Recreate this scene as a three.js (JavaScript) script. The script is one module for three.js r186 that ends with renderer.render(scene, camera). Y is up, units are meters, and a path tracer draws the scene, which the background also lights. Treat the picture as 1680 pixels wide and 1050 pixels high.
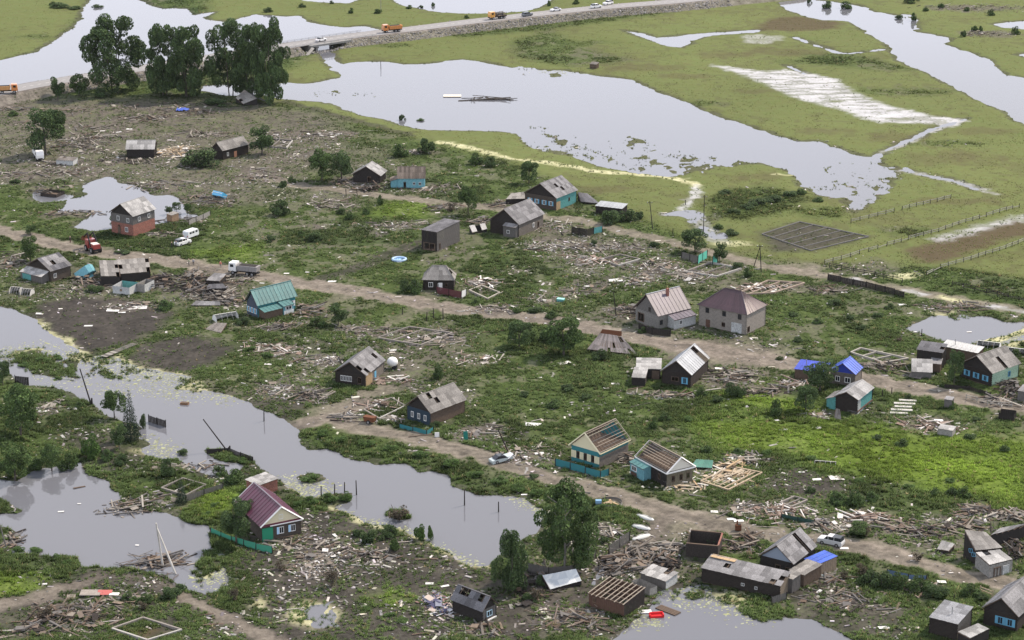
import * as THREE from 'three';
import { mergeGeometries } from 'three/addons/utils/BufferGeometryUtils.js';
import { MarchingCubes } from 'three/addons/objects/MarchingCubes.js';

// ---------------------------------------------------------------- camera, sky, sun, exposure
const PITCH = THREE.MathUtils.degToRad(18), FOCAL = 3647, CAM_H = 160;      // focal length in pixels of a 1680 x 1050 picture
const scene = new THREE.Scene();
const camera = new THREE.PerspectiveCamera(2 * Math.atan(525 / FOCAL) * 180 / Math.PI, 1.6, 1, 9000);
camera.position.set(0, CAM_H, 0);
camera.rotation.x = -PITCH;
const renderer = new THREE.WebGLRenderer({ antialias: true });
renderer.setSize(1024, 640);
renderer.toneMapping = THREE.LinearToneMapping;
renderer.toneMappingExposure = 1.15;
renderer.shadowMap.enabled = true;

let seed = 7;
const rnd = () => { seed = (seed + 0x6D2B79F5) | 0; let t = Math.imul(seed ^ (seed >>> 15), 1 | seed); t = (t + Math.imul(t ^ (t >>> 7), 61 | t)) ^ t; return ((t ^ (t >>> 14)) >>> 0) / 4294967296; };
const rr = (a, b) => a + (b - a) * rnd();
const pick = (a) => a[Math.floor(rnd() * a.length)];
const clamp = (v, a = 0, b = 1) => v < a ? a : v > b ? b : v;
const sst = (a, b, v) => { v = clamp((v - a) / (b - a)); return v * v * (3 - 2 * v); };
const mix = (a, b, t) => a + (b - a) * t;
const NT = new Float32Array(65536); for (let i = 0; i < 65536; i++) NT[i] = rnd();
function vn(x, y) {                                                          // value noise, 0..1, period 256
  const xi = Math.floor(x), yi = Math.floor(y); let fx = x - xi, fy = y - yi;
  fx = fx * fx * (3 - 2 * fx); fy = fy * fy * (3 - 2 * fy);
  const x0 = xi & 255, x1 = (xi + 1) & 255, y0 = (yi & 255) << 8, y1 = ((yi + 1) & 255) << 8;
  const a = NT[y0 + x0], b = NT[y0 + x1], c = NT[y1 + x0], d = NT[y1 + x1];
  return a + (b - a) * fx + (c - a + (a - b - c + d) * fx) * fy;
}
const fbm = (x, y) => vn(x, y) * .5 + vn(x * 2.1 + 17, y * 2.1 + 5) * .28 + vn(x * 4.3 + 71, y * 4.3 + 33) * .15 + vn(x * 8.9 + 3, y * 8.9 + 91) * .07;

{ // hazy bright summer sky with a thin broken cloud sheet
  const w = 512, h = 256, d = new Float32Array(w * h * 4);
  for (let j = 0; j < h; j++) for (let i = 0; i < w; i++) {
    const el = ((j + .5) / h - .5) * Math.PI, az = (i + .5) / w * 2 * Math.PI, s = Math.sin(el), k = (j * w + i) * 4;
    if (s <= 0) { d[k] = .2; d[k + 1] = .2; d[k + 2] = .18; d[k + 3] = 1; continue; }
    const cx = Math.cos(az) * Math.cos(el), cz = Math.sin(az) * Math.cos(el), q = 2.2 / (s + .25);
    const c = sst(.42, .68, fbm(cx * q + 40, cz * q + 40)) * .7 * sst(0, .3, s);
    const g = 1 - s, R = mix(.35, 1.62, g), G = mix(.42, 1.66, g), B = mix(.60, 1.83, g);
    d[k] = mix(R, 1.18, c); d[k + 1] = mix(G, 1.2, c); d[k + 2] = mix(B, 1.27, c); d[k + 3] = 1;
  }
  const t = new THREE.DataTexture(d, w, h, THREE.RGBAFormat, THREE.FloatType);
  t.mapping = THREE.EquirectangularReflectionMapping; t.magFilter = t.minFilter = THREE.LinearFilter; t.needsUpdate = true;
  scene.background = t; scene.environment = t;
}
const sun = new THREE.DirectionalLight(0xffefdc, 5);
sun.position.set(.74 * 900, 1.0 * 900, -.50 * 900 - 560); sun.target.position.set(0, 0, -560);
sun.castShadow = true; sun.shadow.radius = 5; sun.shadow.mapSize.set(4096, 4096);
Object.assign(sun.shadow.camera, { left: -450, right: 450, top: 450, bottom: -450, near: 10, far: 3000 });
scene.add(sun, sun.target);
scene.fog = new THREE.FogExp2(0xdde3ec, .000012);

// ---------------------------------------------------------------- pixel -> place
const cp = Math.cos(PITCH), sp = Math.sin(PITCH);
function ray(px, py) { const x = (px - 840) / FOCAL, y = (525 - py) / FOCAL; return [x, y * cp - sp, -(cp + y * sp)]; }
function at(px, py, y = .3) { const d = ray(px, py), t = (y - CAM_H) / d[1]; return new THREE.Vector3(d[0] * t, y, d[2] * t); }
function pyOf(v) { const y = v.y - CAM_H, depth = -v.z * cp - y * sp, up = y * cp - v.z * sp * 1; return 525 - FOCAL * (y * cp + (-v.z) * sp) / depth; }
const mpp = (v) => Math.hypot(v.x, v.y - CAM_H, v.z) / FOCAL;               // metres for one photo pixel at that place

// ---------------------------------------------------------------- the lie of the land: water, roads, soils
const GX0 = -280, GZ0 = -1030, GNX = 561, GNZ = 751;                          // 1 m master grid
const pts = (a, y = .1) => { const o = []; for (let i = 0; i < a.length; i += 2) { const p = at(a[i], a[i + 1], y); o.push([p.x, p.z]); } return o; };
function segD(x, z, a, b) { const dx = b[0] - a[0], dz = b[1] - a[1], t = clamp(((x - a[0]) * dx + (z - a[1]) * dz) / (dx * dx + dz * dz + 1e-9)); return Math.hypot(x - a[0] - dx * t, z - a[1] - dz * t); }
function polySD(x, z, P) { let d = 1e9, inside = false; for (let i = 0, j = P.length - 1; i < P.length; j = i++) { d = Math.min(d, segD(x, z, P[i], P[j])); if ((P[i][1] > z) !== (P[j][1] > z) && x < (P[j][0] - P[i][0]) * (z - P[i][1]) / (P[j][1] - P[i][1]) + P[i][0]) inside = !inside; } return inside ? -d : d; }
function lineD(x, z, P) { let d = 1e9; for (let i = 1; i < P.length; i++) d = Math.min(d, segD(x, z, P[i - 1], P[i])); return d; }
function overGrid(P, m, fn) {
  let x0 = 1e9, x1 = -1e9, z0 = 1e9, z1 = -1e9; for (const [x, z] of P) { x0 = Math.min(x0, x); x1 = Math.max(x1, x); z0 = Math.min(z0, z); z1 = Math.max(z1, z); }
  const i0 = Math.max(0, Math.floor(x0 - m - GX0)), i1 = Math.min(GNX - 1, Math.ceil(x1 + m - GX0)), j0 = Math.max(0, Math.floor(z0 - m - GZ0)), j1 = Math.min(GNZ - 1, Math.ceil(z1 + m - GZ0));
  for (let j = j0; j <= j1; j++) for (let i = i0; i <= i1; i++) fn(j * GNX + i, i + GX0, j + GZ0);
}
const SD = new Float32Array(GNX * GNZ).fill(30), MARSH = new Float32Array(GNX * GNZ), EMB = new Float32Array(GNX * GNZ).fill(-9);
const water = (...a) => { const P = pts(a, 0); overGrid(P, 14, (k, x, z) => { SD[k] = Math.min(SD[k], polySD(x, z, P)); }); };
const isle = (...a) => { const P = pts(a, 0); overGrid(P, 10, (k, x, z) => { SD[k] = Math.max(SD[k], -polySD(x, z, P)); }); };
const ditch = (w, ...a) => { const P = pts(a, 0); overGrid(P, 10, (k, x, z) => { SD[k] = Math.min(SD[k], lineD(x, z, P) - w); }); };
const marsh = (...a) => { const P = pts(a, 0); overGrid(P, 8, (k, x, z) => { MARSH[k] = Math.max(MARSH[k], sst(4, -3, polySD(x, z, P))); }); };
water(-60,118, 0,100, 60,85, 100,60, 128,38, 133,25, 140,10, 147,0, 150,-12, 210,-12, 222,0, 242,4, 250,10, 267,15, 290,13, 303,15, 318,25, 328,23, 353,20, 336,29, 353,35, 378,35, 394,30, 420,24, 453,26.5, 490,26.5, 503,35, 533,42, 561,45, 597,42, 627,49, 600,54, 560,60, 520,66, 470,70, 440,75, 380,87, 340,94, 240,110, 140,124, 60,137, 0,145, -60,155);
water(480,-8, 500,1, 545,5, 570,5, 590,0, 600,-8);
water(630,-8, 645,1, 660,8, 690,15, 720,20, 760,22, 800,22, 850,20, 880,14, 895,8, 905,0, 920,-8);
water(328,150, 335,141, 365,139, 431,141, 445,138, 470,136, 497,138, 521,134, 556,128, 563,123, 548,116, 540,108, 528,92, 522,78, 512,62, 530,58, 545,76, 549,95, 561,105, 582,103, 607,101, 637,102, 662,106, 695,105, 723,102, 756,98, 786,101, 814,106, 840,111, 880,114, 928,116, 954,121, 979,124, 1029,130, 1055,139, 1075,149, 1102,159, 1125,169, 1148,179, 1188,194, 1219,204, 1260,217, 1285,226, 1310,232, 1343,232, 1369,242, 1391,249, 1411,256, 1432,259, 1445,262, 1449,273, 1480,282, 1437,323, 1401,348, 1390,341, 1386,323, 1371,325, 1343,319, 1315,305, 1305,288, 1290,277, 1250,268, 1180,272, 1130,282, 1100,290, 1070,287, 1030,281, 980,272, 941,256, 903,250, 870,240, 860,226, 839,217, 786,214.5, 735,214.5, 687,211, 667,207, 634,197, 597,189, 559,179, 556,174, 521,167, 486,165, 455,161, 431,156, 380,157);
water(1278,5, 1290,15, 1325,28, 1352,33, 1396,35, 1411,48, 1437,61, 1454,73, 1462,83, 1475,101, 1500,111, 1512,116, 1550,136, 1575,149, 1601,162, 1626,174, 1651,184, 1664,199, 1700,212, 1700,132, 1680,128, 1654,124, 1636,114, 1623,98, 1596,88, 1570,81, 1550,73, 1560,63, 1538,58, 1505,52, 1502,33, 1495,24, 1462,24, 1437,20, 1406,8, 1360,2, 1300,-4, 1260,-6);
water(1626,40, 1650,36, 1700,34, 1700,49, 1650,46); water(1662,90, 1700,85, 1700,98);
water(1019,50, 1055,54, 1077,62, 1130,57, 1193,52, 1251,49, 1234,54, 1163,59, 1133,67, 1140,71, 1118,78, 1097,76, 1067,66, 1042,58);
water(96,348, 111,331, 141,319, 136,305, 151,297, 174,291, 189,291, 192,300, 220,303, 237,313, 252,323, 285,319, 303,336, 310,351, 338,356, 328,361, 295,358, 262,368, 230,372, 200,376, 174,376, 151,380, 121,372, 136,361, 156,351, 121,346);
water(48,314, 68,313, 110,320, 130,318, 105,330, 70,333, 55,329);
water(-40,494, 0,504, 15,507, 45,518, 62,526, 73,538, 95,552, 119,567, 141,582, 187,586, 220,597, 252,608, 316,618, 318,636, 358,644, 389,654, 420,668, 445,680, 470,691, 488,704, 493,724, 506,738, 534,739, 556,744, 581,753, 607,757, 619,763, 645,762, 670,762, 687,776, 708,772, 740,782, 735,795, 763,808, 791,813, 840,814, 860,818, 890,833, 903,839, 897,850, 878,876, 865,883, 845,900, 824,909, 799,931, 773,929, 743,906, 710,891, 685,883, 660,868, 607,858, 576,844, 549,833, 561,828, 581,821, 579,809, 546,810, 526,815, 503,818, 470,800, 462,787, 440,775, 410,765, 390,780, 345,780, 315,768, 290,752, 265,755, 232,742, 222,737, 242,729, 227,719, 232,704, 200,690, 161,674, 149,659, 113,644, 83,633, 48,631, 25,623, 12,612, -40,590);
isle(-40,590, 0,583, 30,578, 50,580, 83,575, 111,580, 114,593, 76,602, 45,599, 0,592); isle(54,611, 83,609, 106,616, 134,628, 101,625);
isle(338,737, 365,736, 395,745, 412,752, 416,765, 395,762, 362,756); isle(491,783, 505,777, 525,778, 534,786, 520,792, 500,790); isle(633,838, 645,833, 662,835, 671,843, 668,850, 650,852, 637,846);
water(-30,790, 0,785, 25,790, 48,775, 60,767, 110,764, 134,757, 141,780, 174,787, 187,795, 177,800, 199,818, 197,832, 214,839, 260,840, 290,848, 313,858, 344,863, 338,891, 338,901, 369,909, 366,917, 348,924, 328,936, 335,946, 373,946, 391,957, 366,964, 348,977, 338,979, 303,964, 290,959, 265,944, 235,935, 202,929, 189,934, 164,931, 134,931, 121,916, 88,914, 60,909, 18,909, 23,893, 38,888, 23,873, 8,866, -30,862);
isle(-30,815, 0,820, 20,828, 38,838, 20,843, -30,845);
water(1047,906, 1017,914, 981,934, 969,957, 954,977, 972,968, 991,947, 1004,944, 1012,929, 1035,914); water(996,1065, 1017,1040, 1032,1022, 1067,994, 1082,979, 1118,962, 1153,959, 1165,975, 1210,998, 1260,1012, 1285,1012, 1336,1017, 1361,1030, 1401,1050, 1420,1065);
water(1483,540, 1500,532, 1528,520, 1545,512, 1588,517, 1618,520, 1651,530, 1700,528, 1700,532, 1669,542, 1638,553, 1613,560, 1588,565, 1545,558, 1512,549); water(1636,562, 1660,554, 1700,545, 1700,552, 1665,561, 1645,566);
water(488,1015, 511,994, 546,988, 569,999, 546,1025, 521,1027);
ditch(.9, 1432,262, 1447,250, 1480,236, 1530,213, 1585,195); ditch(.8, 1305,62, 1340,75, 1380,88, 1395,88, 1455,81); ditch(1.0, 1449,273, 1500,284, 1560,296, 1600,310); ditch(.7, 1290,108, 1320,121);
ditch(1.0, 1180,352, 1142,372, 1150,384); ditch(1.2, 1095,352, 1130,348, 1150,372, 1175,390);
marsh(850,200, 900,208, 955,207, 1040,222, 1100,238, 1180,255, 1250,268, 1150,290, 1050,285, 960,262, 900,252, 865,238); marsh(1340,262, 1445,262, 1500,275, 1450,330, 1400,350, 1385,320, 1330,315);
marsh(1216,60, 1240,57, 1284,60, 1285,66, 1250,73, 1225,70); marsh(842,104, 880,112, 945,118, 930,134, 870,134, 845,124); marsh(1462,24, 1500,28, 1505,50, 1470,38);
marsh(0,572, 50,566, 140,580, 190,590, 260,612, 318,625, 330,645, 250,640, 150,622, 60,612, 0,600); marsh(1528,517, 1560,512, 1600,518, 1580,527, 1540,526); marsh(1060,990, 1085,970, 1160,955, 1180,985, 1260,1008, 1290,1020, 1250,1022, 1150,985); marsh(1110,345, 1180,350, 1200,395, 1150,385);
marsh(488,1018, 511,992, 546,986, 571,999, 548,1028, 521,1030); marsh(500,150, 640,140, 640,160, 510,162); marsh(325,905, 372,905, 395,958, 350,980, 320,950);

const hwy = pts([-90,172, 0,151, 60,139, 140,126, 240,111, 340,95, 420,83, 480,74, 520,67, 560,61, 620,54, 680,47, 760,37, 830,29, 900,21, 1000,11, 1100,3, 1180,-5, 1300,-18], 2.6);
const bridgeAt = at(527, 66, 2.6);
overGrid(hwy, 16, (k, x, z) => { const d = lineD(x, z, hwy), gap = sst(5.5, 8, Math.hypot((x - bridgeAt.x) * .9, (z - bridgeAt.z) * .4)); EMB[k] = Math.min(2.6, 2.6 - (d - 5.6) * .55) * gap - 9 * (1 - gap); });

const CL = { grass: 0, meadow: 1, lime: 2, dirt: 3, soil: 4, road: 5, scum: 6, gravel: 7, asphalt: 8, russet: 9, weeds: 10, mud: 11, pale: 12 }, NC = 13;
const WT = new Float32Array(GNX * GNZ * NC); for (let k = 0; k < GNX * GNZ; k++) WT[k * NC] = 1;
function lay(k, c, w) { if (w <= 0) return; const o = k * NC; for (let i = 0; i < NC; i++) WT[o + i] *= 1 - w; WT[o + c] += w; }
const area = (c, s, soft, ...a) => { const P = pts(a), C = CL[c]; overGrid(P, soft + 2, (k, x, z) => lay(k, C, s * sst(soft, -soft, polySD(x, z, P)))); };
const strip = (c, s, w, ...a) => { const P = pts(a), C = CL[c]; overGrid(P, w + 3, (k, x, z) => lay(k, C, s * sst(w + .8, w - .8, lineD(x, z, P)))); };
const spot = (c, s, px, py, rx, ry = rx * .3) => { const p = at(px, py), m = mpp(p), RX = rx * m, RZ = ry * m / .31, C = CL[c]; overGrid([[p.x - RX, p.z - RZ], [p.x + RX, p.z + RZ]], 1, (k, x, z) => lay(k, C, s * sst(1.15, .45, Math.hypot((x - p.x) / RX, (z - p.z) / RZ) + (vn(x * .3, z * .2) - .5) * .7))); };
// fields beyond the village
area('meadow', 1, 5, -90,-20, 150,-20, 135,25, 100,60, 60,86, -90,120); area('meadow', 1, 5, 300,-20, 1800,-20, 1800,480, 1560,440, 1350,435, 1200,420, 1000,340, 920,300, 820,262, 700,232, 620,212, 520,180, 440,165, 440,135, 560,60, 340,92, 340,0);
area('weeds', .8, 5, 1155,330, 1200,312, 1260,308, 1330,325, 1300,345, 1220,360, 1170,355); area('weeds', .7, 4, 640,52, 760,62, 900,50, 1100,22, 1100,10, 900,32, 760,46);
area('grass', .8, 5, 900,50, 960,80, 1040,100, 930,110, 850,95, 840,70); area('grass', .7, 4, 1320,90, 1400,88, 1500,115, 1460,118, 1340,108);
area('russet', .9, 3, 1240,50, 1262,32, 1310,27, 1380,38, 1372,48, 1310,52); area('russet', .97, 2, 1486,412, 1560,388, 1680,362, 1700,380, 1620,405, 1545,430, 1510,432); area('pale', .7, 2, 1525,395, 1600,372, 1690,350, 1690,362, 1600,386, 1545,398);
area('soil', .85, 3, 1245,384, 1312,364, 1425,389, 1390,402, 1330,412, 1268,415); area('dirt', .6, 3, 1375,440, 1440,425, 1480,440, 1460,455, 1410,452); area('scum', .8, 1.5, 1460,455, 1500,448, 1510,455, 1480,462);
for (const [a, b, c, d] of [[1290,85,80,14],[1180,90,60,10],[1060,110,90,12],[1480,225,80,12],[1560,260,90,16],[1240,150,60,8],[1120,125,50,8],[1360,215,70,8],[1610,215,60,10],[690,130,30,4],[1340,140,40,5],[1000,180,30,6],[1560,330,80,10],[1250,290,50,10],[990,310,70,10]]) spot('russet', .42, a, b, c, d);
for (const [a, b, c, d] of [[950,70,60,9],[1340,100,80,8],[1480,150,90,14],[1150,170,60,8],[1560,235,70,8],[1350,350,60,12],[1480,380,60,12],[640,75,50,6],[60,60,40,8]]) spot('grass', .55, a, b, c, d);
// the village: bare ground round the ruins
area('dirt', .75, 8, -60,165, 100,160, 330,163, 520,185, 590,225, 540,260, 430,300, 420,335, 300,345, 200,300, 100,300, -60,310); area('dirt', .5, 6, 420,250, 640,240, 700,300, 760,340, 700,345, 560,330, 420,330);
area('dirt', .6, 8, 830,370, 1000,375, 1200,430, 1240,470, 1060,470, 960,470, 860,420); area('dirt', .65, 5, 900,510, 1050,500, 1280,560, 1300,600, 1230,640, 1150,630, 1050,560, 940,535);
area('dirt', .5, 6, 400,560, 560,540, 780,540, 800,570, 700,600, 660,650, 560,680, 470,650, 430,610); area('dirt', .6, 6, 640,700, 800,690, 960,760, 1050,800, 900,775, 760,735); area('dirt', .55, 6, 1180,790, 1300,770, 1430,800, 1440,840, 1680,840, 1700,900, 1500,900, 1340,860, 1200,830);
area('dirt', .5, 4, 1380,670, 1440,665, 1520,680, 1600,690, 1580,715, 1500,715, 1420,700); area('soil', .9, 2.5, 1255,782, 1300,764, 1415,788, 1400,812, 1320,818, 1270,806); area('dirt', .6, 5, 560,600, 700,560, 800,600, 780,680, 640,640); area('dirt', .6, 5, 1150,600, 1290,610, 1300,650, 1160,640); area('dirt', .55, 6, 130,430, 420,460, 500,500, 420,520, 250,500, 0,500, 0,440);
area('mud', .97, 4, 430,840, 560,835, 700,890, 800,930, 900,940, 880,1065, 430,1065, 400,990, 395,955, 360,930); area('mud', .85, 5, 0,950, 200,940, 380,1010, 420,1060, 0,1060); area('mud', .85, 4, 60,700, 140,690, 230,740, 260,770, 180,790, 130,750);
area('mud', .88, 4, 860,890, 1000,880, 1120,880, 1180,930, 1160,970, 1040,1010, 1000,1060, 860,1060); area('mud', .85, 4, 1290,960, 1400,940, 1520,1000, 1530,1060, 1400,1060, 1330,1010); area('mud', .8, 4, 290,760, 350,770, 420,770, 480,810, 440,830, 340,800); area('mud', .8, 3, 1180,930, 1290,960, 1370,930, 1400,960, 1330,1000, 1290,990);
area('soil', .97, 2.5, 68,530, 45,515, 75,497, 130,490, 200,490, 290,515, 265,540, 222,563, 180,575, 149,582, 119,567, 85,545); area('soil', .95, 2.5, 222,567, 290,550, 350,558, 405,575, 360,595, 323,612, 258,610, 205,590); area('soil', .8, 2.5, 400,640, 440,625, 540,640, 500,680, 470,690, 420,665);
area('grass', .9, 4, 330,610, 390,580, 440,565, 470,590, 420,625, 380,650, 330,640); area('grass', .8, 5, 840,560, 980,600, 1060,680, 960,690, 840,680, 780,640, 760,600); area('grass', .8, 5, 1290,480, 1480,490, 1480,530, 1500,560, 1380,575, 1280,550); area('grass', .7, 4, 300,330, 480,360, 640,380, 560,460, 430,440, 330,410);
area('lime', .75, 6, 1140,700, 1180,650, 1270,630, 1370,690, 1520,710, 1700,720, 1700,850, 1600,825, 1480,800, 1380,775, 1290,742, 1200,745); area('lime', .95, 5, 1385,745, 1450,735, 1560,745, 1640,770, 1620,795, 1520,785, 1420,765); area('lime', .8, 3, 1185,640, 1240,632, 1270,645, 1240,660, 1190,655); area('lime', .6, 4, 640,330, 720,335, 690,360, 600,358); area('lime', .5, 4, 300,415, 420,400, 430,430, 330,425); area('lime', .7, 3, 330,810, 400,805, 395,830, 340,855, 315,850); area('lime', .7, 3, -20,935, 60,950, 100,965, 40,985, -20,985);
area('weeds', .7, 4, 480,700, 600,735, 720,755, 860,800, 900,830, 860,815, 760,805, 640,762, 500,735); area('weeds', .6, 4, 900,795, 1000,800, 1060,840, 1040,870, 960,865, 910,840); area('weeds', .6, 4, 1140,640, 1200,660, 1370,690, 1300,700, 1150,690); area('weeds', .6, 4, 1390,800, 1500,800, 1640,825, 1640,845, 1480,835, 1390,825); area('weeds', .6, 4, 1400,930, 1560,960, 1600,985, 1480,985, 1400,960); area('weeds', .5, 4, 0,640, 60,640, 180,690, 130,700, 0,740); area('lime', .5, 2.5, 590,978, 640,970, 690,985, 650,1000);
strip('soil', .75, 2.6, 528,462, 597,437, 647,414, 690,401); strip('soil', .6, 2, 465,167, 503,177, 559,192, 622,209, 672,222);
// roads of beaten earth
strip('road', .95, 3.6, -60,368, 0,380, 60,394, 121,408, 170,416, 227,423, 300,434, 370,446, 430,455, 483,464, 531,473, 597,482, 647,491, 698,500, 748,508, 840,519, 898,527, 981,543, 1017,552, 1092,565, 1168,576, 1260,591, 1298,598, 1360,609, 1421,621, 1462,631, 1512,641, 1563,651, 1613,661, 1680,671, 1740,682);
area('road', .6, 4, 1040,545, 1140,560, 1290,575, 1290,600, 1200,600, 1060,572); strip('road', .5, 2.2, 531,473, 565,488, 520,505); strip('road', .4, 1.8, 698,500, 660,520, 620,545);
strip('road', .9, 3.0, 500,697, 533,690, 580,700, 622,709, 672,719, 723,732, 773,744, 840,765, 890,782, 916,790, 966,802, 1042,823, 1080,836, 1143,851, 1193,866, 1260,880, 1320,887, 1386,895, 1437,904, 1512,926, 1588,946, 1664,962, 1740,980); area('road', .7, 3, 483,694, 533,665, 600,655, 600,680, 560,700); strip('road', .5, 2.5, 560,690, 600,650, 640,640);
area('road', .7, 3, 1040,825, 1110,845, 1180,870, 1120,885, 1080,880, 1060,862); area('road', .6, 3, 1380,880, 1460,885, 1500,915, 1420,905);
strip('mud', .85, 3, 1080,862, 1049,891, 1010,915, 966,940, 941,987, 890,1012, 840,1047); strip('road', .55, 1.6, 1100,845, 1060,890, 1020,915);
strip('road', .75, 2.6, 420,290, 496,305, 571,315, 647,325, 748,336, 830,345, 890,358, 941,361, 991,373, 1042,386, 1092,396, 1143,409, 1206,426, 1260,440, 1310,447, 1361,454, 1411,464, 1487,477, 1538,487, 1613,500, 1700,517); area('road', .6, 3, 1260,440, 1330,432, 1360,440, 1330,455);
strip('mud', .85, 2.8, -30,1000, 50,986, 114,963, 177,950, 227,952, 278,967, 328,995, 379,1020, 420,1040, 470,1062); strip('road', .65, 1.7, -30,1000, 50,986, 114,963, 177,950, 227,952, 278,967, 328,995, 379,1020, 420,1040, 470,1062); spot('russet', .8, 240, 1036, 30, 7); area('mud', .8, 3, 150,940, 240,940, 290,965, 240,985, 160,975);
for (const o of [-1.6, 1.7]) { const q = (...l) => l.map((v, i) => i % 2 ? v + o : v); strip('mud', .34, .55, ...q(0,380, 60,394, 121,408, 170,416, 227,423, 300,434, 370,446, 430,455, 483,464, 531,473, 597,482, 647,491, 698,500, 748,508, 840,519, 898,527, 981,543, 1017,552, 1092,565, 1168,576, 1260,591, 1360,609, 1421,621, 1512,641, 1613,661, 1740,682)); strip('mud', .4, .55, ...q(500,697, 533,690, 580,700, 622,709, 672,719, 723,732, 773,744, 840,765, 890,782, 966,802, 1042,823, 1143,851, 1260,880, 1386,895, 1512,926, 1588,946, 1664,962, 1740,980)); }
for (const [x, y, r] of [[1120,568,14],[1220,590,18],[905,530,12],[1440,628,14],[560,692,18],[1090,848,22],[1160,862,16],[1420,900,18],[1560,940,14],[760,742,12],[330,440,10]]) spot('mud', .45, x, y, r, r * .2);
// pale dried scum, wet margins and painted sheen of thin water
strip('scum', .85, 1.6, 722,234, 780,246, 840,262, 900,268, 990,283, 1067,288, 1118,295, 1143,306); strip('pale', .8, 1.2, 1143,306, 1140,320, 1120,345); strip('pale', .6, 2, 1100,352, 1140,350, 1170,390, 1190,400); spot('scum', .7, 1210,400, 40, 6); strip('pale', .8, 1.1, 1390,459, 1420,467); strip('pale', .8, 1.1, 1485,479, 1512,484); strip('scum', .8, 1.4, 1548,489, 1580,496); strip('pale', .8, 1.3, 1625,503, 1690,516); strip('scum', .7, .8, 1270,288, 1310,285, 1340,300); strip('pale', .55, 1.2, 1480,280, 1560,296, 1636,319);
strip('scum', .8, .9, 62,526, 73,538, 95,552, 119,567, 141,582); strip('scum', .75, 1.0, 187,586, 220,597, 252,608, 316,618, 318,632); strip('scum', .6, 1.2, 0,580, 60,572, 114,583, 180,605, 240,625, 318,638, 389,654); strip('scum', .7, .9, 549,833, 607,858, 660,868, 685,884, 743,906, 773,929, 799,932); strip('scum', .7, 1.0, 462,787, 490,800, 526,812, 546,808); strip('scum', .6, .7, 222,739, 265,756); spot('scum', .8, 515,1008, 40, 18); spot('scum', .7, 430,988, 14, 6); strip('scum', .95, 1.6, 1612,562, 1640,556, 1690,538); strip('scum', .9, 1.2, 1640,570, 1700,556); spot('scum', .6, 350,945, 30, 10); spot('scum', .6, 1545,512, 18, 4); spot('scum', .7, 1195,985, 60, 12); spot('pale', .6, 890,930, 14, 5); spot('scum', .5, 895,912, 14, 5);
area('pale', .96, 2.2, 1165,107, 1210,113, 1260,119, 1293,115, 1323,121, 1368,130, 1391,146, 1421,161, 1457,174, 1500,184, 1538,193, 1580,196, 1563,207, 1545,206, 1512,204, 1475,204, 1442,202, 1411,194, 1381,179, 1351,174, 1318,166, 1288,154, 1260,141, 1200,118); spot('meadow', .7, 1370, 165, 18, 3); spot('meadow', .5, 1480, 195, 30, 2); area('pale', .5, 2, 1216,60, 1240,57, 1284,60, 1285,66, 1250,73, 1225,70); strip('pale', .7, .8, 1447,252, 1480,238, 1530,215, 1583,197);  // flooded strip: sky reflection on thin water painted as pale ground colour
for (const [x, y, a, b] of [[530,372,18,6],[620,385,18,4],[120,395,0.1,0.1],[850,445,30,8],[1060,535,40,6]]) spot('dirt', .8, x, y, a, b);
const HEAPS = [];                                                            // filled below; the ground there is trampled earth
// [px, py, half width px, half height px, boards, scraps, palette, heap height m, where]
const heap = (px, py, rx, ry, nb, ns, pal, h, where) => HEAPS.push({ px, py, rx, ry, nb, ns, pal, h, where });
heap(120,182,60,12,10,60,'grey',.3,'below the tall poplars'); heap(255,178,60,10,14,60,'pale',.4,'beside the blue tarpaulin'); heap(330,185,45,9,14,50,'grey',.6,'near the collapsed tent-like roof'); heap(60,205,50,12,8,60,'pale',.3,'beyond the dark round tree'); heap(180,212,60,12,8,60,'pale',.3,'on bare earth beyond the pale-roofed shed');
heap(135,242,42,13,22,120,'pale',.9,'between the dark round tree and the pale-roofed shed'); heap(280,250,34,11,24,120,'new',.8,'against the end of the pale-roofed shed'); heap(205,266,50,8,14,80,'pale',.5,'in front of the pale-roofed shed'); heap(40,285,50,12,8,80,'pale',.3,'near the parked white truck'); heap(125,283,50,8,14,90,'pale',.5,'on the bank of the village pond'); heap(70,312,34,8,7,40,'grey',.4,'around the small pool beside the village pond'); heap(110,352,44,10,10,60,'grey',.4,'on the shore of the village pond below the pool'); heap(270,306,46,10,14,80,'pale',.5,'on the far shore of the village pond'); heap(350,331,40,12,20,90,'grey',.7,'around the overturned blue trailer'); heap(300,362,40,9,9,50,'grey',.4,'behind the brick house'); heap(268,385,24,6,9,60,'pale',.4,'beside the brick house and the white cars');
heap(470,222,44,12,10,90,'white',.35,'near the round tree by the dark plank house'); heap(545,222,46,9,12,90,'white',.35,'on the earth below the dark track'); heap(440,285,40,14,8,70,'pale',.3,'by the path to the round bush'); heap(560,300,30,9,12,60,'grey',.7,'against the wrecked gable house'); heap(555,335,44,12,8,80,'pale',.35,'below the earth lane'); heap(640,372,56,9,10,120,'white',.3,'in the grass beyond the tall plank barn'); heap(730,341,26,7,10,60,'pale',.6,'at the foot of the dark leaning tree'); heap(720,308,50,8,9,60,'pale',.3,'beside the turquoise cottage'); heap(815,335,26,6,9,60,'grey',.5,'behind the paired slate roofs'); heap(790,365,20,8,10,40,'grey',.7,'between the plank barn and the slate house');
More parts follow.
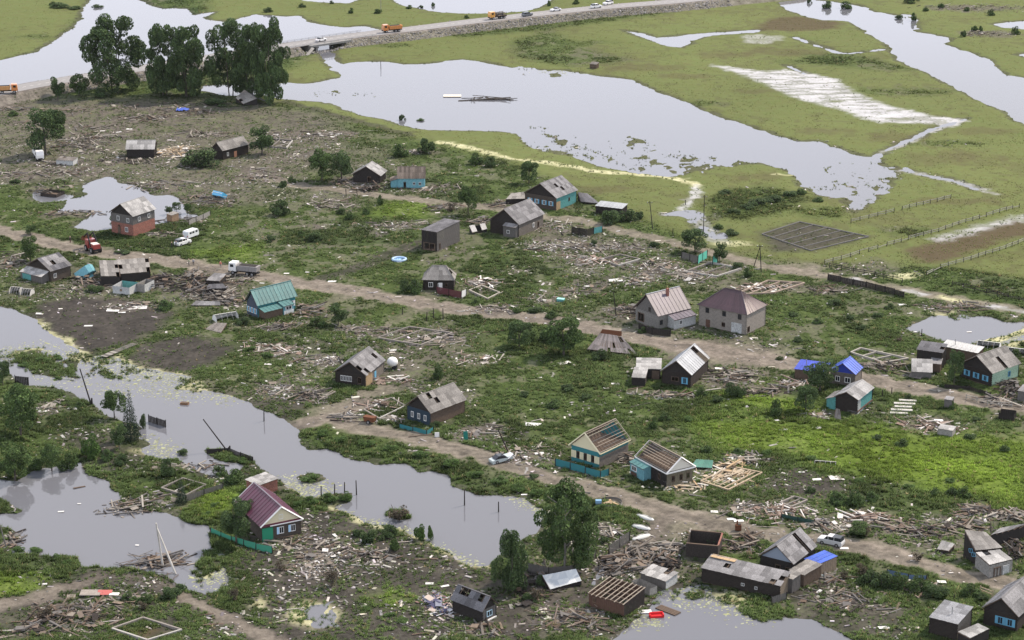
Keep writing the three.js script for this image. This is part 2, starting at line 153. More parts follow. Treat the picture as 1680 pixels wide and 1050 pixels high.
heap(18,432,26,18,14,70,'pale',.6,'beside the dark bush and the slate-roofed log house'); heap(138,452,20,12,10,50,'grey',.6,'under the turquoise wreck'); heap(300,468,44,16,26,120,'dark',1.1,'beside the white roofless walls'); heap(340,478,40,14,26,120,'grey',1.2,'in the midst of the smashed yard'); heap(385,458,26,9,12,80,'pale',.5,'behind the tipper truck'); heap(215,502,44,8,6,90,'white',.2,'on the dark vegetable plot'); heap(378,497,24,9,14,60,'grey',.7,'at the gable of the green-roofed house'); heap(505,512,30,12,18,80,'grey',.6,'beside the green-roofed house'); heap(455,535,50,8,12,80,'grey',.4,'in front of the green-roofed house'); heap(120,480,40,8,6,60,'pale',.3,'below the slate-roofed log house');
heap(905,372,40,10,8,120,'white',.4,'at the wall of the long slate house'); heap(905,400,46,12,8,130,'white',.35,'in the yard of the long slate house'); heap(1000,405,60,10,10,130,'white',.3,'along the lane past the dark fence ruin'); heap(985,428,44,11,12,110,'pink',.35,'on the red-brown hearth ruins'); heap(1075,440,54,14,18,200,'white',.45,'on the widest field of white rubble'); heap(1140,452,44,11,16,160,'white',.4,'beside the turquoise gate'); heap(1055,460,44,12,8,110,'white',.3,'below the white rubble field'); heap(955,470,50,14,8,80,'grey',.3,'in the weedy lots'); heap(1020,512,34,12,20,90,'grey',.8,'beside the mauve-roofed house'); heap(790,468,30,12,18,90,'pink',.6,'beside the hip-roofed cottage'); heap(1240,473,50,8,16,90,'pink',.3,'behind the large plum-roofed house'); heap(820,505,34,8,7,60,'white',.3,'at the roadside past the maroon fence'); heap(900,488,44,12,6,60,'white',.3,'around the turquoise crate in the weeds');
heap(690,553,76,13,20,160,'white',.4,'on the bare house footing'); heap(600,545,50,10,9,90,'pale',.3,'in the weeds below the earth road'); heap(450,572,44,10,12,90,'pink',.3,'in the lots above the log house with four panes'); heap(520,590,44,9,10,80,'white',.3,'behind the log house with four panes'); heap(450,640,46,13,7,150,'white',.25,'on dark earth by the flood water'); heap(512,650,30,10,18,90,'pale',.9,'against the log house with four panes'); heap(615,662,34,10,16,90,'pink',.6,'in the pit between the two log houses'); heap(635,690,20,5,5,40,'white',.3,'beside the rusty cart'); heap(790,708,50,13,8,140,'white',.3,'past the teal-skirted log house'); heap(870,745,44,14,7,130,'white',.3,'before the roofless cream and teal house'); heap(780,590,36,10,5,60,'pink',.3,'in the open weeds'); heap(640,625,30,6,10,50,'pink',.4,'under the raised corner of the log house');
heap(1022,752,20,11,26,80,'pale',1.0,'between the two roofless houses'); heap(1185,772,46,14,30,110,'new',.6,'of new timber by the roofless log house'); heap(1235,752,34,9,8,90,'white',.4,'beyond the new timber'); heap(1200,622,40,14,24,120,'pale',.7,'beside the house with the torn roof'); heap(1310,628,24,9,6,110,'pink',.6,'beside the blue-roofed house'); heap(1090,645,50,7,9,70,'white',.3,'before the house with the torn roof'); heap(1655,640,22,16,26,80,'dark',.9,'beside the mint-walled house'); heap(1640,660,34,7,12,50,'white',.5,'before the mint-walled house'); heap(1520,697,60,9,12,90,'pink',.3,'around the concrete cellar block'); heap(1355,682,30,6,4,60,'white',.3,'below the leaning turquoise house');
heap(1300,838,56,13,18,120,'pink',.45,'of boards across the road from the silver car'); heap(1345,868,50,8,12,90,'white',.4,'at the roadside behind the silver car'); heap(1475,868,50,14,22,130,'brown',.5,'along the muddy road'); heap(1560,862,50,10,18,90,'brown',.5,'leading to the collapsed slate house'); heap(1640,848,44,9,20,90,'pale',.7,'behind the collapsed slate house'); heap(1225,835,40,8,6,60,'white',.25,'on the verge by the new timber'); heap(1215,893,30,11,18,60,'brown',.7,'beside the blue-grey gabled house'); heap(1660,905,20,14,14,60,'dark',.9,'beside the collapsed slate house');
heap(540,905,50,13,12,200,'white',.35,'on the mud below the plum-roofed cottage'); heap(505,930,56,12,8,160,'white',.25,'across the mud flat'); heap(600,915,44,8,10,70,'grey',.35,'along the old fence line on the mud'); heap(460,880,44,14,8,90,'white',.25,'before the plum-roofed cottage'); heap(715,992,22,12,4,140,'cloth',.5,'of clothing beside the dark plank hut'); heap(885,960,44,22,24,100,'dark',.7,'under the drooping birch'); heap(930,1012,56,16,26,120,'brown',.5,'of broken branches by the floating shed'); heap(1045,922,44,16,26,150,'grey',.9,'in the smashed yard by the canal'); heap(235,828,50,13,14,120,'pale',.4,'on the spit below the house footing'); heap(105,1015,74,24,34,160,'brown',.6,'of branches by the muddy track'); heap(185,985,44,8,9,60,'white',.3,'beside the red sheet'); heap(265,922,44,9,22,70,'grey',.5,'around the twin poles'); heap(85,668,22,10,9,60,'pale',.4,'beside the big dark bush on the bank'); heap(310,765,44,8,10,70,'pale',.4,'on the spit beside the leaning pole'); heap(1380,985,60,12,16,70,'grey',.2,'on the wet mud by the pond'); heap(1340,945,44,13,18,90,'brown',.3,'below the blue lean-to'); heap(1155,878,34,7,5,60,'white',.4,'around the burnt-out walls'); heap(985,868,34,9,10,60,'white',.4,'under the tall birch'); heap(790,1035,34,9,12,40,'grey',.4,'before the dark plank hut');
heap(1590,14,76,9,16,160,'pale',.5,'along the far bank'); heap(1625,56,50,8,12,110,'pale',.5,'beside the far pool'); heap(1560,502,56,7,12,60,'grey',.5,'above the still pond'); heap(1440,600,44,9,14,60,'grey',.5,'beside the empty footing'); heap(1340,472,50,10,6,50,'grey',.3,'behind the overgrown dark fence'); heap(690,250,30,6,6,40,'white',.3,'by the twin bushes'); heap(1130,800,40,8,12,40,'new',.3,'under the roofless log house'); heap(1500,965,50,8,6,50,'pink',.3,'in the roadside weeds'); heap(20,890,18,10,9,30,'grey',.3,'at the foot of the leaning pole by the pond');
heap(262,462,28,11,26,110,'dark',1.2,'piled against the white corner wall'); heap(330,452,28,8,20,90,'grey',.9,'along the verge before the tipper truck'); heap(362,488,34,11,28,120,'pale',1.1,'stretching to the green-roofed house'); heap(165,468,30,7,14,60,'brown',.5,'under the broken long slate roof'); heap(1005,932,26,13,24,90,'grey',.9,'on the canal bank by the skeleton shed'); heap(1080,903,36,9,22,110,'pale',.8,'between the canal and the burnt walls'); heap(1102,932,26,9,20,80,'dark',.8,'behind the half sunk shed'); heap(148,226,50,9,22,110,'pale',.6,'on bare earth above the dark round tree'); heap(92,268,40,7,20,90,'pale',.7,'around the low whitewashed hut'); heap(320,222,46,8,18,90,'pale',.5,'between the two dark cottages'); heap(225,196,60,9,20,110,'pale',.5,'below the blue tarpaulin'); heap(20,178,40,7,10,60,'grey',.5,'at the highway foot near the thin greyish tree'); heap(1420,848,36,9,16,80,'pink',.5,'beside the round roadside bush'); heap(1600,838,40,9,22,90,'brown',.7,'uphill of the collapsed slate house'); heap(1250,640,36,9,14,80,'brown',.5,'between the torn tin roof and the blue roofs'); heap(570,685,24,7,8,60,'white',.3,'on the bare fork of the near road'); heap(395,240,24,6,10,40,'brown',.5,'at the door of the dark cottage'); heap(600,310,26,6,14,50,'dark',.9,'before the wrecked gable hut');
for (const h of HEAPS) spot('dirt', .72, h.px, h.py, h.rx * 1.15, h.ry * 1.2);

// ---------------------------------------------------------------- heights
function samp(A, x, z) { const fx = clamp(x - GX0, 0, GNX - 1.001), fz = clamp(z - GZ0, 0, GNZ - 1.001), i = fx | 0, j = fz | 0, a = fx - i, b = fz - j, k = j * GNX + i; return mix(mix(A[k], A[k + 1], a), mix(A[k + GNX], A[k + GNX + 1], a), b); }
function gh(x, z) {
  const far = clamp((-z - 330) / 500), s = samp(SD, x, z) + (fbm(x * .22, z * .16) - .5) * mix(2.2, 4.2, far), m = samp(MARSH, x, z);
  const bump = (vn(x * .9, z * .9) - .5) * .16 + (vn(x * .33, z * .33) - .5) * .16, land = .32 + (fbm(x * .035, z * .035) - .5) * .5;
  let h = s > 0 ? Math.min(land, .015 + s * .1) + bump * clamp(s * .5) : Math.max(-.7, s * .13) + bump * .5;
  if (m > 0) h = mix(h, (fbm(x * .3 + 9, z * .14) - .5) * .75 + (vn(x * .9, z * .5) - .5) * .16 + clamp(s * .03, -.14, .12), m);
  const e = samp(EMB, x, z); if (e > h) h = e + bump * .5 * clamp(2.7 - e);
  return h;
}
function on(px, py) { let y = .3; for (let i = 0; i < 4; i++) { const p = at(px, py, y); y = Math.max(0, gh(p.x, p.z)); } return at(px, py, y); }

// ---------------------------------------------------------------- ground: colour of earth, grass and mud, baked at its real size
const lin2s = new Uint8Array(4097); for (let i = 0; i <= 4096; i++) { const v = i / 4096; lin2s[i] = Math.round(255 * (v <= .0031308 ? 12.92 * v : 1.055 * Math.pow(v, 1 / 2.4) - .055)); }
const PAL = [ // two tones each (linear)
  [.042,.066,.018, .072,.098,.03], [.140,.150,.056, .100,.134,.044], [.09,.145,.02, .125,.175,.028], [.088,.077,.068, .152,.132,.116], [.040,.036,.034, .060,.053,.048], [.172,.149,.124, .228,.198,.167], [.40,.40,.20, .52,.50,.34], [.12,.108,.095, .21,.19,.172], [.21,.205,.20, .25,.245,.24], [.105,.082,.046, .07,.055,.034], [.028,.05,.015, .05,.076,.022], [.040,.037,.033, .074,.067,.058], [.40,.405,.42, .52,.525,.54]];
const wbuf = new Float32Array(NC);
function weights(x, z) {
  const ux = x + (vn(x * .45 + 31, z * .45) - .5) * 2.0 + (vn(x * 1.7, z * 1.7 + 9) - .5) * .7, uz = z + (vn(x * .4 + 7, z * .4 + 77) - .5) * 3.0;
  const fx = clamp(ux - GX0, 0, GNX - 1.001), fz = clamp(uz - GZ0, 0, GNZ - 1.001), i = fx | 0, j = fz | 0, a = fx - i, b = fz - j, k = (j * GNX + i) * NC, k2 = k + GNX * NC;
  const w0 = (1 - a) * (1 - b), w1 = a * (1 - b), w2 = (1 - a) * b, w3 = a * b;
  for (let c = 0; c < NC; c++) wbuf[c] = WT[k + c] * w0 + WT[k + NC + c] * w1 + WT[k2 + c] * w2 + WT[k2 + NC + c] * w3;
  { const t = wbuf[0] * sst(.53, .64, fbm(x * .055 + 200, z * .05 + 90)) * .75; wbuf[0] -= t; wbuf[10] += t; }
  const e = samp(EMB, x, z); if (e > -.2) { const g = e > 2.45 ? 0 : sst(-.2, .6, e); for (let c = 0; c < NC; c++) wbuf[c] *= 1 - g * .8; wbuf[CL.gravel] += g * .8; if (e > 2.45) { wbuf.fill(0); wbuf[CL.gravel] = 1; } }
  const s = samp(SD, x, z); if (s < 2.2 && e < 0) { const g = sst(2.4, .4, s + (vn(x * .5, z * .5) - .5) * 2.5) * .55; for (let c = 0; c < NC; c++) if (c !== CL.scum && c !== CL.pale) { const t = wbuf[c] * g; wbuf[c] -= t; wbuf[CL.mud] += t; } }
  return wbuf;
}
const texel = [0, 0, 0];
function groundColor(x, z) {
  const w = weights(x, z), n1 = fbm(x * .06, z * .05), n2 = vn(x * .45, z * .4), n3 = vn(x * 1.6, z * 1.5), n4 = rnd();
  // bare patches break through the village grass; tufts of green stand on the bare ground
  const bare = sst(.52, .64, n1 * .55 + n2 * .3 + n3 * .15) * .75, tuft = sst(.56, .66, n2 * .5 + n3 * .3 + n1 * .2) * .45;
  let t = w[0] * bare; w[0] -= t; w[3] += t; t = w[3] * tuft; w[3] -= t; w[0] += t; t = w[11] * tuft * .16; w[11] -= t; w[10] += t; t = w[12] * sst(.46, .62, vn(x * .16, z * .5) * .6 + n3 * .4) * .55; w[12] -= t; w[11] += t * .45; w[1] += t * .55; t = w[1] * sst(.55, .7, n1 * .6 + n2 * .4) * .35; w[1] -= t; w[9] += t;
  let R = 0, G = 0, B = 0; const q = clamp(n2 * .45 + n3 * .4 + n4 * .35 - .1);
  for (let c = 0; c < NC; c++) { const v = w[c]; if (v < .004) continue; const p = PAL[c]; R += v * (p[0] + (p[3] - p[0]) * q); G += v * (p[1] + (p[4] - p[1]) * q); B += v * (p[2] + (p[5] - p[2]) * q); }
  const soft = 1 - .55 * Math.min(1, w[1] + w[12] + w[9]), big = .8 + .4 * fbm(x * .014 + 50, z * .011), g = (w[1] > .3 ? big : 1) * (.89 + soft * (.30 * (n4 - .5) + .34 * (n3 - .5) + .22 * (n2 - .5))); texel[0] = R * g; texel[1] = G * g; texel[2] = B * g; return texel;
}
function bake(x0, x1, z0, z1, w, h) {
  const d = new Uint8Array(w * h * 4);
  for (let j = 0; j < h; j++) for (let i = 0; i < w; i++) { const c = groundColor(x0 + (x1 - x0) * (i + .5) / w, z0 + (z1 - z0) * (j + .5) / h), k = (j * w + i) * 4; d[k] = lin2s[Math.min(4096, c[0] * 4096 | 0)]; d[k + 1] = lin2s[Math.min(4096, c[1] * 4096 | 0)]; d[k + 2] = lin2s[Math.min(4096, c[2] * 4096 | 0)]; d[k + 3] = 255; }
  const t = new THREE.DataTexture(d, w, h); t.colorSpace = THREE.SRGBColorSpace; t.magFilter = THREE.LinearFilter; t.minFilter = THREE.LinearMipmapLinearFilter; t.generateMipmaps = true; t.needsUpdate = true;
  return new THREE.MeshPhysicalMaterial({ map: t, roughness: .96, specularIntensity: .15 });
}
const structure = (o, name, label, category = 'ground') => { o.name = name; o.userData = { kind: 'structure', label, category }; o.receiveShadow = true; scene.add(o); return o; };
{
  const P = [], UV = [], I = [], groups = [], mats = [];
  const patch = (x0, x1, z0, z1, step, tw, th) => {
    const nx = Math.round((x1 - x0) / step), nz = Math.round((z1 - z0) / step), b = P.length / 3, s = I.length;
    for (let j = 0; j <= nz; j++) for (let i = 0; i <= nx; i++) { const x = mix(x0, x1, i / nx), z = mix(z0, z1, j / nz); P.push(x, gh(x, z), z); UV.push(i / nx, j / nz); }
    for (let j = 0; j < nz; j++) for (let i = 0; i < nx; i++) { const a = b + j * (nx + 1) + i, c = a + nx + 1; I.push(a, c, a + 1, a + 1, c, c + 1); }
    groups.push([s, I.length - s]); mats.push(bake(x0, x1, z0, z1, tw, th));
  };
  patch(-140, 140, -450, -290, .7, 2048, 1170); patch(-190, 190, -640, -450, .85, 2048, 1024); patch(-270, 270, -1020, -640, 1.15, 2048, 1440);
  const s = I.length; for (const [x0, x1, z0, z1] of [[-6000, 6000, -290, 6000], [-6000, -140, -450, -290], [140, 6000, -450, -290], [-6000, -190, -640, -450], [190, 6000, -640, -450], [-6000, -270, -1020, -640], [270, 6000, -1020, -640], [-6000, 6000, -8000, -1020]]) { const b = P.length / 3; P.push(x0, .3, z0, x0, .3, z1, x1, .3, z0, x1, .3, z1); UV.push(0, 0, 0, 1, 1, 0, 1, 1); I.push(b, b + 1, b + 2, b + 2, b + 1, b + 3); }
  groups.push([s, I.length - s]); mats.push(new THREE.MeshPhysicalMaterial({ color: new THREE.Color().setRGB(.1, .115, .035), roughness: .96, specularIntensity: .15 }));
  const g = new THREE.BufferGeometry(); g.setAttribute('position', new THREE.Float32BufferAttribute(P, 3)); g.setAttribute('uv', new THREE.Float32BufferAttribute(UV, 2)); g.setIndex(I); groups.forEach(([a, n], i) => g.addGroup(a, n, i)); g.computeVertexNormals();
  structure(new THREE.Mesh(g, mats), 'ground', 'flooded village ground of trampled earth, weeds and wet meadow');
  const wn = new Float32Array(512 * 512 * 4); for (let j = 0; j < 512; j++) for (let i = 0; i < 512; i++) { const k = (j * 512 + i) * 4, v = vn(i / 4, j / 2) * .5 + vn(i / 2, j / 2 + 50) * .5; wn[k] = wn[k + 1] = wn[k + 2] = v; wn[k + 3] = 1; }
  const wt = new THREE.DataTexture(wn, 512, 512, THREE.RGBAFormat, THREE.FloatType); wt.wrapS = wt.wrapT = THREE.RepeatWrapping; wt.magFilter = THREE.LinearFilter; wt.needsUpdate = true;
  const wg = new THREE.PlaneGeometry(1600, 1600); { const u = wg.attributes.uv; for (let i = 0; i < u.count; i++) u.setXY(i, u.getX(i) * 20, u.getY(i) * 20); }
  const wm = new THREE.MeshPhysicalMaterial({ color: new THREE.Color().setRGB(.122, .126, .142), roughness: .03, ior: 1.333, bumpMap: wt, bumpScale: .006 });
  const wtr = structure(new THREE.Mesh(wg, wm), 'water', 'still grey flood water lying over the meadows', 'water'); wtr.rotation.x = -Math.PI / 2; wtr.position.set(0, 0, -650);
}
{ // paved highway on its embankment
  const curve = new THREE.CatmullRomCurve3(hwy.map(([x, z]) => new THREE.Vector3(x, 2.66, z))), N = 240, P = [], I = [], UV = [], M = [], MI = [];
  for (let i = 0; i <= N; i++) { const p = curve.getPointAt(i / N), t = curve.getTangentAt(i / N), nx = -t.z, nz = t.x; P.push(p.x + nx * 4.4, 2.66, p.z + nz * 4.4, p.x - nx * 4.4, 2.66, p.z - nz * 4.4); UV.push(0, i, 1, i); if (i < N) { const a = i * 2; I.push(a, a + 1, a + 2, a + 2, a + 1, a + 3); if (i % 2) for (const o of [0]) { const q = curve.getPointAt((i + .9) / N), b = M.length / 3; M.push(p.x + nx * (o + .1), 2.67, p.z + nz * (o + .1), p.x + nx * (o - .1), 2.67, p.z + nz * (o - .1), q.x + nx * (o + .1), 2.67, q.z + nz * (o + .1), q.x + nx * (o - .1), 2.67, q.z + nz * (o - .1)); MI.push(b, b + 1, b + 2, b + 2, b + 1, b + 3); } } }
  const mk = (p, i) => { const g = new THREE.BufferGeometry(); g.setAttribute('position', new THREE.Float32BufferAttribute(p, 3)); g.setIndex(i); g.computeVertexNormals(); return g; };
  structure(new THREE.Mesh(mk(P, I), new THREE.MeshStandardMaterial({ color: new THREE.Color().setRGB(.22, .215, .215), roughness: .9, side: 2 })), 'road', 'grey paved highway on a raised embankment beyond the flooded meadow', 'road');
  structure(new THREE.Mesh(mk(M, MI), new THREE.MeshStandardMaterial({ color: 0xc9c9c4, roughness: .8, side: 2 })), 'road_marking', 'broken white centre line of the paved highway', 'road marking');
}
// ---------------------------------------------------------------- materials
function tex(w, h, fn) {
  const d = new Uint8Array(w * h * 4); for (let j = 0; j < h; j++) for (let i = 0; i < w; i++) { const v = fn(i, j), k = (j * w + i) * 4; if (v.length) { d[k] = v[0]; d[k + 1] = v[1]; d[k + 2] = v[2]; } else d[k] = d[k + 1] = d[k + 2] = clamp(v, 0, 1) * 255; d[k + 3] = 255; }
  const t = new THREE.DataTexture(d, w, h); t.colorSpace = THREE.SRGBColorSpace; t.wrapS = t.wrapT = THREE.RepeatWrapping; t.magFilter = THREE.LinearFilter; t.minFilter = THREE.LinearMipmapLinearFilter; t.generateMipmaps = true; t.needsUpdate = true; return t;
}
const grainTex = tex(256, 256, (i, j) => .62 + .3 * (vn(i / 3, j / 40) * .5 + vn(i / 1.2, j / 24 + 9) * .3 + fbm(i / 60, j / 60) * .5) * 1.0 - .12 * (rnd() > .985));
const mottleTex = tex(256, 256, (i, j) => .66 + .34 * fbm(i / 26, j / 26) + .12 * (vn(i / 3, j / 3) - .5) - .16 * sst(.6, .75, fbm(i / 40 + 60, j / 14)));
const brickTex = tex(256, 256, (i, j) => { const r = Math.floor(j / 8), m = j % 8 < 1 || (i + (r % 2) * 12) % 24 < 1.5, v = .8 + .3 * NT[(r * 37 + Math.floor((i + (r % 2) * 12) / 24) * 11) & 65535] - .1 * fbm(i / 30, j / 30); return m ? [150, 136, 126] : [clamp(136 * v, 0, 255), clamp(82 * v, 0, 255), clamp(70 * v, 0, 255)]; });
brickTex.repeat.set(.4, .4);
const S = (r, g, b, o = {}) => { const m = new THREE.MeshPhysicalMaterial({ color: new THREE.Color().setRGB(r, g, b), roughness: .85, side: 2, ...o }); if (m.roughness > .8) m.specularIntensity = .35; return m; };
const wood = (r, g, b) => S(r, g, b, { map: grainTex, roughness: .9 });
const M = {
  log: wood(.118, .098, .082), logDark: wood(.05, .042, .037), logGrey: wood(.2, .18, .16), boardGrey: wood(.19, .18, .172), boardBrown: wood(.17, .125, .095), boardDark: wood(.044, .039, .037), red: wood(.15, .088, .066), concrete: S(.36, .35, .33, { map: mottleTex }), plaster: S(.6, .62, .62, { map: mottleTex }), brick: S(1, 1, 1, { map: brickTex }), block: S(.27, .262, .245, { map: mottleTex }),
  under: wood(.19, .155, .125), glass: S(.02, .024, .03, { roughness: .12 }), white: S(.7, .7, .69), cream: S(.62, .57, .40), teal: S(.035, .165, .185), turq: wood(.16, .47, .46), aqua: wood(.22, .50, .58), mint: S(.42, .6, .46, { map: mottleTex }), blueTrim: S(.12, .32, .47), navy: S(.018, .04, .30, { roughness: .5 }), greenDoor: S(.03, .24, .14), ply: wood(.62, .45, .27), newWood: wood(.56, .45, .32), batten: wood(.42, .365, .30), maroonF: S(.09, .02, .03, { roughness: .5 }), rust: S(.2, .085, .045, { map: mottleTex }), steel: S(.3, .3, .31, { roughness: .5, metalness: .4 }), black: S(.025, .025, .027), tyre: S(.02, .02, .02), redP: S(.5, .02, .025), tarp: S(.05, .1, .42, { roughness: .5 })
};
const slate = (f) => [0, 1, 2, 3, 4].map((i) => S(f[0] * (.72 + i * .13), f[1] * (.72 + i * .13), f[2] * (.72 + i * .13), { map: mottleTex, roughness: .88 }));
const metal = (f, r = .42) => [0, 1, 2].map((i) => S(f[0] * (1.0 + i * .12), f[1] * (1.0 + i * .12), f[2] * (1.0 + i * .12), { roughness: r, map: mottleTex }));
const R_ = { grey: slate([.31, .305, .31]), warm: slate([.33, .315, .295]), dark: slate([.17, .17, .185]), pale: slate([.47, .465, .455]), tin: metal([.42, .44, .46], .4), green: metal([.075, .215, .215], .55), mauve: metal([.15, .128, .155]), plum: metal([.07, .036, .045]), blue: metal([.05, .13, .62]), blueDeep: metal([.025, .06, .5]), plank: slate([.235, .215, .2]), brown: slate([.27, .225, .19]), steelB: metal([.23, .29, .38]) };

// ---------------------------------------------------------------- building blocks
const taken = {};
const numbered = (n) => { const k = taken[n] = (taken[n] ?? -1) + 1; return k ? n + '_' + String(k).padStart(3, '0') : n; };
const shade = (o) => { o.traverse((m) => { if (m.isMesh) m.castShadow = m.receiveShadow = true; }); return o; };
function tag(o, name, label, category, group, kind) { o.name = numbered(name); o.userData = { label, category }; if (group) o.userData.group = group; if (kind) o.userData.kind = kind; shade(o); scene.add(o); return o; }
const BOX = new THREE.BoxGeometry(1, 1, 1), CYL = new THREE.CylinderGeometry(.5, .5, 1, 8), TAP = new THREE.CylinderGeometry(.36, .5, 1, 7);
function part(parent, name, geo, mat, x = 0, y = 0, z = 0, sx = 1, sy = 1, sz = 1) { const m = new THREE.Mesh(geo, mat); m.name = name; m.position.set(x, y, z); m.scale.set(sx, sy, sz); parent.add(m); return m; }
const V = (x, y, z) => new THREE.Vector3(x, y, z);
function between(parent, name, a, b, w, h, mat, geo = BOX) { const m = new THREE.Mesh(geo, mat), d = b.clone().sub(a), L = d.length(); m.name = name; m.position.copy(a).add(b).multiplyScalar(.5); if (geo === BOX) { m.scale.set(w, h, L); m.quaternion.setFromUnitVectors(V(0, 0, 1), d.normalize()); const up = V(0, 1, 0).applyQuaternion(m.quaternion); } else { m.scale.set(w, L, h); m.quaternion.setFromUnitVectors(V(0, 1, 0), d.normalize()); } parent.add(m); return m; }
function geoOf(P, UV, I) { const g = new THREE.BufferGeometry(); g.setAttribute('position', new THREE.Float32BufferAttribute(P, 3)); g.setAttribute('uv', new THREE.Float32BufferAttribute(UV, 2)); g.setIndex(I); g.computeVertexNormals(); return g; }
function wave(n, amp) { const P = [], UV = [], I = []; for (let i = 0; i <= n; i++) { const y = (i % 2 ? 1 : 0) * amp; for (const z of [-.5, .5]) { P.push(i / n - .5, y, z); UV.push(i / n, z + .5); } if (i < n) { const a = i * 2; I.push(a, a + 1, a + 2, a + 2, a + 1, a + 3); } } return geoOf(P, UV, I).toNonIndexed(); }
const SHEET = wave(10, 1), PLAINSHEET = wave(2, 0); SHEET.computeVertexNormals();
const RIBBED = (() => { const xs = [-.5, .40, .42, .48, .5], ys = [0, 0, 1, 1, 0], P = [], UV = [], I = []; xs.forEach((x, i) => { for (const z of [-.5, .5]) { P.push(x, ys[i], z); UV.push(x + .5, z + .5); } if (i) { const a = i * 2 - 2; I.push(a, a + 1, a + 2, a + 2, a + 1, a + 3); } }); const g = geoOf(P, UV, I).toNonIndexed(); g.computeVertexNormals(); return g; })();
// one pitched face covered in single sheets; o: corner at the eave, u: along the eave, v: up the slope
function slope(roof, o, u, v, wid, len, opt) {
  let U = u.clone().normalize(), Vv = v.clone().normalize(), N = U.clone().cross(Vv), O = o.clone();
  if (N.y < 0) { O.addScaledVector(U, wid); U.negate(); N.negate(); }
  const B = new THREE.Matrix4().makeBasis(U, N, Vv.clone().negate()), Q = new THREE.Quaternion().setFromRotationMatrix(B), ribbed = opt.kind === 'metal';
  const nc = Math.max(1, Math.round(wid / (ribbed ? 1.1 : opt.sw ?? 1.12))), nr = ribbed ? 1 : Math.max(1, Math.round(len / 1.62)), cw = wid / nc, rl = len / nr, holes = opt.holes ?? [], rough = opt.rough ?? .012;
  for (let c = 0; c < nc; c++) for (let r = 0; r < nr; r++) {
    if (holes.some(([a, b]) => a === c && b === r) || rnd() < (opt.lost ?? 0)) continue;
    const m = new THREE.Mesh(ribbed ? RIBBED : SHEET, pick(opt.mats)); m.name = ribbed ? 'roof_panel' : 'roof_sheet';
    m.position.copy(O).addScaledVector(U, (c + .5) * cw).addScaledVector(Vv, (r + .5) * rl + rr(-1, 1) * rough).addScaledVector(N, .05 + (c % 2) * .008 + rnd() * .006);
    m.quaternion.copy(Q).multiply(new THREE.Quaternion().setFromEuler(new THREE.Euler(ribbed ? 0 : .028 + rr(-1, 1) * rough * .6, rr(-1, 1) * rough * (ribbed ? 0 : 1.5), rr(-1, 1) * rough * .5)));
    m.scale.set(cw * (ribbed ? .995 : 1.03), ribbed ? .06 : .045, rl * (ribbed ? 1 : 1.07)); roof.add(m);
  }
}
// a crumpled or fallen roof face: four corners in any places, covered in single sheets
function quadSheets(roof, a, b, c, d, nu, nv, mats, sag = 0, lost = 0, name = 'roof_sheet') {
  const pt = (u, v) => { const p = a.clone().multiplyScalar((1 - u) * (1 - v)).addScaledVector(b, u * (1 - v)).addScaledVector(c, u * v).addScaledVector(d, (1 - u) * v); p.y -= sag * Math.sin(Math.PI * u) * Math.sin(Math.PI * v); return p; };
  for (let i = 0; i < nu; i++) for (let j = 0; j < nv; j++) {
    if (rnd() < lost) continue;
    const P = [], UV = [], I = [], lift = rr(.02, .05), tw = rr(-.03, .03), k = 6, o = pt((i + .5) / nu, (j + .5) / nv);
    for (let s = 0; s <= k; s++) for (const t of [0, 1]) { const p = pt((i + s / k * 1.02) / nu, (j + t * 1.03) / nv).sub(o); P.push(p.x, p.y + lift + (s % 2) * .04 + (t - .5) * .05 + tw * (s / k - .5), p.z); UV.push(s / k, t); }
    for (let s = 0; s < k; s++) { const q = s * 2; I.push(q, q + 1, q + 2, q + 2, q + 1, q + 3); }
    const g = geoOf(P, UV, I), m = new THREE.Mesh(g, pick(mats)); m.name = name; m.position.copy(o); roof.add(m);
  }
}
function quadMesh(parent, name, P4, mat) { const P = P4.flatMap((p) => [p.x, p.y, p.z]); return part(parent, name, geoOf(P, [0, 0, 3, 0, 3, 3, 0, 3], [0, 1, 2, 0, 2, 3]), mat); }
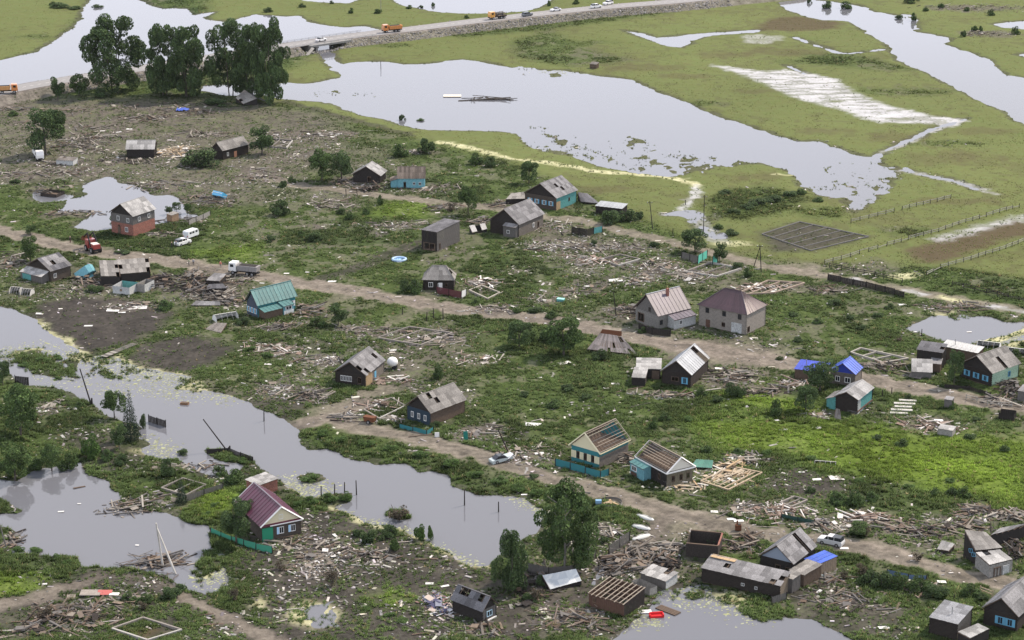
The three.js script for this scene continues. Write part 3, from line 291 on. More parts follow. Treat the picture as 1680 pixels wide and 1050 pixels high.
// wall: stands on y = 0, faces +z, heights may differ at its two ends
const wallCache = new Map();
function wallGeo(len, h0, h1, style, gaps = []) {
  const key = [len.toFixed(1), h0.toFixed(1), h1.toFixed(1), style, ...gaps.flat().map((v) => v.toFixed(2))].join(); if (wallCache.has(key)) return wallCache.get(key);
  const P = [], UV = [], I = []; const H = Math.max(h0, h1), top = (x) => mix(h0, h1, x / len + .5);
  const quad = (x0, y0, z0, x1, y1, z1, x2, y2, z2, x3, y3, z3) => { const b = P.length / 3; P.push(x0, y0, z0, x1, y1, z1, x2, y2, z2, x3, y3, z3); if (style === 'log') UV.push(y0, x0 * .5, y1, x1 * .5, y2, x2 * .5, y3, x3 * .5); else UV.push(x0, y0 * .5, x1, y1 * .5, x2, y2 * .5, x3, y3 * .5); I.push(b, b + 1, b + 2, b, b + 2, b + 3); };
  // a rectangle less its openings: real voids that show the room behind
  const rect = (xa, xb, ya, yb, za, zb) => { let L = [[xa, xb, ya, yb]]; for (const [gx0, gx1, gy0, gy1] of gaps) { const N = []; for (const [p, q, r, s] of L) { if (gx1 <= p || gx0 >= q || gy1 <= r || gy0 >= s) { N.push([p, q, r, s]); continue; } if (gx0 > p) N.push([p, gx0, r, s]); if (gx1 < q) N.push([gx1, q, r, s]); const m0 = Math.max(p, gx0), m1 = Math.min(q, gx1); if (gy0 > r) N.push([m0, m1, r, gy0]); if (gy1 < s) N.push([m0, m1, gy1, s]); } L = N; } for (const [p, q, r, s] of L) { const z0 = mix(za, zb, (r - ya) / (yb - ya)), z1 = mix(za, zb, (s - ya) / (yb - ya)), t = (x, y) => Math.min(y, top(clamp(x, -len / 2, len / 2))); quad(p, t(p, r), z0, q, t(q, r), z0, q, t(q, s), z1, p, t(p, s), z1); } };
  if (style === 'log') { const n = Math.max(3, Math.round(H / .24)), s = H / n; for (let i = 0; i < n; i++) for (const [a, za, b, zb] of [[0, -.03, .25, .06], [.25, .06, .75, .06], [.75, .06, 1, -.03]]) { const e = (i % 2 ? .18 : .1); rect(-len / 2 - e, len / 2 + e, (i + a) * s, (i + b) * s, za, zb); } }
  else if (style === 'board') { const n = Math.max(3, Math.round(len / .42)), s = len / n; for (let i = 0; i < n; i++) for (const [a, b, z] of [[0, .72, 0], [.72, 1, .035]]) rect(-len / 2 + (i + a) * s, -len / 2 + (i + b) * s, 0, H, z, z); }
  else rect(-len / 2, len / 2, 0, H, 0, 0);
  const g = geoOf(P, UV, I); wallCache.set(key, g); return g;
}
const FR = (() => { const b = []; for (const [x, y, sx, sy] of [[-.46, 0, .08, 1], [.46, 0, .08, 1], [0, -.46, .84, .08], [0, .46, .84, .08], [0, 0, .05, .84]]) { const g = new THREE.BoxGeometry(sx, sy, 1); g.translate(x, y, 0); b.push(g); } return mergeGeometries(b); })();
// house: e = eave corners in the photo (left, near, right) at eave height he; gable 'L' or 'R' tells which of the two faces in view is the gable
function frameOf(e, he) {
  let gy = .3; for (let i = 0; i < 3; i++) { const c = at(e[1][0], e[1][1], gy + he); gy = Math.max(.05, gh(c.x, c.z)); }
  const [a, b, c] = e.map((q) => at(q[0], q[1], he + gy)), u = b.clone().sub(a), v = c.clone().sub(b);
  const ta = Math.atan2(-u.z, u.x), tb = Math.atan2(-v.z, v.x) - Math.PI / 2; let d = tb - ta; while (d > Math.PI) d -= 2 * Math.PI; while (d < -Math.PI) d += 2 * Math.PI;
  const yaw = ta + d / 2, A = u.length() * Math.cos(d / 2), B = v.length() * Math.cos(d / 2);
  const X = V(Math.cos(yaw), 0, -Math.sin(yaw)), Z = V(Math.sin(yaw), 0, Math.cos(yaw));
  const ctr = b.clone().addScaledVector(X, -A / 2).addScaledVector(Z, -B / 2); ctr.y = gy;
  return { yaw, A, B, ctr, X, Z, b, gy };
}
function house(s) {
  const f = frameOf(s.e, s.he), g = new THREE.Group(), he = s.he, ov = s.over ?? .4; let W = f.A, L = f.B, yaw = f.yaw;
  if (s.gable === 'R') { [W, L] = [L, W]; yaw += Math.PI / 2; }
  if (s.depth) { const dd = s.depth - L; L = s.depth; f.ctr.addScaledVector(V(Math.sin(yaw), 0, Math.cos(yaw)), -dd / 2); }
  g.position.copy(f.ctr); g.rotation.y = yaw; if (s.tilt) { g.rotation.z = s.tilt[0]; g.rotation.x = s.tilt[1]; g.rotation.order = 'YXZ'; }
  let rise = s.rise ?? 1.6; if (s.ry) { const e0 = g.position.clone().addScaledVector(V(Math.sin(yaw), 0, Math.cos(yaw)), L / 2); let lo = 0, hi = 6; for (let i = 0; i < 20; i++) { rise = (lo + hi) / 2; e0.y = f.gy + he + rise; if (pyOf(e0) > s.ry) lo = rise; else hi = rise; } }
  if (s.say) console.log(s.name, 'W', W.toFixed(1), 'L', L.toFixed(1), 'rise', rise.toFixed(1), 'yaw', (yaw * 57.3).toFixed(0));
  const w = W - ov * 2, l = L - ov * 2, wm = s.wall ?? M.log, st = s.style ?? 'log', faces = { front: [0, l / 2, 0, w], back: [0, -l / 2, Math.PI, w], right: [w / 2, 0, Math.PI / 2, l], left: [-w / 2, 0, -Math.PI / 2, l] };
  const mono = s.roof === 'mono', hb = he + (mono ? s.rise ?? .6 : 0), bands = s.bands ?? [[0, he, wm, st]];
  const face = (k) => { const o = new THREE.Object3D(), [x, z, r] = faces[k]; o.position.set(x, 0, z); o.rotation.y = r; o.updateMatrix(); return o.matrix; };
  const put = (m, k) => { m.updateMatrix(); m.matrix.premultiply(face(k)); m.matrix.decompose(m.position, m.quaternion, m.scale); };
  for (const k in faces) { const side = s.walls?.[k], B2 = side ? [[0, he, side[0], side[1] ?? st]] : bands; for (const [y0, y1, mt, sty] of B2) { const tall = (y) => y === he; const hr0 = mono ? (k === 'back' ? hb : k === 'right' ? he : k === 'left' ? hb : he) : y1, hr1 = mono ? (k === 'back' ? hb : k === 'right' ? hb : k === 'left' ? he : he) : y1; const cut = (s.gap ?? []).filter((q) => q[0] === k && q[2] + q[4] <= he + .05).map(([, u, y, ww, hh]) => [u * faces[k][3] - ww / 2, u * faces[k][3] + ww / 2, y - y0, y + hh - y0]); const m = part(g, 'wall', wallGeo(faces[k][3], (tall(y1) ? hr0 : y1) - y0, (tall(y1) ? hr1 : y1) - y0, sty, cut), mt, 0, y0, 0); put(m, k); } }
  part(g, 'floor', BOX, M.boardBrown, 0, -.35, 0, w - .05, 1.0, l - .05);
  if (!s.open) part(g, 'ceiling', BOX, s.atticMat ?? M.under, 0, he - .06, 0, w - .02, .08, l - .02);
  const mats = s.mats ?? R_.grey;
  const frame = (pairs) => { const l = pairs.map(([a, b]) => { const d = b.clone().sub(a), q = new THREE.BoxGeometry(.12, .12, d.length()); q.applyQuaternion(new THREE.Quaternion().setFromUnitVectors(V(0, 0, 1), d.normalize())); q.translate((a.x + b.x) / 2, (a.y + b.y) / 2 - .08, (a.z + b.z) / 2); return q; }); return part(g, 'roof', mergeGeometries(l), M.boardBrown); };
  if (mono && s.rafters) { const n = Math.round(W / .95); for (let i = 0; i <= n; i++) { const x = -W / 2 + W * i / n + rr(-.08, .08); between(g, 'rafter', V(x, he + .1, L / 2 + rr(0, .5)), V(x + rr(-.1, .1), hb + .12, -L / 2 - rr(0, .4)), .15, .12, M.batten); } for (let i = 0; i < 5; i++) between(g, 'beam', V(-W / 2, mix(he, hb, i / 4), mix(L / 2, -L / 2, i / 4)), V(W / 2, mix(he, hb, i / 4), mix(L / 2, -L / 2, i / 4)), .14, .14, M.boardBrown); }
  else if (mono) { const o = V(-W / 2, he, L / 2), v = V(0, hb - he, -L), roof = frame(Array.from({ length: Math.max(2, Math.round(W / 1.2)) }, (_, i, n = Math.max(2, Math.round(W / 1.2))) => { const x = -W / 2 + .2 + (W - .4) * i / (n - 1); return [V(x, he, L / 2 - .05), V(x, hb, -L / 2 + .05)]; })); slope(roof, o, V(1, 0, 0), v, W, v.length(), { kind: s.kind, mats, holes: s.holesR, rough: s.rough, lost: s.lost }); }
  else if (s.roof === 'hip') { const q = s.ridge ?? .42, rl = Math.max(W, L) * q / 2, along = W > L, a = V(along ? -rl : 0, he + rise, along ? 0 : -rl), b = V(along ? rl : 0, he + rise, along ? 0 : rl), c = [V(-W / 2, he, L / 2), V(W / 2, he, L / 2), V(W / 2, he, -L / 2), V(-W / 2, he, -L / 2)]; frame([[a, b], [c[0], a], [c[1], b], [c[2], b], [c[3], a]]);
    const sides = along ? [[c[0], c[1], b, a], [c[1], c[2], b, b], [c[2], c[3], a, b], [c[3], c[0], a, a]] : [[c[0], c[1], b, b], [c[1], c[2], a, b], [c[2], c[3], a, a], [c[3], c[0], b, a]];
    sides.forEach((q4, i) => { const len = q4[0].distanceTo(q4[1]), nu = s.kind === 'metal' ? Math.round(len / 1.1) : Math.round(len / 1.3), nv = s.kind === 'metal' ? 1 : 3; const grp = new THREE.Group(); grp.name = 'roof_slope'; g.add(grp); quadSheets(grp, q4[0], q4[1], q4[2], q4[3], nu, nv, mats, 0, i === 1 ? s.lostR ?? 0 : s.lost ?? 0, s.kind === 'metal' ? 'roof_panel' : 'roof_sheet'); });
    for (const [p, q5] of [[a, b], [c[0], a], [c[1], b], [c[2], b], [c[3], a]]) between(g, 'ridge_cap', p.clone().setY(p.y + .07), q5.clone().setY(q5.y + .07), .2, .08, s.cap ?? mats[2]); }
  else if (s.roof !== 'none') {
    const len = Math.hypot(W / 2, rise); let roof;
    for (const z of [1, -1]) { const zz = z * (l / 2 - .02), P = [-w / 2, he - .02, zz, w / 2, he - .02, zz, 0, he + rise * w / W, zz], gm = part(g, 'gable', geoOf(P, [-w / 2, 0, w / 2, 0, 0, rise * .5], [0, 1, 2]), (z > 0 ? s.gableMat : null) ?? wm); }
    if (s.roof === 'battens') { roof = part(g, 'ridge_beam', BOX, M.batten, 0, he + rise, 0, .14, .16, L); for (const x of [1, -1]) { const n = Math.round(L / .95), nb = 8; for (let i = 0; i <= n; i++) { const z = -L / 2 + L * i / n; between(g, 'rafter', V(x * W / 2, he, z), V(0, he + rise, z), .12, .12, M.boardBrown); } for (let i = 0; i < nb; i++) { if (rnd() < .08) continue; const t = (i + .3) / nb, z0 = rnd() < .3 ? -L / 2 + rr(0, 2) : -L / 2, z1 = rnd() < .3 ? L / 2 - rr(0, 2) : L / 2; between(g, 'batten', V(x * W / 2 * (1 - t), he + rise * t + .1, z0), V(x * W / 2 * (1 - t), he + rise * t + .1 + rr(-.04, .04), z1), .13, .06, pick([M.batten, M.boardGrey, M.batten])); } } }
    else { roof = frame(Array.from({ length: Math.max(3, Math.round(L / 1.1)) }, (_, i, n = Math.max(3, Math.round(L / 1.1))) => -L / 2 + .1 + (L - .2) * i / (n - 1)).flatMap((z) => [[V(W / 2 - .05, he, z), V(0, he + rise, z)], [V(-W / 2 + .05, he, z), V(0, he + rise, z)]]));
      slope(roof, V(W / 2, he, L / 2), V(0, 0, -1), V(-W / 2, rise, 0), L, len, { kind: s.kind, mats, holes: s.holesR, rough: s.rough, lost: s.lost, sw: s.sw }); slope(roof, V(-W / 2, he, -L / 2), V(0, 0, 1), V(W / 2, rise, 0), L, len, { kind: s.kind, mats, holes: s.holesL, rough: s.rough, lost: s.lost, sw: s.sw });
      part(roof, 'ridge_cap', BOX, s.cap ?? mats[1], 0, he + rise + .09, 0, .3, .06, L); }
    if (s.barge) for (const z of [1, -1]) for (const x of [1, -1]) between(g, 'barge_board', V(x * (W / 2 + .03), he - .04, z * (L / 2 + .04)), V(0, he + rise, z * (L / 2 + .04)), .08, .26, s.barge);
    if (s.fascia) for (const x of [1, -1]) part(g, 'fascia', BOX, s.fascia, x * (W / 2 + .02), he - .08, 0, .08, .22, L);
  }
  for (const [k, u, y, ww, hh, o = {}] of s.win ?? []) { const fr = part(g, 'window', FR, o.frame ?? M.white, u * faces[k][3], y + hh / 2, .09, ww, hh, .12); put(fr, k); part(fr, 'window_pane', BOX, o.pane ?? M.glass, 0, 0, -.2, .9, .9, .3); if (o.sh) for (const x of [-1, 1]) if (o.sh2 !== x) part(fr, 'shutter', BOX, o.sh, x * .76, 0, .1, .46, 1.04, .5); }
  for (const [k, u, ww, hh, mt, y = 0] of s.door ?? []) { const d = part(g, 'door', BOX, mt, u * faces[k][3], y + hh / 2, .06, ww, hh, .12); put(d, k); part(d, 'door_handle', BOX, M.steel, .36, 0, .7, .06, .05, .5); }
  for (const [k, u, y, ww, hh] of s.gap ?? []) { const up = y + hh > he + .05, d = part(g, up ? 'gable_opening_stand_in' : 'window_frame', up ? BOX : FR, up ? M.logDark : M.boardBrown, u * faces[k][3], y + hh / 2, up ? .03 : .04, ww, hh, up ? .05 : .1); put(d, k); }  // gable openings stay uncut: a dark slab colour stands in for the shaded void
  for (const [k, u0, u1, y0, y1, mt, d = .1] of s.skirt ?? []) { const m = part(g, 'boarding', wallGeo((u1 - u0) * faces[k][3], y1 - y0, y1 - y0, 'board'), mt, (u0 + u1) / 2 * faces[k][3], y0, d); put(m, k); }
  for (const [x, z, h, mt] of s.chim ?? []) { const y = he + rise * (1 - Math.abs(x) * 2) - .3; part(g, 'chimney', BOX, mt ?? M.brick, x * W, y + h / 2, z * L, .55, h, .55); }
  for (const [x, z, h] of s.pipe ?? []) part(g, 'stove_pipe', CYL, M.steel, x * W, he + h / 2 + .2, z * L, .18, h, .18);
  for (const p of s.porch ?? []) { const o = new THREE.Group(); const x0 = p.u0 * faces[p.k][3], x1 = p.u1 * faces[p.k][3], D = p.d, h0 = p.h0, h1 = p.h1; // lean-to: against face k, outward depth D
    const body = part(g, 'lean_to', wallGeo(x1 - x0, h0, h0, p.style ?? 'board'), p.wall ?? wm, (x0 + x1) / 2, 0, D - .25); put(body, p.k);
    for (const [xx, r, ha, hb2] of [[x1 - .12, Math.PI / 2, h0, h1], [x0 + .12, -Math.PI / 2, h1, h0]]) { const m = part(g, 'lean_to_wall', wallGeo(D - .25, ha, hb2, p.style ?? 'board'), p.wall2 ?? p.wall ?? wm, xx, 0, (D - .25) / 2); m.rotation.y = r; put(m, p.k); }
    const rf = part(g, 'lean_to_roof', BOX, M.boardBrown, 0, 0, 0, 1, 1, 1); rf.geometry = (() => { const q = new THREE.BoxGeometry(x1 - x0, .12, .12); q.translate((x0 + x1) / 2, h0 - .1, D - .2); return q; })(); const tmp = new THREE.Group(); slope(tmp, V(x0 - .1, h0, D), V(1, 0, 0), V(0, h1 - h0, -D + .05), x1 - x0 + .2, Math.hypot(D, h1 - h0), { kind: p.kind, mats: p.mats ?? mats, rough: p.rough, lost: p.lost }); while (tmp.children.length) rf.add(tmp.children[0]); put(rf, p.k);
    for (const [u, y, ww, hh, o2 = {}] of p.win ?? []) { const fr = part(g, 'window', FR, o2.frame ?? M.white, mix(x0, x1, u), y + hh / 2, D - .2, ww, hh, .1); put(fr, p.k); part(fr, 'window_pane', BOX, M.glass, 0, 0, -.2, .9, .9, .3); }
    for (const [u, ww, hh, mt] of p.door ?? []) put(part(g, 'door', BOX, mt, mix(x0, x1, u), hh / 2, D - .2, ww, hh, .1), p.k);
    for (const [a, b, y0, y1, mt] of p.panel ?? []) put(part(g, 'boarding', wallGeo((b - a) * (x1 - x0), y1 - y0, y1 - y0, 'board'), mt, mix(x0, x1, (a + b) / 2), y0, D - .18), p.k); }
  if (s.more) s.more(g, { W, L, w, l, he, rise, f });
  return tag(g, s.name, s.label, s.cat ?? 'house', s.group);
}
// ---------------------------------------------------------------- houses and sheds, one by one
const BW = { frame: M.white, sh: M.blueTrim }, BS = { frame: M.blueTrim, sh: M.blueTrim };
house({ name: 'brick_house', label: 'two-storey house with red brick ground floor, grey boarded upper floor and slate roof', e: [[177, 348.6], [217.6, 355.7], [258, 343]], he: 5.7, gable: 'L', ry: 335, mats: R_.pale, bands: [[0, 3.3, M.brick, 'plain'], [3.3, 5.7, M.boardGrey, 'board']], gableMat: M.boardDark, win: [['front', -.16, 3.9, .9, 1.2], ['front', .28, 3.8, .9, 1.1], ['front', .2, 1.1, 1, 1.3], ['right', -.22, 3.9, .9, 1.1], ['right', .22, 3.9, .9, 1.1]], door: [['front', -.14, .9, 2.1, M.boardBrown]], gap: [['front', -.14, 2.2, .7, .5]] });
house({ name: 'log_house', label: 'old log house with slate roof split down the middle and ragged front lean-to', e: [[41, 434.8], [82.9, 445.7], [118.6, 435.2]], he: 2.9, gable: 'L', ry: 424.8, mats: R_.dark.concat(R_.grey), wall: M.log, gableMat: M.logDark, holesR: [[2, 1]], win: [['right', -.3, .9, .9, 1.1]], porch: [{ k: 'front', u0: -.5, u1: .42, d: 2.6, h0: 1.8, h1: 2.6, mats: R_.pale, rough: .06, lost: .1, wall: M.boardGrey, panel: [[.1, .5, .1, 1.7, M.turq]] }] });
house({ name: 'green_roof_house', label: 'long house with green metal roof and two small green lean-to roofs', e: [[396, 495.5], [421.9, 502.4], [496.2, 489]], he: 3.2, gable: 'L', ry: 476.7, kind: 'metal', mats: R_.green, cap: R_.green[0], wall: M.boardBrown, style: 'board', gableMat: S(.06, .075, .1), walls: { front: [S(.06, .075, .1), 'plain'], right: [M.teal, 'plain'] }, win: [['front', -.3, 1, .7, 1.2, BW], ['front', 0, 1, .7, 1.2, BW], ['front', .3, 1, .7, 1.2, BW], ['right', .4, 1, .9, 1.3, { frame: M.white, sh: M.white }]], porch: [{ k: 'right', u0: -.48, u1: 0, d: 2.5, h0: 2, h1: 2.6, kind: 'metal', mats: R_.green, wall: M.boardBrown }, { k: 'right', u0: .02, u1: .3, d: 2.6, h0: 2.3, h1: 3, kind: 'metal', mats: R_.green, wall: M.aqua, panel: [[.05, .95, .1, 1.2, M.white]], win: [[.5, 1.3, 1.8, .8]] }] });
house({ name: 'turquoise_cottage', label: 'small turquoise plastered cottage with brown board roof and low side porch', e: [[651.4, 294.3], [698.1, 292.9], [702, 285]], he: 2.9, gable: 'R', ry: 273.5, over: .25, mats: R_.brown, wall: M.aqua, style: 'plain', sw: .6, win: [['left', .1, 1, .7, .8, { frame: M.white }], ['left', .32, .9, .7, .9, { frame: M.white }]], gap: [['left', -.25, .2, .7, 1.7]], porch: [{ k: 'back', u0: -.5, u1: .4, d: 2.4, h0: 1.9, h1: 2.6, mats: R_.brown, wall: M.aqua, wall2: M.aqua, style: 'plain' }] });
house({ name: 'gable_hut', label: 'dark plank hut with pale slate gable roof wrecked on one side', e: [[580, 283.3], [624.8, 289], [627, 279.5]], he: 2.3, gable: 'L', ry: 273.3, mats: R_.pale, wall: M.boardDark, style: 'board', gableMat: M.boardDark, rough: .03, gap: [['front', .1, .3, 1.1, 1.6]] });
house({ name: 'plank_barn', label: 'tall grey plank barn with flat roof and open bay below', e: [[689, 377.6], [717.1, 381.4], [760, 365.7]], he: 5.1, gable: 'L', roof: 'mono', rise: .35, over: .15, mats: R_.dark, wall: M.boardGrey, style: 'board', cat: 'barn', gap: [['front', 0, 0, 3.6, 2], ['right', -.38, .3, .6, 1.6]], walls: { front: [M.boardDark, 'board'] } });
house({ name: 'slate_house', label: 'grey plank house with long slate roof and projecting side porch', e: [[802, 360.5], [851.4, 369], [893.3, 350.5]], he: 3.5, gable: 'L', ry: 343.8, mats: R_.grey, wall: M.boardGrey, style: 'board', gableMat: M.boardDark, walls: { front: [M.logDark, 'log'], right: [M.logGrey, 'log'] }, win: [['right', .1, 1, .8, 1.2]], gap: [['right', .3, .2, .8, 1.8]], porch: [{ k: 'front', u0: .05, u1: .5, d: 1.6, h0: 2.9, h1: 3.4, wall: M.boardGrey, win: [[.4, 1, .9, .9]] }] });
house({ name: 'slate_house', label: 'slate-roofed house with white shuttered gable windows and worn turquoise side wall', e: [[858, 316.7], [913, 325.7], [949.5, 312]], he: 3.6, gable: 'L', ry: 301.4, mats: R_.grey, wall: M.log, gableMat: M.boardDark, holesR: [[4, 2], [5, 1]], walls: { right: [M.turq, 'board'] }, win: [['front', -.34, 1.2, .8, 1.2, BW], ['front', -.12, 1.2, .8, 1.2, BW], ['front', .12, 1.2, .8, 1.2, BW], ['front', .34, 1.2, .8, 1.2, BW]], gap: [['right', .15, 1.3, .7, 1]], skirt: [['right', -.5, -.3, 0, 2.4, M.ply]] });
house({ name: 'hip_cottage', label: 'log cottage with pale hipped slate roof beside a maroon fence', e: [[691, 462.4], [746.2, 460.5], [756, 449.5]], he: 2.6, gable: 'L', roof: 'hip', rise: 2.9, ridge: .4, mats: R_.warm, lostR: .25, wall: M.logDark, win: [['front', -.26, .8, 1.1, 1.2], ['front', .04, .8, .9, 1]], gap: [['front', .27, .9, .6, .9]], door: [['front', .07, .9, 1.9, M.white]] });
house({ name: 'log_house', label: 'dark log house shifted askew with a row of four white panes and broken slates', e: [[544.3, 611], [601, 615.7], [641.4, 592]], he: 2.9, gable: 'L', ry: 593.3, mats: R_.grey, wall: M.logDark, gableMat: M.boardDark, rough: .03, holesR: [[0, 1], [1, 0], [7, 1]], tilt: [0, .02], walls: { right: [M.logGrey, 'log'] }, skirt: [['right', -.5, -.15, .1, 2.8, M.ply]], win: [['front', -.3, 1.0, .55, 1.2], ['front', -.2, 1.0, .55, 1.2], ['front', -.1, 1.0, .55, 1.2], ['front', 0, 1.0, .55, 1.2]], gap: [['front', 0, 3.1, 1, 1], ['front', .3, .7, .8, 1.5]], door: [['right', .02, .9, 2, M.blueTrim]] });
house({ name: 'log_house', label: 'log house with weathered slate roof, three white windows and teal skirting fence', e: [[664.8, 665.2], [706.2, 678.6], [764.8, 655.2]], he: 3.0, gable: 'L', ry: 650.5, mats: R_.warm, wall: M.boardBrown, gableMat: M.boardDark, rough: .028, holesR: [[2, 2], [3, 1]], walls: { front: [S(.03, .05, .07), 'log'] }, win: [['front', -.28, .9, .7, 1.2], ['front', 0, .9, .7, 1.2], ['front', .28, .9, .7, 1.2]] });
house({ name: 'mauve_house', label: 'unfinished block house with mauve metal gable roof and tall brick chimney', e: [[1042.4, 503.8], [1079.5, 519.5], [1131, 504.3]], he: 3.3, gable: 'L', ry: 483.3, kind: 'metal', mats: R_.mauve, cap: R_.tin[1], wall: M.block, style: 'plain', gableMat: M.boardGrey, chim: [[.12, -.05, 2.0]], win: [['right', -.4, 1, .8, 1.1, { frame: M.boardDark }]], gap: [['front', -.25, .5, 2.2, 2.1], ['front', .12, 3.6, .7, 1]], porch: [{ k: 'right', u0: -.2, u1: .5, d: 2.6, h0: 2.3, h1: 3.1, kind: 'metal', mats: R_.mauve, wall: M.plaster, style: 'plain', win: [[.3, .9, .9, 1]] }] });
house({ name: 'plum_roof_house', label: 'large two-level pale block house with hipped plum metal roof and white garage door', e: [[1140.5, 502], [1226, 517], [1264, 501]], he: 4.9, gable: 'L', roof: 'hip', kind: 'metal', mats: R_.plum, cap: R_.mauve[1], rise: 3.6, ridge: .34, wall: wood(.37, .34, .305), style: 'log', win: [['front', -.33, 3.4, .9, 1.2, { frame: M.boardDark }], ['front', .03, 3.4, .9, 1.2, { frame: M.boardDark }], ['front', .36, 3.4, .9, 1.2, { frame: M.boardDark }]], gap: [['front', .02, .8, .9, 1.1], ['right', -.38, .3, 1.1, 1.5]], door: [['front', -.31, 1.1, 1.8, M.red], ['front', .3, 2.7, 2.4, M.plaster]] });
house({ name: 'torn_roof_house', label: 'dark log house whose bright tin roof is torn off at one edge, blue side window', e: [[1087, 605.7], [1134.8, 616.2], [1146, 585]], he: 3.0, gable: 'L', ry: 592.4, kind: 'metal', mats: R_.tin, wall: M.logDark, gableMat: M.boardDark, holesR: [[8, 0], [9, 0]], gap: [['front', -.05, 1.1, 1.6, 1]], win: [['front', .3, .8, .7, 1.4, BS]], more: (g, o) => { for (let i = 0; i < 7; i++) between(g, 'rafter', V(o.W / 2 + .1, o.he, -o.L / 2 + i * .5), V(o.W * .2, o.he + o.rise * .6, -o.L / 2 + i * .5), .1, .1, M.newWood); } });
house({ name: 'side_wing', label: 'low dark wing with pale flat sheet roof joined to the torn tin roof', e: [[1043, 607], [1085, 606], [1092, 592]], he: 2.3, gable: 'L', roof: 'mono', rise: .5, over: .2, mats: R_.pale, wall: M.boardDark, style: 'board', cat: 'shed', door: [['front', .3, 1.6, 1.9, M.boardBrown]] });
house({ name: 'small_shed', label: 'small shed with pale square roof sheet before the low dark wing', e: [[1036, 619], [1059, 620.5], [1063, 608]], he: 1.9, gable: 'L', roof: 'mono', rise: .6, over: .2, mats: R_.pale, wall: M.boardDark, style: 'log', cat: 'shed' });
house({ name: 'cream_gable_house', label: 'roofless cream and teal house with bare roof battens and cream gable', e: [[930.5, 731], [984.8, 744.8], [1039, 722.4]], he: 3.3, gable: 'L', roof: 'battens', ry: 710, wall: M.teal, style: 'plain', gableMat: M.cream, barge: M.cream, fascia: M.cream, atticMat: M.boardBrown, walls: { front: [M.teal, 'plain'], right: [M.logGrey, 'log'] }, skirt: [['right', -.5, .5, 2.5, 3.3, M.teal], ['front', -.5, -.32, .9, 2.4, M.cream], ['front', -.2, -.06, .9, 2.4, M.cream], ['front', .06, .2, .9, 2.4, M.cream], ['front', .32, .5, .9, 2.4, M.cream]], gap: [['front', -.26, .9, .65, 1.5], ['front', 0, .9, .65, 1.5], ['front', .26, .9, .65, 1.5]] });
house({ name: 'battened_house', label: 'roofless grey plank house with white gable trim and pale blue glazed porch', e: [[1036.7, 750], [1093.3, 776.7], [1143.8, 766.2]], he: 3.2, gable: 'R', roof: 'battens', ry: 750, wall: M.boardGrey, style: 'board', gableMat: S(.62, .6, .54), barge: M.white, fascia: M.white, atticMat: M.boardBrown, walls: { left: [M.boardDark, 'board'], front: [wood(.22, .2, .15), 'board'] }, gap: [['front', -.25, .9, .7, 1.3], ['front', .05, .9, .7, 1.3], ['front', .32, .9, .7, 1.3], ['left', .25, 1, .7, 1.2]], porch: [{ k: 'left', u0: -.5, u1: -.02, d: 2, h0: 2.5, h1: 3.0, kind: 'metal', mats: R_.green, wall: M.aqua, panel: [[.05, .5, .1, .9, M.red]], win: [[.3, 1.1, 1.6, 1]] }], more: (g, o) => part(g, 'fascia', BOX, M.white, 0, o.he - .1, o.L / 2 + .02, o.W, .3, .08) });
house({ name: 'blue_roof_house', label: 'house with bright blue metal gable roof and two white windows', e: [[1363, 606], [1403.8, 615.2], [1409, 602]], he: 2.9, gable: 'L', ry: 596.7, kind: 'metal', mats: R_.blue, cap: R_.blue[0], wall: M.logGrey, gableMat: M.navy, over: .3, win: [['front', .22, .8, 1.3, 1.2], ['front', -.2, .8, 1, 1.2]] });
house({ name: 'blue_roof_shed', label: 'low shed with deep blue sheet roof stretching from the blue-roofed house', e: [[1301, 607], [1352, 612], [1367, 600]], he: 2.1, gable: 'L', roof: 'mono', rise: .5, over: .2, kind: 'metal', mats: R_.blueDeep, wall: M.boardBrown, style: 'board', cat: 'shed', pipe: [[-.2, 0, 1.4]] });
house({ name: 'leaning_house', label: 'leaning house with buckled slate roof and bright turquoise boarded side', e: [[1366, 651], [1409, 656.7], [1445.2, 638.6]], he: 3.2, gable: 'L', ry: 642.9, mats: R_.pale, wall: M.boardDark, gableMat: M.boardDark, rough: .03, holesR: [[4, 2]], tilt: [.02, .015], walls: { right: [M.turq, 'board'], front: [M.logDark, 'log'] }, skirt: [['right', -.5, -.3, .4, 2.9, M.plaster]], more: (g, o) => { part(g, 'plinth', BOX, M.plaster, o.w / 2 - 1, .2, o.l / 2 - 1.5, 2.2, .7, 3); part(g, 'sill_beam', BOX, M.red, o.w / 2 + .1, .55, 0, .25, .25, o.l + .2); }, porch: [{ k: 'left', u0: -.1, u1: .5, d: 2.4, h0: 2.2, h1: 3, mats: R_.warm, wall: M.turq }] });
house({ name: 'mint_wall_house', label: 'dark log house with blue shuttered windows and mint green side wall', e: [[1579.7, 594.3], [1628.3, 613.2], [1666, 593.2]], he: 3.0, gable: 'L', ry: 584, mats: R_.warm, wall: M.logDark, gableMat: M.boardDark, rough: .02, holesR: [[4, 0], [4, 1]], walls: { right: [M.mint, 'plain'] }, win: [['front', -.3, .8, .8, 1.2, BS], ['front', 0, .8, .8, 1.2, BS], ['front', .3, .8, .8, 1.2, BS], ['right', .15, .8, .8, 1.2, { frame: M.blueTrim }]] });
house({ name: 'dark_barn', label: 'dark plank barn with patched roof beside the still pond', e: [[1503, 573.5], [1547, 579.4], [1555, 570]], he: 4, gable: 'L', roof: 'mono', rise: .7, over: .2, mats: R_.dark, wall: M.boardDark, style: 'board', cat: 'barn', holesR: [[4, 1], [5, 1]] });
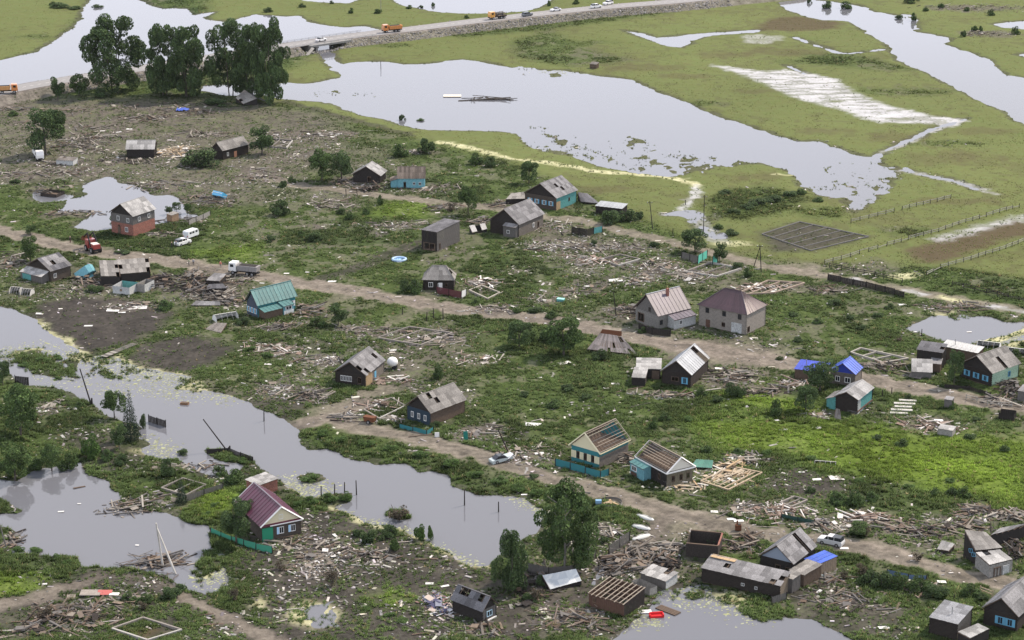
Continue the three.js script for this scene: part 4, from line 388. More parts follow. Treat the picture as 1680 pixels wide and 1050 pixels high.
house({ name: 'long_shed', label: 'long dark shed with white sheet roof between the dark barn and mint house', e: [[1541, 569], [1605, 580], [1617, 574]], he: 3, gable: 'L', roof: 'mono', rise: .6, over: .2, kind: 'metal', mats: metal([.62, .62, .6]), wall: M.boardBrown, style: 'board', cat: 'shed', pipe: [[-.2, 0, 1.6]] });
house({ name: 'small_shed', label: 'small grey shed with whitewashed sloping sheet roof by the earth road', e: [[1495.5, 611], [1530, 611.4], [1533, 601]], he: 1.5, gable: 'L', roof: 'mono', rise: 1.5, over: .15, mats: R_.pale, wall: M.boardGrey, style: 'board', cat: 'shed' });
house({ name: 'small_shed', label: 'small plank shed with grey roof beside the yard tree of the mint house', e: [[1524, 598], [1544, 598], [1554, 592]], he: 2.1, gable: 'L', roof: 'mono', rise: .4, over: .2, mats: R_.grey, wall: M.boardBrown, style: 'board', cat: 'shed' });
house({ name: 'plum_cottage', label: 'cottage with plum metal roof, cream gable and pale blue shutters by the flood', e: [[392.7, 822.7], [427.3, 865.3], [494.7, 848.7]], he: 3.1, gable: 'R', ry: 831.3, kind: 'metal', mats: metal([.115, .025, .055]), cap: R_.mauve[2], wall: M.log, gableMat: M.cream, barge: M.white, walls: { front: [M.log, 'log'] }, win: [['front', .0, 1, .9, 1.3, { frame: M.white, sh: S(.4, .6, .8), sh2: 1 }], ['front', .3, 1, .9, 1.3, { frame: M.white, sh: S(.4, .6, .8), sh2: 1 }]], skirt: [['front', -.5, -.22, 0, 2.6, M.greenDoor]], more: (g, o) => { part(g, 'pediment', BOX, S(.13, .03, .05), 0, o.he + .05, o.L / 2 - .2, o.W - .4, .14, .7); part(g, 'fascia', BOX, M.white, .8, o.he - .06, o.L / 2 + .16, o.W - 2, .2, .06); part(g, 'gable_opening_stand_in', FR, M.white, 0, o.he + 1.1, o.l / 2 + .04, .8, .9, .06); } });
house({ name: 'brick_garage', label: 'low brick garage with flat board roof behind the plum-roofed cottage', e: [[396.7, 788], [424, 797.3], [461.3, 788.7]], he: 2.2, gable: 'L', roof: 'mono', rise: .2, over: .2, mats: R_.pale, wall: M.brick, style: 'plain', cat: 'garage' });
house({ name: 'plank_hut', label: 'small dark plank hut with grey roof missing a patch and blue end window', e: [[737.6, 983.8], [791.9, 1004.3], [819, 991.4]], he: 2.2, gable: 'R', ry: 979.5, mats: R_.dark, wall: M.boardDark, style: 'log', walls: { front: [M.boardGrey, 'board'] }, holesL: [[1, 1], [2, 1], [5, 1]], cat: 'hut', win: [['front', 0, .7, 1.3, 1, { frame: S(.35, .5, .6) }]], more: (g, o) => part(g, 'sill_beam', BOX, M.white, 0, .1, o.l / 2 + .15, o.w, .2, .2) });
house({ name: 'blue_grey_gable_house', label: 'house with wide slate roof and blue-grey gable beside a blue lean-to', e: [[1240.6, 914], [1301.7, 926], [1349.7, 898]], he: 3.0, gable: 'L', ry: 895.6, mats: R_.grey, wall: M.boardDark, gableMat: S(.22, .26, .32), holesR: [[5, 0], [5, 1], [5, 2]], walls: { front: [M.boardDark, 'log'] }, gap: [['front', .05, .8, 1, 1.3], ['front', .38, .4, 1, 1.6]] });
house({ name: 'blue_lean_to', label: 'brick shed with bright blue sheet roof against the wide slate roof', e: [[1325, 915], [1341, 927.3], [1365, 911]], he: 2.4, gable: 'L', roof: 'mono', rise: .3, over: .15, kind: 'metal', mats: R_.blue, wall: wood(.42, .33, .24), style: 'board', cat: 'shed' });
house({ name: 'lean_to_shed', label: 'crooked plank shed with torn pale sheets next to the blue sheet roof', e: [[1298, 933], [1320, 944], [1340, 925]], he: 2.3, gable: 'L', roof: 'mono', rise: .2, over: .15, mats: R_.warm, rough: .05, lost: .08, wall: M.boardBrown, style: 'board', cat: 'shed' });
house({ name: 'lean_to_shed', label: 'narrow plank privy shed at the end of the long mono-pitch barn', e: [[1285, 944], [1301, 951], [1312, 942]], he: 2.6, gable: 'L', roof: 'mono', rise: .2, over: .15, mats: R_.warm, wall: M.boardGrey, style: 'board', cat: 'shed' });
house({ name: 'waterside_barn', label: 'long dark log barn with grey sheet roof standing at the pond edge', e: [[1150, 931.2], [1280.8, 962], [1297, 947]], he: 2.6, gable: 'L', roof: 'mono', rise: .9, over: .25, mats: R_.grey, rough: .025, holesR: [[3, 1], [11, 0], [12, 1]], wall: M.logDark, walls: { right: [wood(.36, .3, .23), 'board'] }, cat: 'barn', win: [['front', .03, 1, .6, .5], ['front', .2, .9, .5, .5]], more: (g, o) => { for (let i = 0; i < 4; i++) part(g, 'ply_sheet', BOX, M.ply, -o.W / 2 + .8 + i * 1.15, o.he + .95, -o.L / 2 + .4, 1.1, .04, 1.3); } });
house({ name: 'bath_house', label: 'square log bath house with grey roof and stove pipe', e: [[1523, 1013.4], [1571.8, 1024.6], [1599.6, 1001.6]], he: 3, gable: 'L', roof: 'mono', rise: .5, over: .2, mats: slate([.34, .35, .37]), wall: M.logDark, walls: { right: [M.boardGrey, 'board'] }, cat: 'bath house', pipe: [[.08, .1, 1.4]] });
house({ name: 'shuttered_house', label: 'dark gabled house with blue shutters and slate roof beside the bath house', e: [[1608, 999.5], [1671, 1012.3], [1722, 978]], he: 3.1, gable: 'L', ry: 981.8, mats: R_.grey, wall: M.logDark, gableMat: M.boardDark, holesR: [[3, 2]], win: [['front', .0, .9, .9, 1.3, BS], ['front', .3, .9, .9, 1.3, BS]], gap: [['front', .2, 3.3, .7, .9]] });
house({ name: 'pale_roof_shed', label: 'dark plank shed with pale sheet roof amid timber wreckage below the poplars', e: [[205.7, 245], [253.6, 245], [258, 237]], he: 2.8, gable: 'R', ry: 230, mats: R_.pale, wall: M.boardDark, style: 'board', over: .3, cat: 'shed' });
house({ name: 'bush_cottage', label: 'small dark cottage with white window and ochre door beside a round tree', e: [[349, 243], [364.8, 247.8], [402, 235.4]], he: 2.9, gable: 'L', ry: 234, mats: R_.warm, wall: M.logDark, over: .3, win: [['right', -.3, .9, .7, 1.1]], door: [['right', .0, 1.1, 1.8, S(.4, .2, .12)]] });
house({ name: 'low_shed', label: 'low shed with white sheet roof behind shrubs by the lane', e: [[974, 339], [1021, 343], [1033, 337]], he: 2.2, gable: 'L', roof: 'mono', rise: .4, over: .2, kind: 'metal', mats: R_.tin, wall: M.boardDark, style: 'board', cat: 'shed' });
house({ name: 'skeleton_shed', label: 'flooded red plank shed with bare pale rafters standing in the pond', e: [[967, 972], [1024.5, 991.6], [1056, 969.7]], he: 2.4, gable: 'L', roof: 'mono', rise: .6, over: .1, rafters: true, open: true, wall: M.red, style: 'board', walls: { right: [M.boardDark, 'board'] }, cat: 'shed', gap: [['front', -.35, 1, .6, .9]] });
house({ name: 'half_sunk_shed', label: 'half sunk grey shed with pale patched roof at the pond edge', e: [[1047, 941.5], [1093, 954], [1116, 943]], he: 1.6, gable: 'L', roof: 'mono', rise: .3, over: .15, mats: R_.pale, rough: .06, lost: .15, wall: M.boardGrey, style: 'board', cat: 'shed', walls: { right: [M.plaster, 'plain'] } });
house({ name: 'burnt_walls', label: 'roofless blackened brick walls full of weeds beside the muddy road', e: [[1125, 893], [1178, 896], [1190, 875]], he: 2.6, gable: 'L', roof: 'none', open: true, over: 0, wall: S(.07, .06, .055, { map: mottleTex }), style: 'plain', cat: 'ruin', more: (g, o) => { for (const z of [1, -1]) part(g, 'coping', BOX, M.boardBrown, 0, o.he + .05, z * o.L / 2, o.W, .12, .3); part(g, 'coping', BOX, M.brick, o.W / 2, o.he + .05, 0, .3, .12, o.L - .3); } });
house({ name: 'roofless_walls', label: 'roofless whitewashed walls with turquoise inside below the broken long roof', e: [[186, 468], [212, 472], [225, 463]], he: 2, gable: 'L', roof: 'none', open: true, over: 0, wall: M.plaster, style: 'plain', cat: 'ruin', walls: { back: [M.turq, 'board'] }, gap: [['front', 0, .9, .5, .5]] });
house({ name: 'roofless_walls', label: 'roofless pale room with white corner wall beside the turquoise-lined walls', e: [[224, 465], [237, 467], [252, 459]], he: 2.1, gable: 'L', roof: 'none', open: true, over: 0, wall: M.concrete, style: 'plain', cat: 'ruin', walls: { right: [M.plaster, 'plain'] } });
house({ name: 'cellar_block', label: 'low grey concrete cellar block with white top in the bright grass', e: [[1537, 704], [1563, 707], [1571, 701]], he: 1.5, gable: 'L', roof: 'mono', rise: .05, over: .05, mats: R_.pale, wall: M.concrete, style: 'plain', cat: 'cellar' });
house({ name: 'outhouse', label: 'narrow grey plank outhouse standing alone by the earth road', e: [[1549, 655], [1562, 657], [1566, 653.5]], he: 1.9, gable: 'L', roof: 'mono', rise: .2, over: .05, mats: R_.grey, wall: M.boardGrey, style: 'board', cat: 'outhouse' });
house({ name: 'dark_ruin', label: 'low burnt timber stall with sagging boards in the bright grass', e: [[1638, 678], [1664, 680], [1671, 674]], he: 1.6, gable: 'L', roof: 'none', open: true, over: 0, wall: M.boardDark, style: 'board', cat: 'ruin' });
house({ name: 'roadside_shed', label: 'grey plank shed on the road bank near the mint-walled house', e: [[1668, 642], [1692, 645], [1705, 638]], he: 2.2, gable: 'L', roof: 'mono', rise: .3, over: .1, mats: R_.grey, wall: M.boardGrey, style: 'board', cat: 'shed' });
house({ name: 'concrete_basin', label: 'open grey concrete basin behind the bare rafters in the pond', e: [[1037, 953], [1066, 966], [1078, 961]], he: 1.4, gable: 'L', roof: 'none', open: true, over: 0, wall: M.concrete, style: 'plain', cat: 'basin' });
house({ name: 'meadow_hut', label: 'tiny weathered plank hut alone on the green meadow', e: [[967, 105], [979, 106], [983, 104]], he: 1.5, gable: 'L', roof: 'mono', rise: .3, over: .1, mats: R_.plank, wall: M.boardBrown, style: 'board', cat: 'hut' });
house({ name: 'sunken_stall', label: 'low plank stall half sunk in the small pool', e: [[67, 316], [92, 319], [105, 313]], he: .9, gable: 'L', roof: 'none', open: true, over: 0, wall: M.boardDark, style: 'board', cat: 'ruin' });
house({ name: 'brick_privy', label: 'small ochre brick hut behind the brick house', e: [[272, 351], [282, 353.5], [294, 351]], he: 1.9, gable: 'L', roof: 'mono', rise: .2, over: .05, mats: R_.warm, wall: S(.45, .31, .2, { map: mottleTex }), style: 'plain', cat: 'hut' });
house({ name: 'cream_wall_hut', label: 'low whitewashed hut with flat boards beyond the white truck', e: [[92, 262], [120, 264], [127, 259]], he: 1.5, gable: 'L', roof: 'mono', rise: .15, over: .1, mats: R_.plank, rough: .05, lost: .2, wall: M.plaster, style: 'plain', cat: 'hut' });

// fallen roofs: corners are [px, py, height]
function fallen(label, name, q, nu, nv, mats, o = {}) {
  const w = q.map(([x, y, h]) => at(x, y, h + .25)), c = w.reduce((a, b) => a.add(b), V(0, 0, 0)).multiplyScalar(1 / w.length); c.y = 0; const l = w.map((p) => p.clone().sub(c)), g = new THREE.Group(); g.position.copy(c);
  for (let i = 0; i <= nu; i++) { const t = i / nu, p = l[0].clone().lerp(l[1], t), q = l[3].clone().lerp(l[2], t); p.y -= .1; q.y -= .1; between(g, 'rafter', p, q, .12, .12, M.boardBrown).position.y -= (o.sag ?? .1) * Math.sin(Math.PI * t) * .6; } quadSheets(g, l[0], l[1], l[2], l[3], nu, nv, mats, o.sag ?? .1, o.lost ?? .04);
  for (let i = 0; i < 4; i++) { const a = l[i], b = l[(i + 1) % 4]; if (Math.max(a.y, b.y) > .8) { const P = [a.x, .05, a.z, b.x, .05, b.z, b.x, b.y - .14, b.z, a.x, a.y - .14, a.z]; part(g, 'wall', geoOf(P, [0, 0, 3, 0, 3, 1, 0, 1], [0, 1, 2, 0, 2, 3]), o.wall ?? M.boardDark); } }
  o.more?.(g, l); return tag(g, name, label, o.cat ?? 'collapsed roof');
}
fallen('broken long slate roof of a smashed cottage beside the turquoise wreck', 'fallen_roof', [[165.7, 453.3, 2.4], [197, 453, 2.4], [192.4, 427.6, 3.4], [162.4, 427.6, 3.4]], 5, 4, R_.warm, { lost: .14 });
fallen('long ragged sheet roof with a square hole reaching towards the earth road', 'fallen_roof', [[198, 449.5, 2.4], [246.7, 445.7, 2.2], [243.8, 423, 3.6], [191, 427, 3.4]], 8, 3, R_.warm, { lost: .08 });
fallen('collapsed grey plank roof sagging into the grass by the earth road', 'fallen_roof', [[963, 573, .7], [1046, 582, .4], [1020, 552, 1.3], [984, 547, 2.2]], 15, 3, slate([.2, .185, .19]), { sag: .5, lost: .05, more: (g, l) => quadMesh(g, 'rusty_sheet', [l[3], l[2], l[2].clone().add(V(0, 1.1, -.4)), l[3].clone().add(V(.6, .9, -.4))], M.rust) });
fallen('pale tent-shaped collapsed roof under the poplars', 'fallen_roof', [[399.5, 170.4, .8], [421.8, 161.7, 2.2], [401, 147.4, 3.6], [387, 161, 1.8]], 4, 3, R_.warm, { more: (g, l) => quadSheets(g, l[1], l[1].clone().add(V(5, -1.6, 1)), l[2].clone().add(V(2, -1, 0)), l[2], 3, 2, R_.dark, 0, 0) });
fallen('slate roof slipped sideways off a collapsed house by the muddy road', 'fallen_roof', [[1600.7, 903.4, 2.7], [1644.7, 898.7, 2.9], [1617.4, 873.5, 4.2], [1583, 870, 5.0]], 5, 4, R_.warm, { lost: .06, sag: .1, wall: M.boardDark, more: (g, l) => { const m = l[0].clone().add(l[3]).multiplyScalar(.5); for (const [t, y] of [[.35, -1.3], [.1, -1.1]]) { const f = part(g, 'window', FR, M.blueTrim, mix(l[0].x, l[3].x, t) - .12, mix(l[0].y, l[3].y, t) + y, mix(l[0].z, l[3].z, t) + .1, .9, .7, .1); f.rotation.y = -1.0; f.rotation.z = .3; part(f, 'window_pane', BOX, M.glass, 0, 0, 0, .9, .9, .3); } } });
fallen('lower pale slate roof over the open doorway of the collapsed house', 'fallen_porch', [[1623.7, 927, 2.5], [1661.5, 917.5, 2.5], [1640.5, 902, 3.0], [1601, 907, 2.8]], 4, 3, R_.pale, { lost: .03, sag: 0, wall: M.concrete, more: (g, l) => { part(g, 'window', FR, M.boardBrown, mix(l[0].x, l[1].x, .35), 1.1, mix(l[0].z, l[1].z, .35) + .1, 1.5, 1.9, .15).rotation.y = .55; part(g, 'door', BOX, M.plaster, mix(l[0].x, l[1].x, .72), 1, mix(l[0].z, l[1].z, .72) + .1, 1.5, 2, .12).rotation.y = .55; } });
fallen('dark sheet canopy on leaning posts behind the collapsed house', 'fallen_roof', [[1625, 878, 2.6], [1672, 866, 2.6], [1684, 859, 3], [1640, 867, 3]], 5, 2, R_.grey, {});
fallen('white slanted sheet roof leaning between the plank barn and slate house', 'fallen_roof', [[775, 381.4, .8], [799, 376, .8], [795.7, 366.7, 1.9], [770, 371, 1.9]], 3, 1, R_.pale, {});
fallen('grey sheet roof fallen flat beside the shuttered slate house', 'fallen_roof', [[830, 327, 1.5], [862, 326, 1.2], [860, 315, 2], [838, 318, 2]], 4, 2, R_.warm, {});
fallen('dark sloping side roof trailing from the turquoise-walled slate house', 'fallen_roof', [[953, 331, .6], [984, 334, .5], [964, 318, 1.9], [948, 316, 2.6]], 4, 2, R_.dark, {});
fallen('grey corrugated roof panel lying over the dark wreckage of the yard', 'fallen_roof', [[338, 460, 1.2], [360, 461.5, 1.2], [371, 450, 1.9], [351, 448, 2]], 3, 2, R_.grey, { lost: 0 });
fallen('long grey roof sheet lying on rubble beside the green-roofed house', 'fallen_roof', [[313, 501, .3], [361, 501, .3], [361, 495.5, .9], [321, 494, .9]], 5, 1, R_.grey, { lost: 0 });
fallen('crumpled sheet roof over black wreckage in the smashed yard', 'fallen_roof', [[338, 474, 1.4], [372, 473, 1.5], [366, 466, 2], [342, 467, 2]], 4, 1, R_.dark, { lost: 0, sag: .3 });
fallen('striped plank canopy before the shuttered dark house', 'fallen_roof', [[1592, 1047, 1.6], [1623, 1032, 1.9], [1605, 1023, 2.1], [1572, 1037, 1.9]], 5, 2, slate([.42, .42, .41]), { lost: 0 });
fallen('glazed greenhouse roof tipped over beside the canal', 'greenhouse', [[903, 967, .5], [954, 953, .8], [945, 934, 2.2], [890, 945, 1.8]], 6, 2, [S(.42, .45, .47, { roughness: .25 }), S(.5, .53, .54, { roughness: .3 })], { cat: 'greenhouse', lost: 0 });
fallen('grey plank flap lying in the grass beside the white tunnel', 'fallen_roof', [[336, 540, .1], [362, 546, .1], [372, 531, .9], [352, 530, .9]], 4, 1, R_.plank, { lost: 0 });
fallen('dark sheets of a half-buried dugout in the yard of the blue-grey gable', 'fallen_roof', [[1490, 618, .2], [1510, 622, .2], [1520, 606, .8], [1500, 604, .8]], 3, 1, R_.plank, {});
fallen('white canvas-covered stack at the roadside by the collapsed house', 'fallen_roof', [[1537, 901, .7], [1556, 904, .7], [1566, 893, 1.2], [1545, 887, 1.5]], 3, 2, R_.pale, { lost: 0 });
fallen('green corrugated sheets dropped beside the new timber', 'fallen_roof', [[1133, 766, .3], [1168, 768, .3], [1170, 756, .7], [1142, 754, .6]], 4, 2, metal([.06, .22, .16], .5), {});
fallen('small pitched plank shelter wrecked before the leaning turquoise house', 'fallen_roof', [[1368, 688, .1], [1380, 690, .1], [1378, 672, 2], [1371, 671, 2.2]], 2, 2, R_.plank, { lost: 0 });
// ---------------------------------------------------------------- trees, shrubs, reeds
function leaves(blobs, n, size, flat, pal, keep) {
  const P = [], C = [], q = new THREE.Quaternion(), e = new THREE.Euler(), a = V(0, 0, 0), tot = blobs.reduce((s, b) => s + b[3] * b[3], 0);
  for (const [bx, by, bz, br, bs = 1] of blobs) { const k = Math.round(n * br * br / tot), tone = rr(.75, 1.25);
    for (let i = 0; i < k; i++) { let x, y, z, l; do { x = rr(-1, 1); y = rr(-1, 1); z = rr(-1, 1); l = x * x + y * y + z * z; } while (l > 1 || l < .12); const L = Math.sqrt(l), f = Math.pow(L, .4) / L; x = bx + x * f * br; y = by + y * f * br * bs; z = bz + z * f * br; if (y < .01 || (keep && !keep(x, y, z))) continue;
      e.set(rr(-1, 1) * flat, rr(0, 6.3), rr(-1, 1) * flat); q.setFromEuler(e); const s = size * rr(.6, 1.35), t = tone * rr(.7, 1.3), c = pick(pal), o = [[-s, 0, 0], [0, s * .25, -s * .6], [s, 0, 0], [0, -s * .1, s * .6]].map((p) => a.set(...p).applyQuaternion(q).clone());
      for (const j of [0, 1, 2, 0, 2, 3]) { P.push(x + o[j].x, y + o[j].y, z + o[j].z); C.push(c[0] * t, c[1] * t, c[2] * t); } } }
  const g = new THREE.BufferGeometry(); g.setAttribute('position', new THREE.Float32BufferAttribute(P, 3)); g.setAttribute('color', new THREE.Float32BufferAttribute(C, 3)); g.computeVertexNormals(); return g;
}
const leafMat = new THREE.MeshPhysicalMaterial({ vertexColors: true, roughness: .85, side: 2, transmission: .22, thickness: 0, specularIntensity: .25 });
const bark = wood(.13, .115, .1), barkPale = wood(.34, .32, .3);
function limbs(list) { return mergeGeometries(list.map(([a, b, r0, r1]) => { const d = b.clone().sub(a), g = new THREE.CylinderGeometry(r1, r0, d.length(), 6, 1, true); g.translate(0, d.length() / 2, 0); g.applyQuaternion(new THREE.Quaternion().setFromUnitVectors(V(0, 1, 0), d.normalize())); g.translate(a.x, a.y, a.z); return g; })); }
const DARK = [[.066, .106, .04], [.086, .132, .048], [.052, .086, .038]], MID = [[.07, .115, .036], [.09, .14, .045], [.052, .088, .034]], LIVE = [[.07, .125, .03], [.085, .14, .04], [.055, .1, .03]], DRY = [[.11, .085, .06], [.085, .07, .05], [.06, .06, .04]], SPR = [[.022, .04, .024], [.028, .05, .03]];
const PROTO = {};
function proto(kind, k) { // height 1, width 1
  const key = kind + k; if (PROTO[key]) return PROTO[key]; const B = [], T = []; let crown, n, size, pal = MID, flat = 1.2, bm = bark;
  if (kind === 'poplar') { for (let i = 0; i < 64; i++) { const y = rr(.1, .95), w = .47 * Math.sin(Math.PI * clamp((y + .04) / 1.05)) ** .42, a = rr(0, 6.3), r = Math.sqrt(rnd()) * w; B.push([Math.cos(a) * r, y, Math.sin(a) * r, rr(.075, .13), .8]); } n = 21000; size = .0165; pal = DARK; for (let i = 0; i < 3; i++) { const a = i * 2.1 + k, b = V(Math.cos(a) * .05, 0, Math.sin(a) * .05), m = V(Math.cos(a) * .11, .45, Math.sin(a) * .11); T.push([b, m, .014, .009], [m, V(m.x * 1.8, .85, m.z * 1.8), .009, .003]); } }
  else if (kind === 'birch') { for (let i = 0; i < 40; i++) { const y = rr(.14, .95), w = .44 * Math.sin(Math.PI * clamp((y + .05) / 1.08)) ** .7, a = rr(0, 6.3), r = Math.sqrt(rnd()) * w; B.push([Math.cos(a) * r, y, Math.sin(a) * r, rr(.09, .16), .8]); } n = 17000; size = .018; pal = MID; T.push([V(0, 0, 0), V(.02, .5, 0), .022, .013], [V(.02, .5, 0), V(0, .92, .02), .013, .004]); for (let i = 0; i < 7; i++) { const a = i * 1.7 + k, y = .2 + i * .09; T.push([V(.01, y, 0), V(Math.cos(a) * .28, y + .16, Math.sin(a) * .28), .008, .003]); } bm = barkPale; }
  else if (kind === 'weeping') { for (let i = 0; i < 34; i++) { const y = rr(.1, .92), w = .42 * Math.sin(Math.PI * clamp((y + .15) / 1.15)) ** .6, a = rr(0, 6.3), r = Math.sqrt(rnd()) * w; B.push([Math.cos(a) * r, y, Math.sin(a) * r, rr(.07, .12), 1.7]); } n = 11000; size = .02; pal = DARK; T.push([V(0, 0, 0), V(.02, .6, 0), .022, .012], [V(.02, .6, 0), V(0, .95, 0), .012, .003]); }
  else if (kind === 'spruce') { for (let i = 0; i < 13; i++) { const y = .1 + i * .068, w = .5 * (1 - y) + .02; for (let j = 0; j < 7; j++) { const a = j * .9 + i; B.push([Math.cos(a) * w * .6, y - w * .1, Math.sin(a) * w * .6, w * .36, .5]); } } n = 3200; size = .025; pal = SPR; flat = .5; T.push([V(0, 0, 0), V(0, .97, 0), .02, .004]); }
  else if (kind === 'tree') { for (let i = 0; i < 26; i++) { const y = rr(.24, .9), w = .4 * Math.sin(Math.PI * clamp((y - .05) / 1)) ** .6, a = rr(0, 6.3), r = Math.sqrt(rnd()) * w; B.push([Math.cos(a) * r, y, Math.sin(a) * r, rr(.1, .18), .8]); } n = 5200; size = .026; pal = k % 2 ? MID : DARK; T.push([V(0, 0, 0), V(.02, .5, 0), .03, .016], [V(.02, .5, 0), V(.1, .85, 0), .014, .005], [V(.01, .3, 0), V(-.2, .7, .1), .012, .004], [V(.01, .3, 0), V(.1, .7, -.22), .012, .004]); }
  else if (kind === 'dry') { for (let i = 0; i < 14; i++) { const a = rr(0, 6.3), r = Math.sqrt(rnd()) * .36; B.push([Math.cos(a) * r, rr(.15, .75), Math.sin(a) * r, rr(.1, .2), 1]); } n = 700; size = .045; pal = DRY; for (let i = 0; i < 12; i++) { const a = rr(0, 6.3), r = rr(.2, .45); T.push([V(0, 0, 0), V(Math.cos(a) * r, rr(.5, 1), Math.sin(a) * r), .012, .004]); } }
  else { const live = kind === 'green'; const ex = rr(.6, 1), ez = rr(.6, 1); for (let i = 0; i < 15; i++) { const a = rr(0, 6.3), r = Math.sqrt(rnd()) * .46, y = rr(.08, .84 - r * 1.1); B.push([Math.cos(a) * r * ex, Math.max(.06, y), Math.sin(a) * r * ez, rr(.08, .22), rr(.7, 1.3)]); } n = 2600; size = .036; pal = live ? LIVE : k % 2 ? DARK : MID; for (let i = 0; i < 4; i++) { const a = i * 1.6 + k; T.push([V(0, 0, 0), V(Math.cos(a) * .2, .6, Math.sin(a) * .2), .018, .006]); } }
  return PROTO[key] = { crown: leaves(B, n, size, flat, pal), trunk: limbs(T), bm };
}
const KIND = { poplar: ['poplar_tree', 'tree'], birch: ['birch_tree', 'tree'], weeping: ['birch_tree', 'tree'], spruce: ['spruce_tree', 'tree'], tree: ['broadleaf_tree', 'tree'], dry: ['dry_bush', 'bush'], bush: ['bush', 'bush'], green: ['green_bush', 'bush'] };
function plant(kind, px, py, hp, wp, label, group) {
  const p = on(px, py), m = mpp(p), d = proto(kind, Math.floor(rnd() * (kind === 'bush' || kind === 'green' || kind === 'tree' ? 4 : 3))), g = new THREE.Group(); g.position.copy(p); g.position.y -= .06; g.rotation.y = rr(0, 6.3); g.scale.set(wp * m, hp * m * 1.06, wp * m);
  part(g, 'trunk', d.trunk, d.bm); part(g, 'crown', d.crown, leafMat); return tag(g, KIND[kind][0], label, KIND[kind][1], group);
}
for (const [x, y, h, w, l] of [[190,152,116,98,'broad poplar standing alone at the end of the poplar row away from the bridge'],[270,156,108,68,'narrower poplar in the middle pair, farther from the tent-shaped roof'],[308,159,106,74,'fuller poplar in the middle pair, nearer to the tent-shaped roof'],[378,157,118,80,'tall poplar just behind the tent-shaped collapsed roof'],[412,162,112,70,'poplar between two others beside the tent-shaped collapsed roof'],[444,168,126,64,'poplar closest to the highway bridge with a bare lower trunk']]) plant('poplar', x, y, h, w, l, 'row of tall poplars by the highway bridge');
plant('birch', 926, 936, 140, 104, 'tall leafy birch standing by the muddy track and the canal'); plant('weeping', 840, 968, 98, 72, 'dark drooping birch beside the plank fence and canal'); plant('spruce', 215, 722, 88, 40, 'single dark spruce on the flooded bank'); plant('spruce', 298, 826, 46, 26, 'small dark spruce at the pond edge near the house footing');
for (const [k, x, y, h, w, l] of [
  ['tree',75,254,76,72,'dark round tree beside the parked white truck'],['tree',430,254,44,48,'round dense tree beside the dark cottage with the ochre door'],['tree',130,157,34,32,'small round tree next to the highway left of the poplars'.replace(' left of', ' before')],['tree',95,165,36,28,'thin greyish tree by the highway before the poplars'],['bush',330,272,36,66,'broad dark bush beside the dark cottage with the ochre door'],['tree',528,298,52,46,'dark dense tree behind the wrecked gable hut'],['tree',560,296,48,46,'paler tree next to the dense one behind the gable hut'],['tree',768,352,48,34,'dark leaning tree behind the plank barn'],['tree',868,301,38,34,'dark bushy tree behind the shuttered slate house'],['tree',1140,414,40,46,'round tree beside the turquoise gate'],['tree',1180,432,34,28,'smaller tree next to the turquoise gate'],['tree',925,582,64,70,'large bushy tree beside the collapsed plank roof'],['tree',852,570,46,48,'dark tree amid weeds near the large bushy tree'],['tree',555,534,34,38,'dark round tree beside the green-roofed house'],['tree',50,430,42,36,'dark tree behind the split slate roof log house'],['tree',34,714,80,74,'big dark bushy tree on the bank by the leaning pole'],['tree',188,688,50,42,'greyish tree next to the single spruce'],['green',150,748,52,42,'fresh green leafy tree on the flooded bank'],['tree',85,772,42,42,'tree mirrored in the lower pond, between two others'],['tree',25,788,62,58,'leafy tree overhanging the lower pond at its corner'],['tree',196,738,42,30,'dark shrub tree at the foot of the spruce'],['tree',388,893,74,58,'dark tree crowding the plum-roofed cottage wall'],['tree',408,862,44,34,'dark tree leaning over the plum roof eave'],['tree',1345,642,52,62,'dark tree in front of the blue sheet roofs'],['tree',1322,674,44,42,'dark bush tree beside the leaning turquoise house'],['tree',1565,632,60,30,'narrow dark tree by the yard of the mint house'],['green',690,886,36,26,'young leafy sapling at the flood shore'],['green',706,886,36,14,'slim young sapling next to the leafy sapling'],['tree',187,374,22,16,'small dark tree against the brick house wall'],['tree',278,352,14,16,'round dark shrub behind the brick house'],['tree',290,346,15,16,'second round dark shrub behind the brick house'],['tree',308,350,17,16,'round dark shrub standing in the village pond'],['tree',50,385,16,20,'small dark tree on the verge of the earth road'],['bush',660,197,15,12,'lone bush standing in the meadow pond'],['tree',5,632,42,26,'dark tree at the flood bank beside the black fence'],['dry',655,852,24,40,'round brown reed clump standing in the flood'],['tree',1410,878,22,40,'dark bush by the road near the silver car'],['bush',1355,13,17,22,'round bush standing in the far river'],['bush',1390,14,17,26,'wide bush standing in the far river'],['bush',1328,5,10,9,'small bush standing in the far river']]) plant(k, x, y, h, w, l);
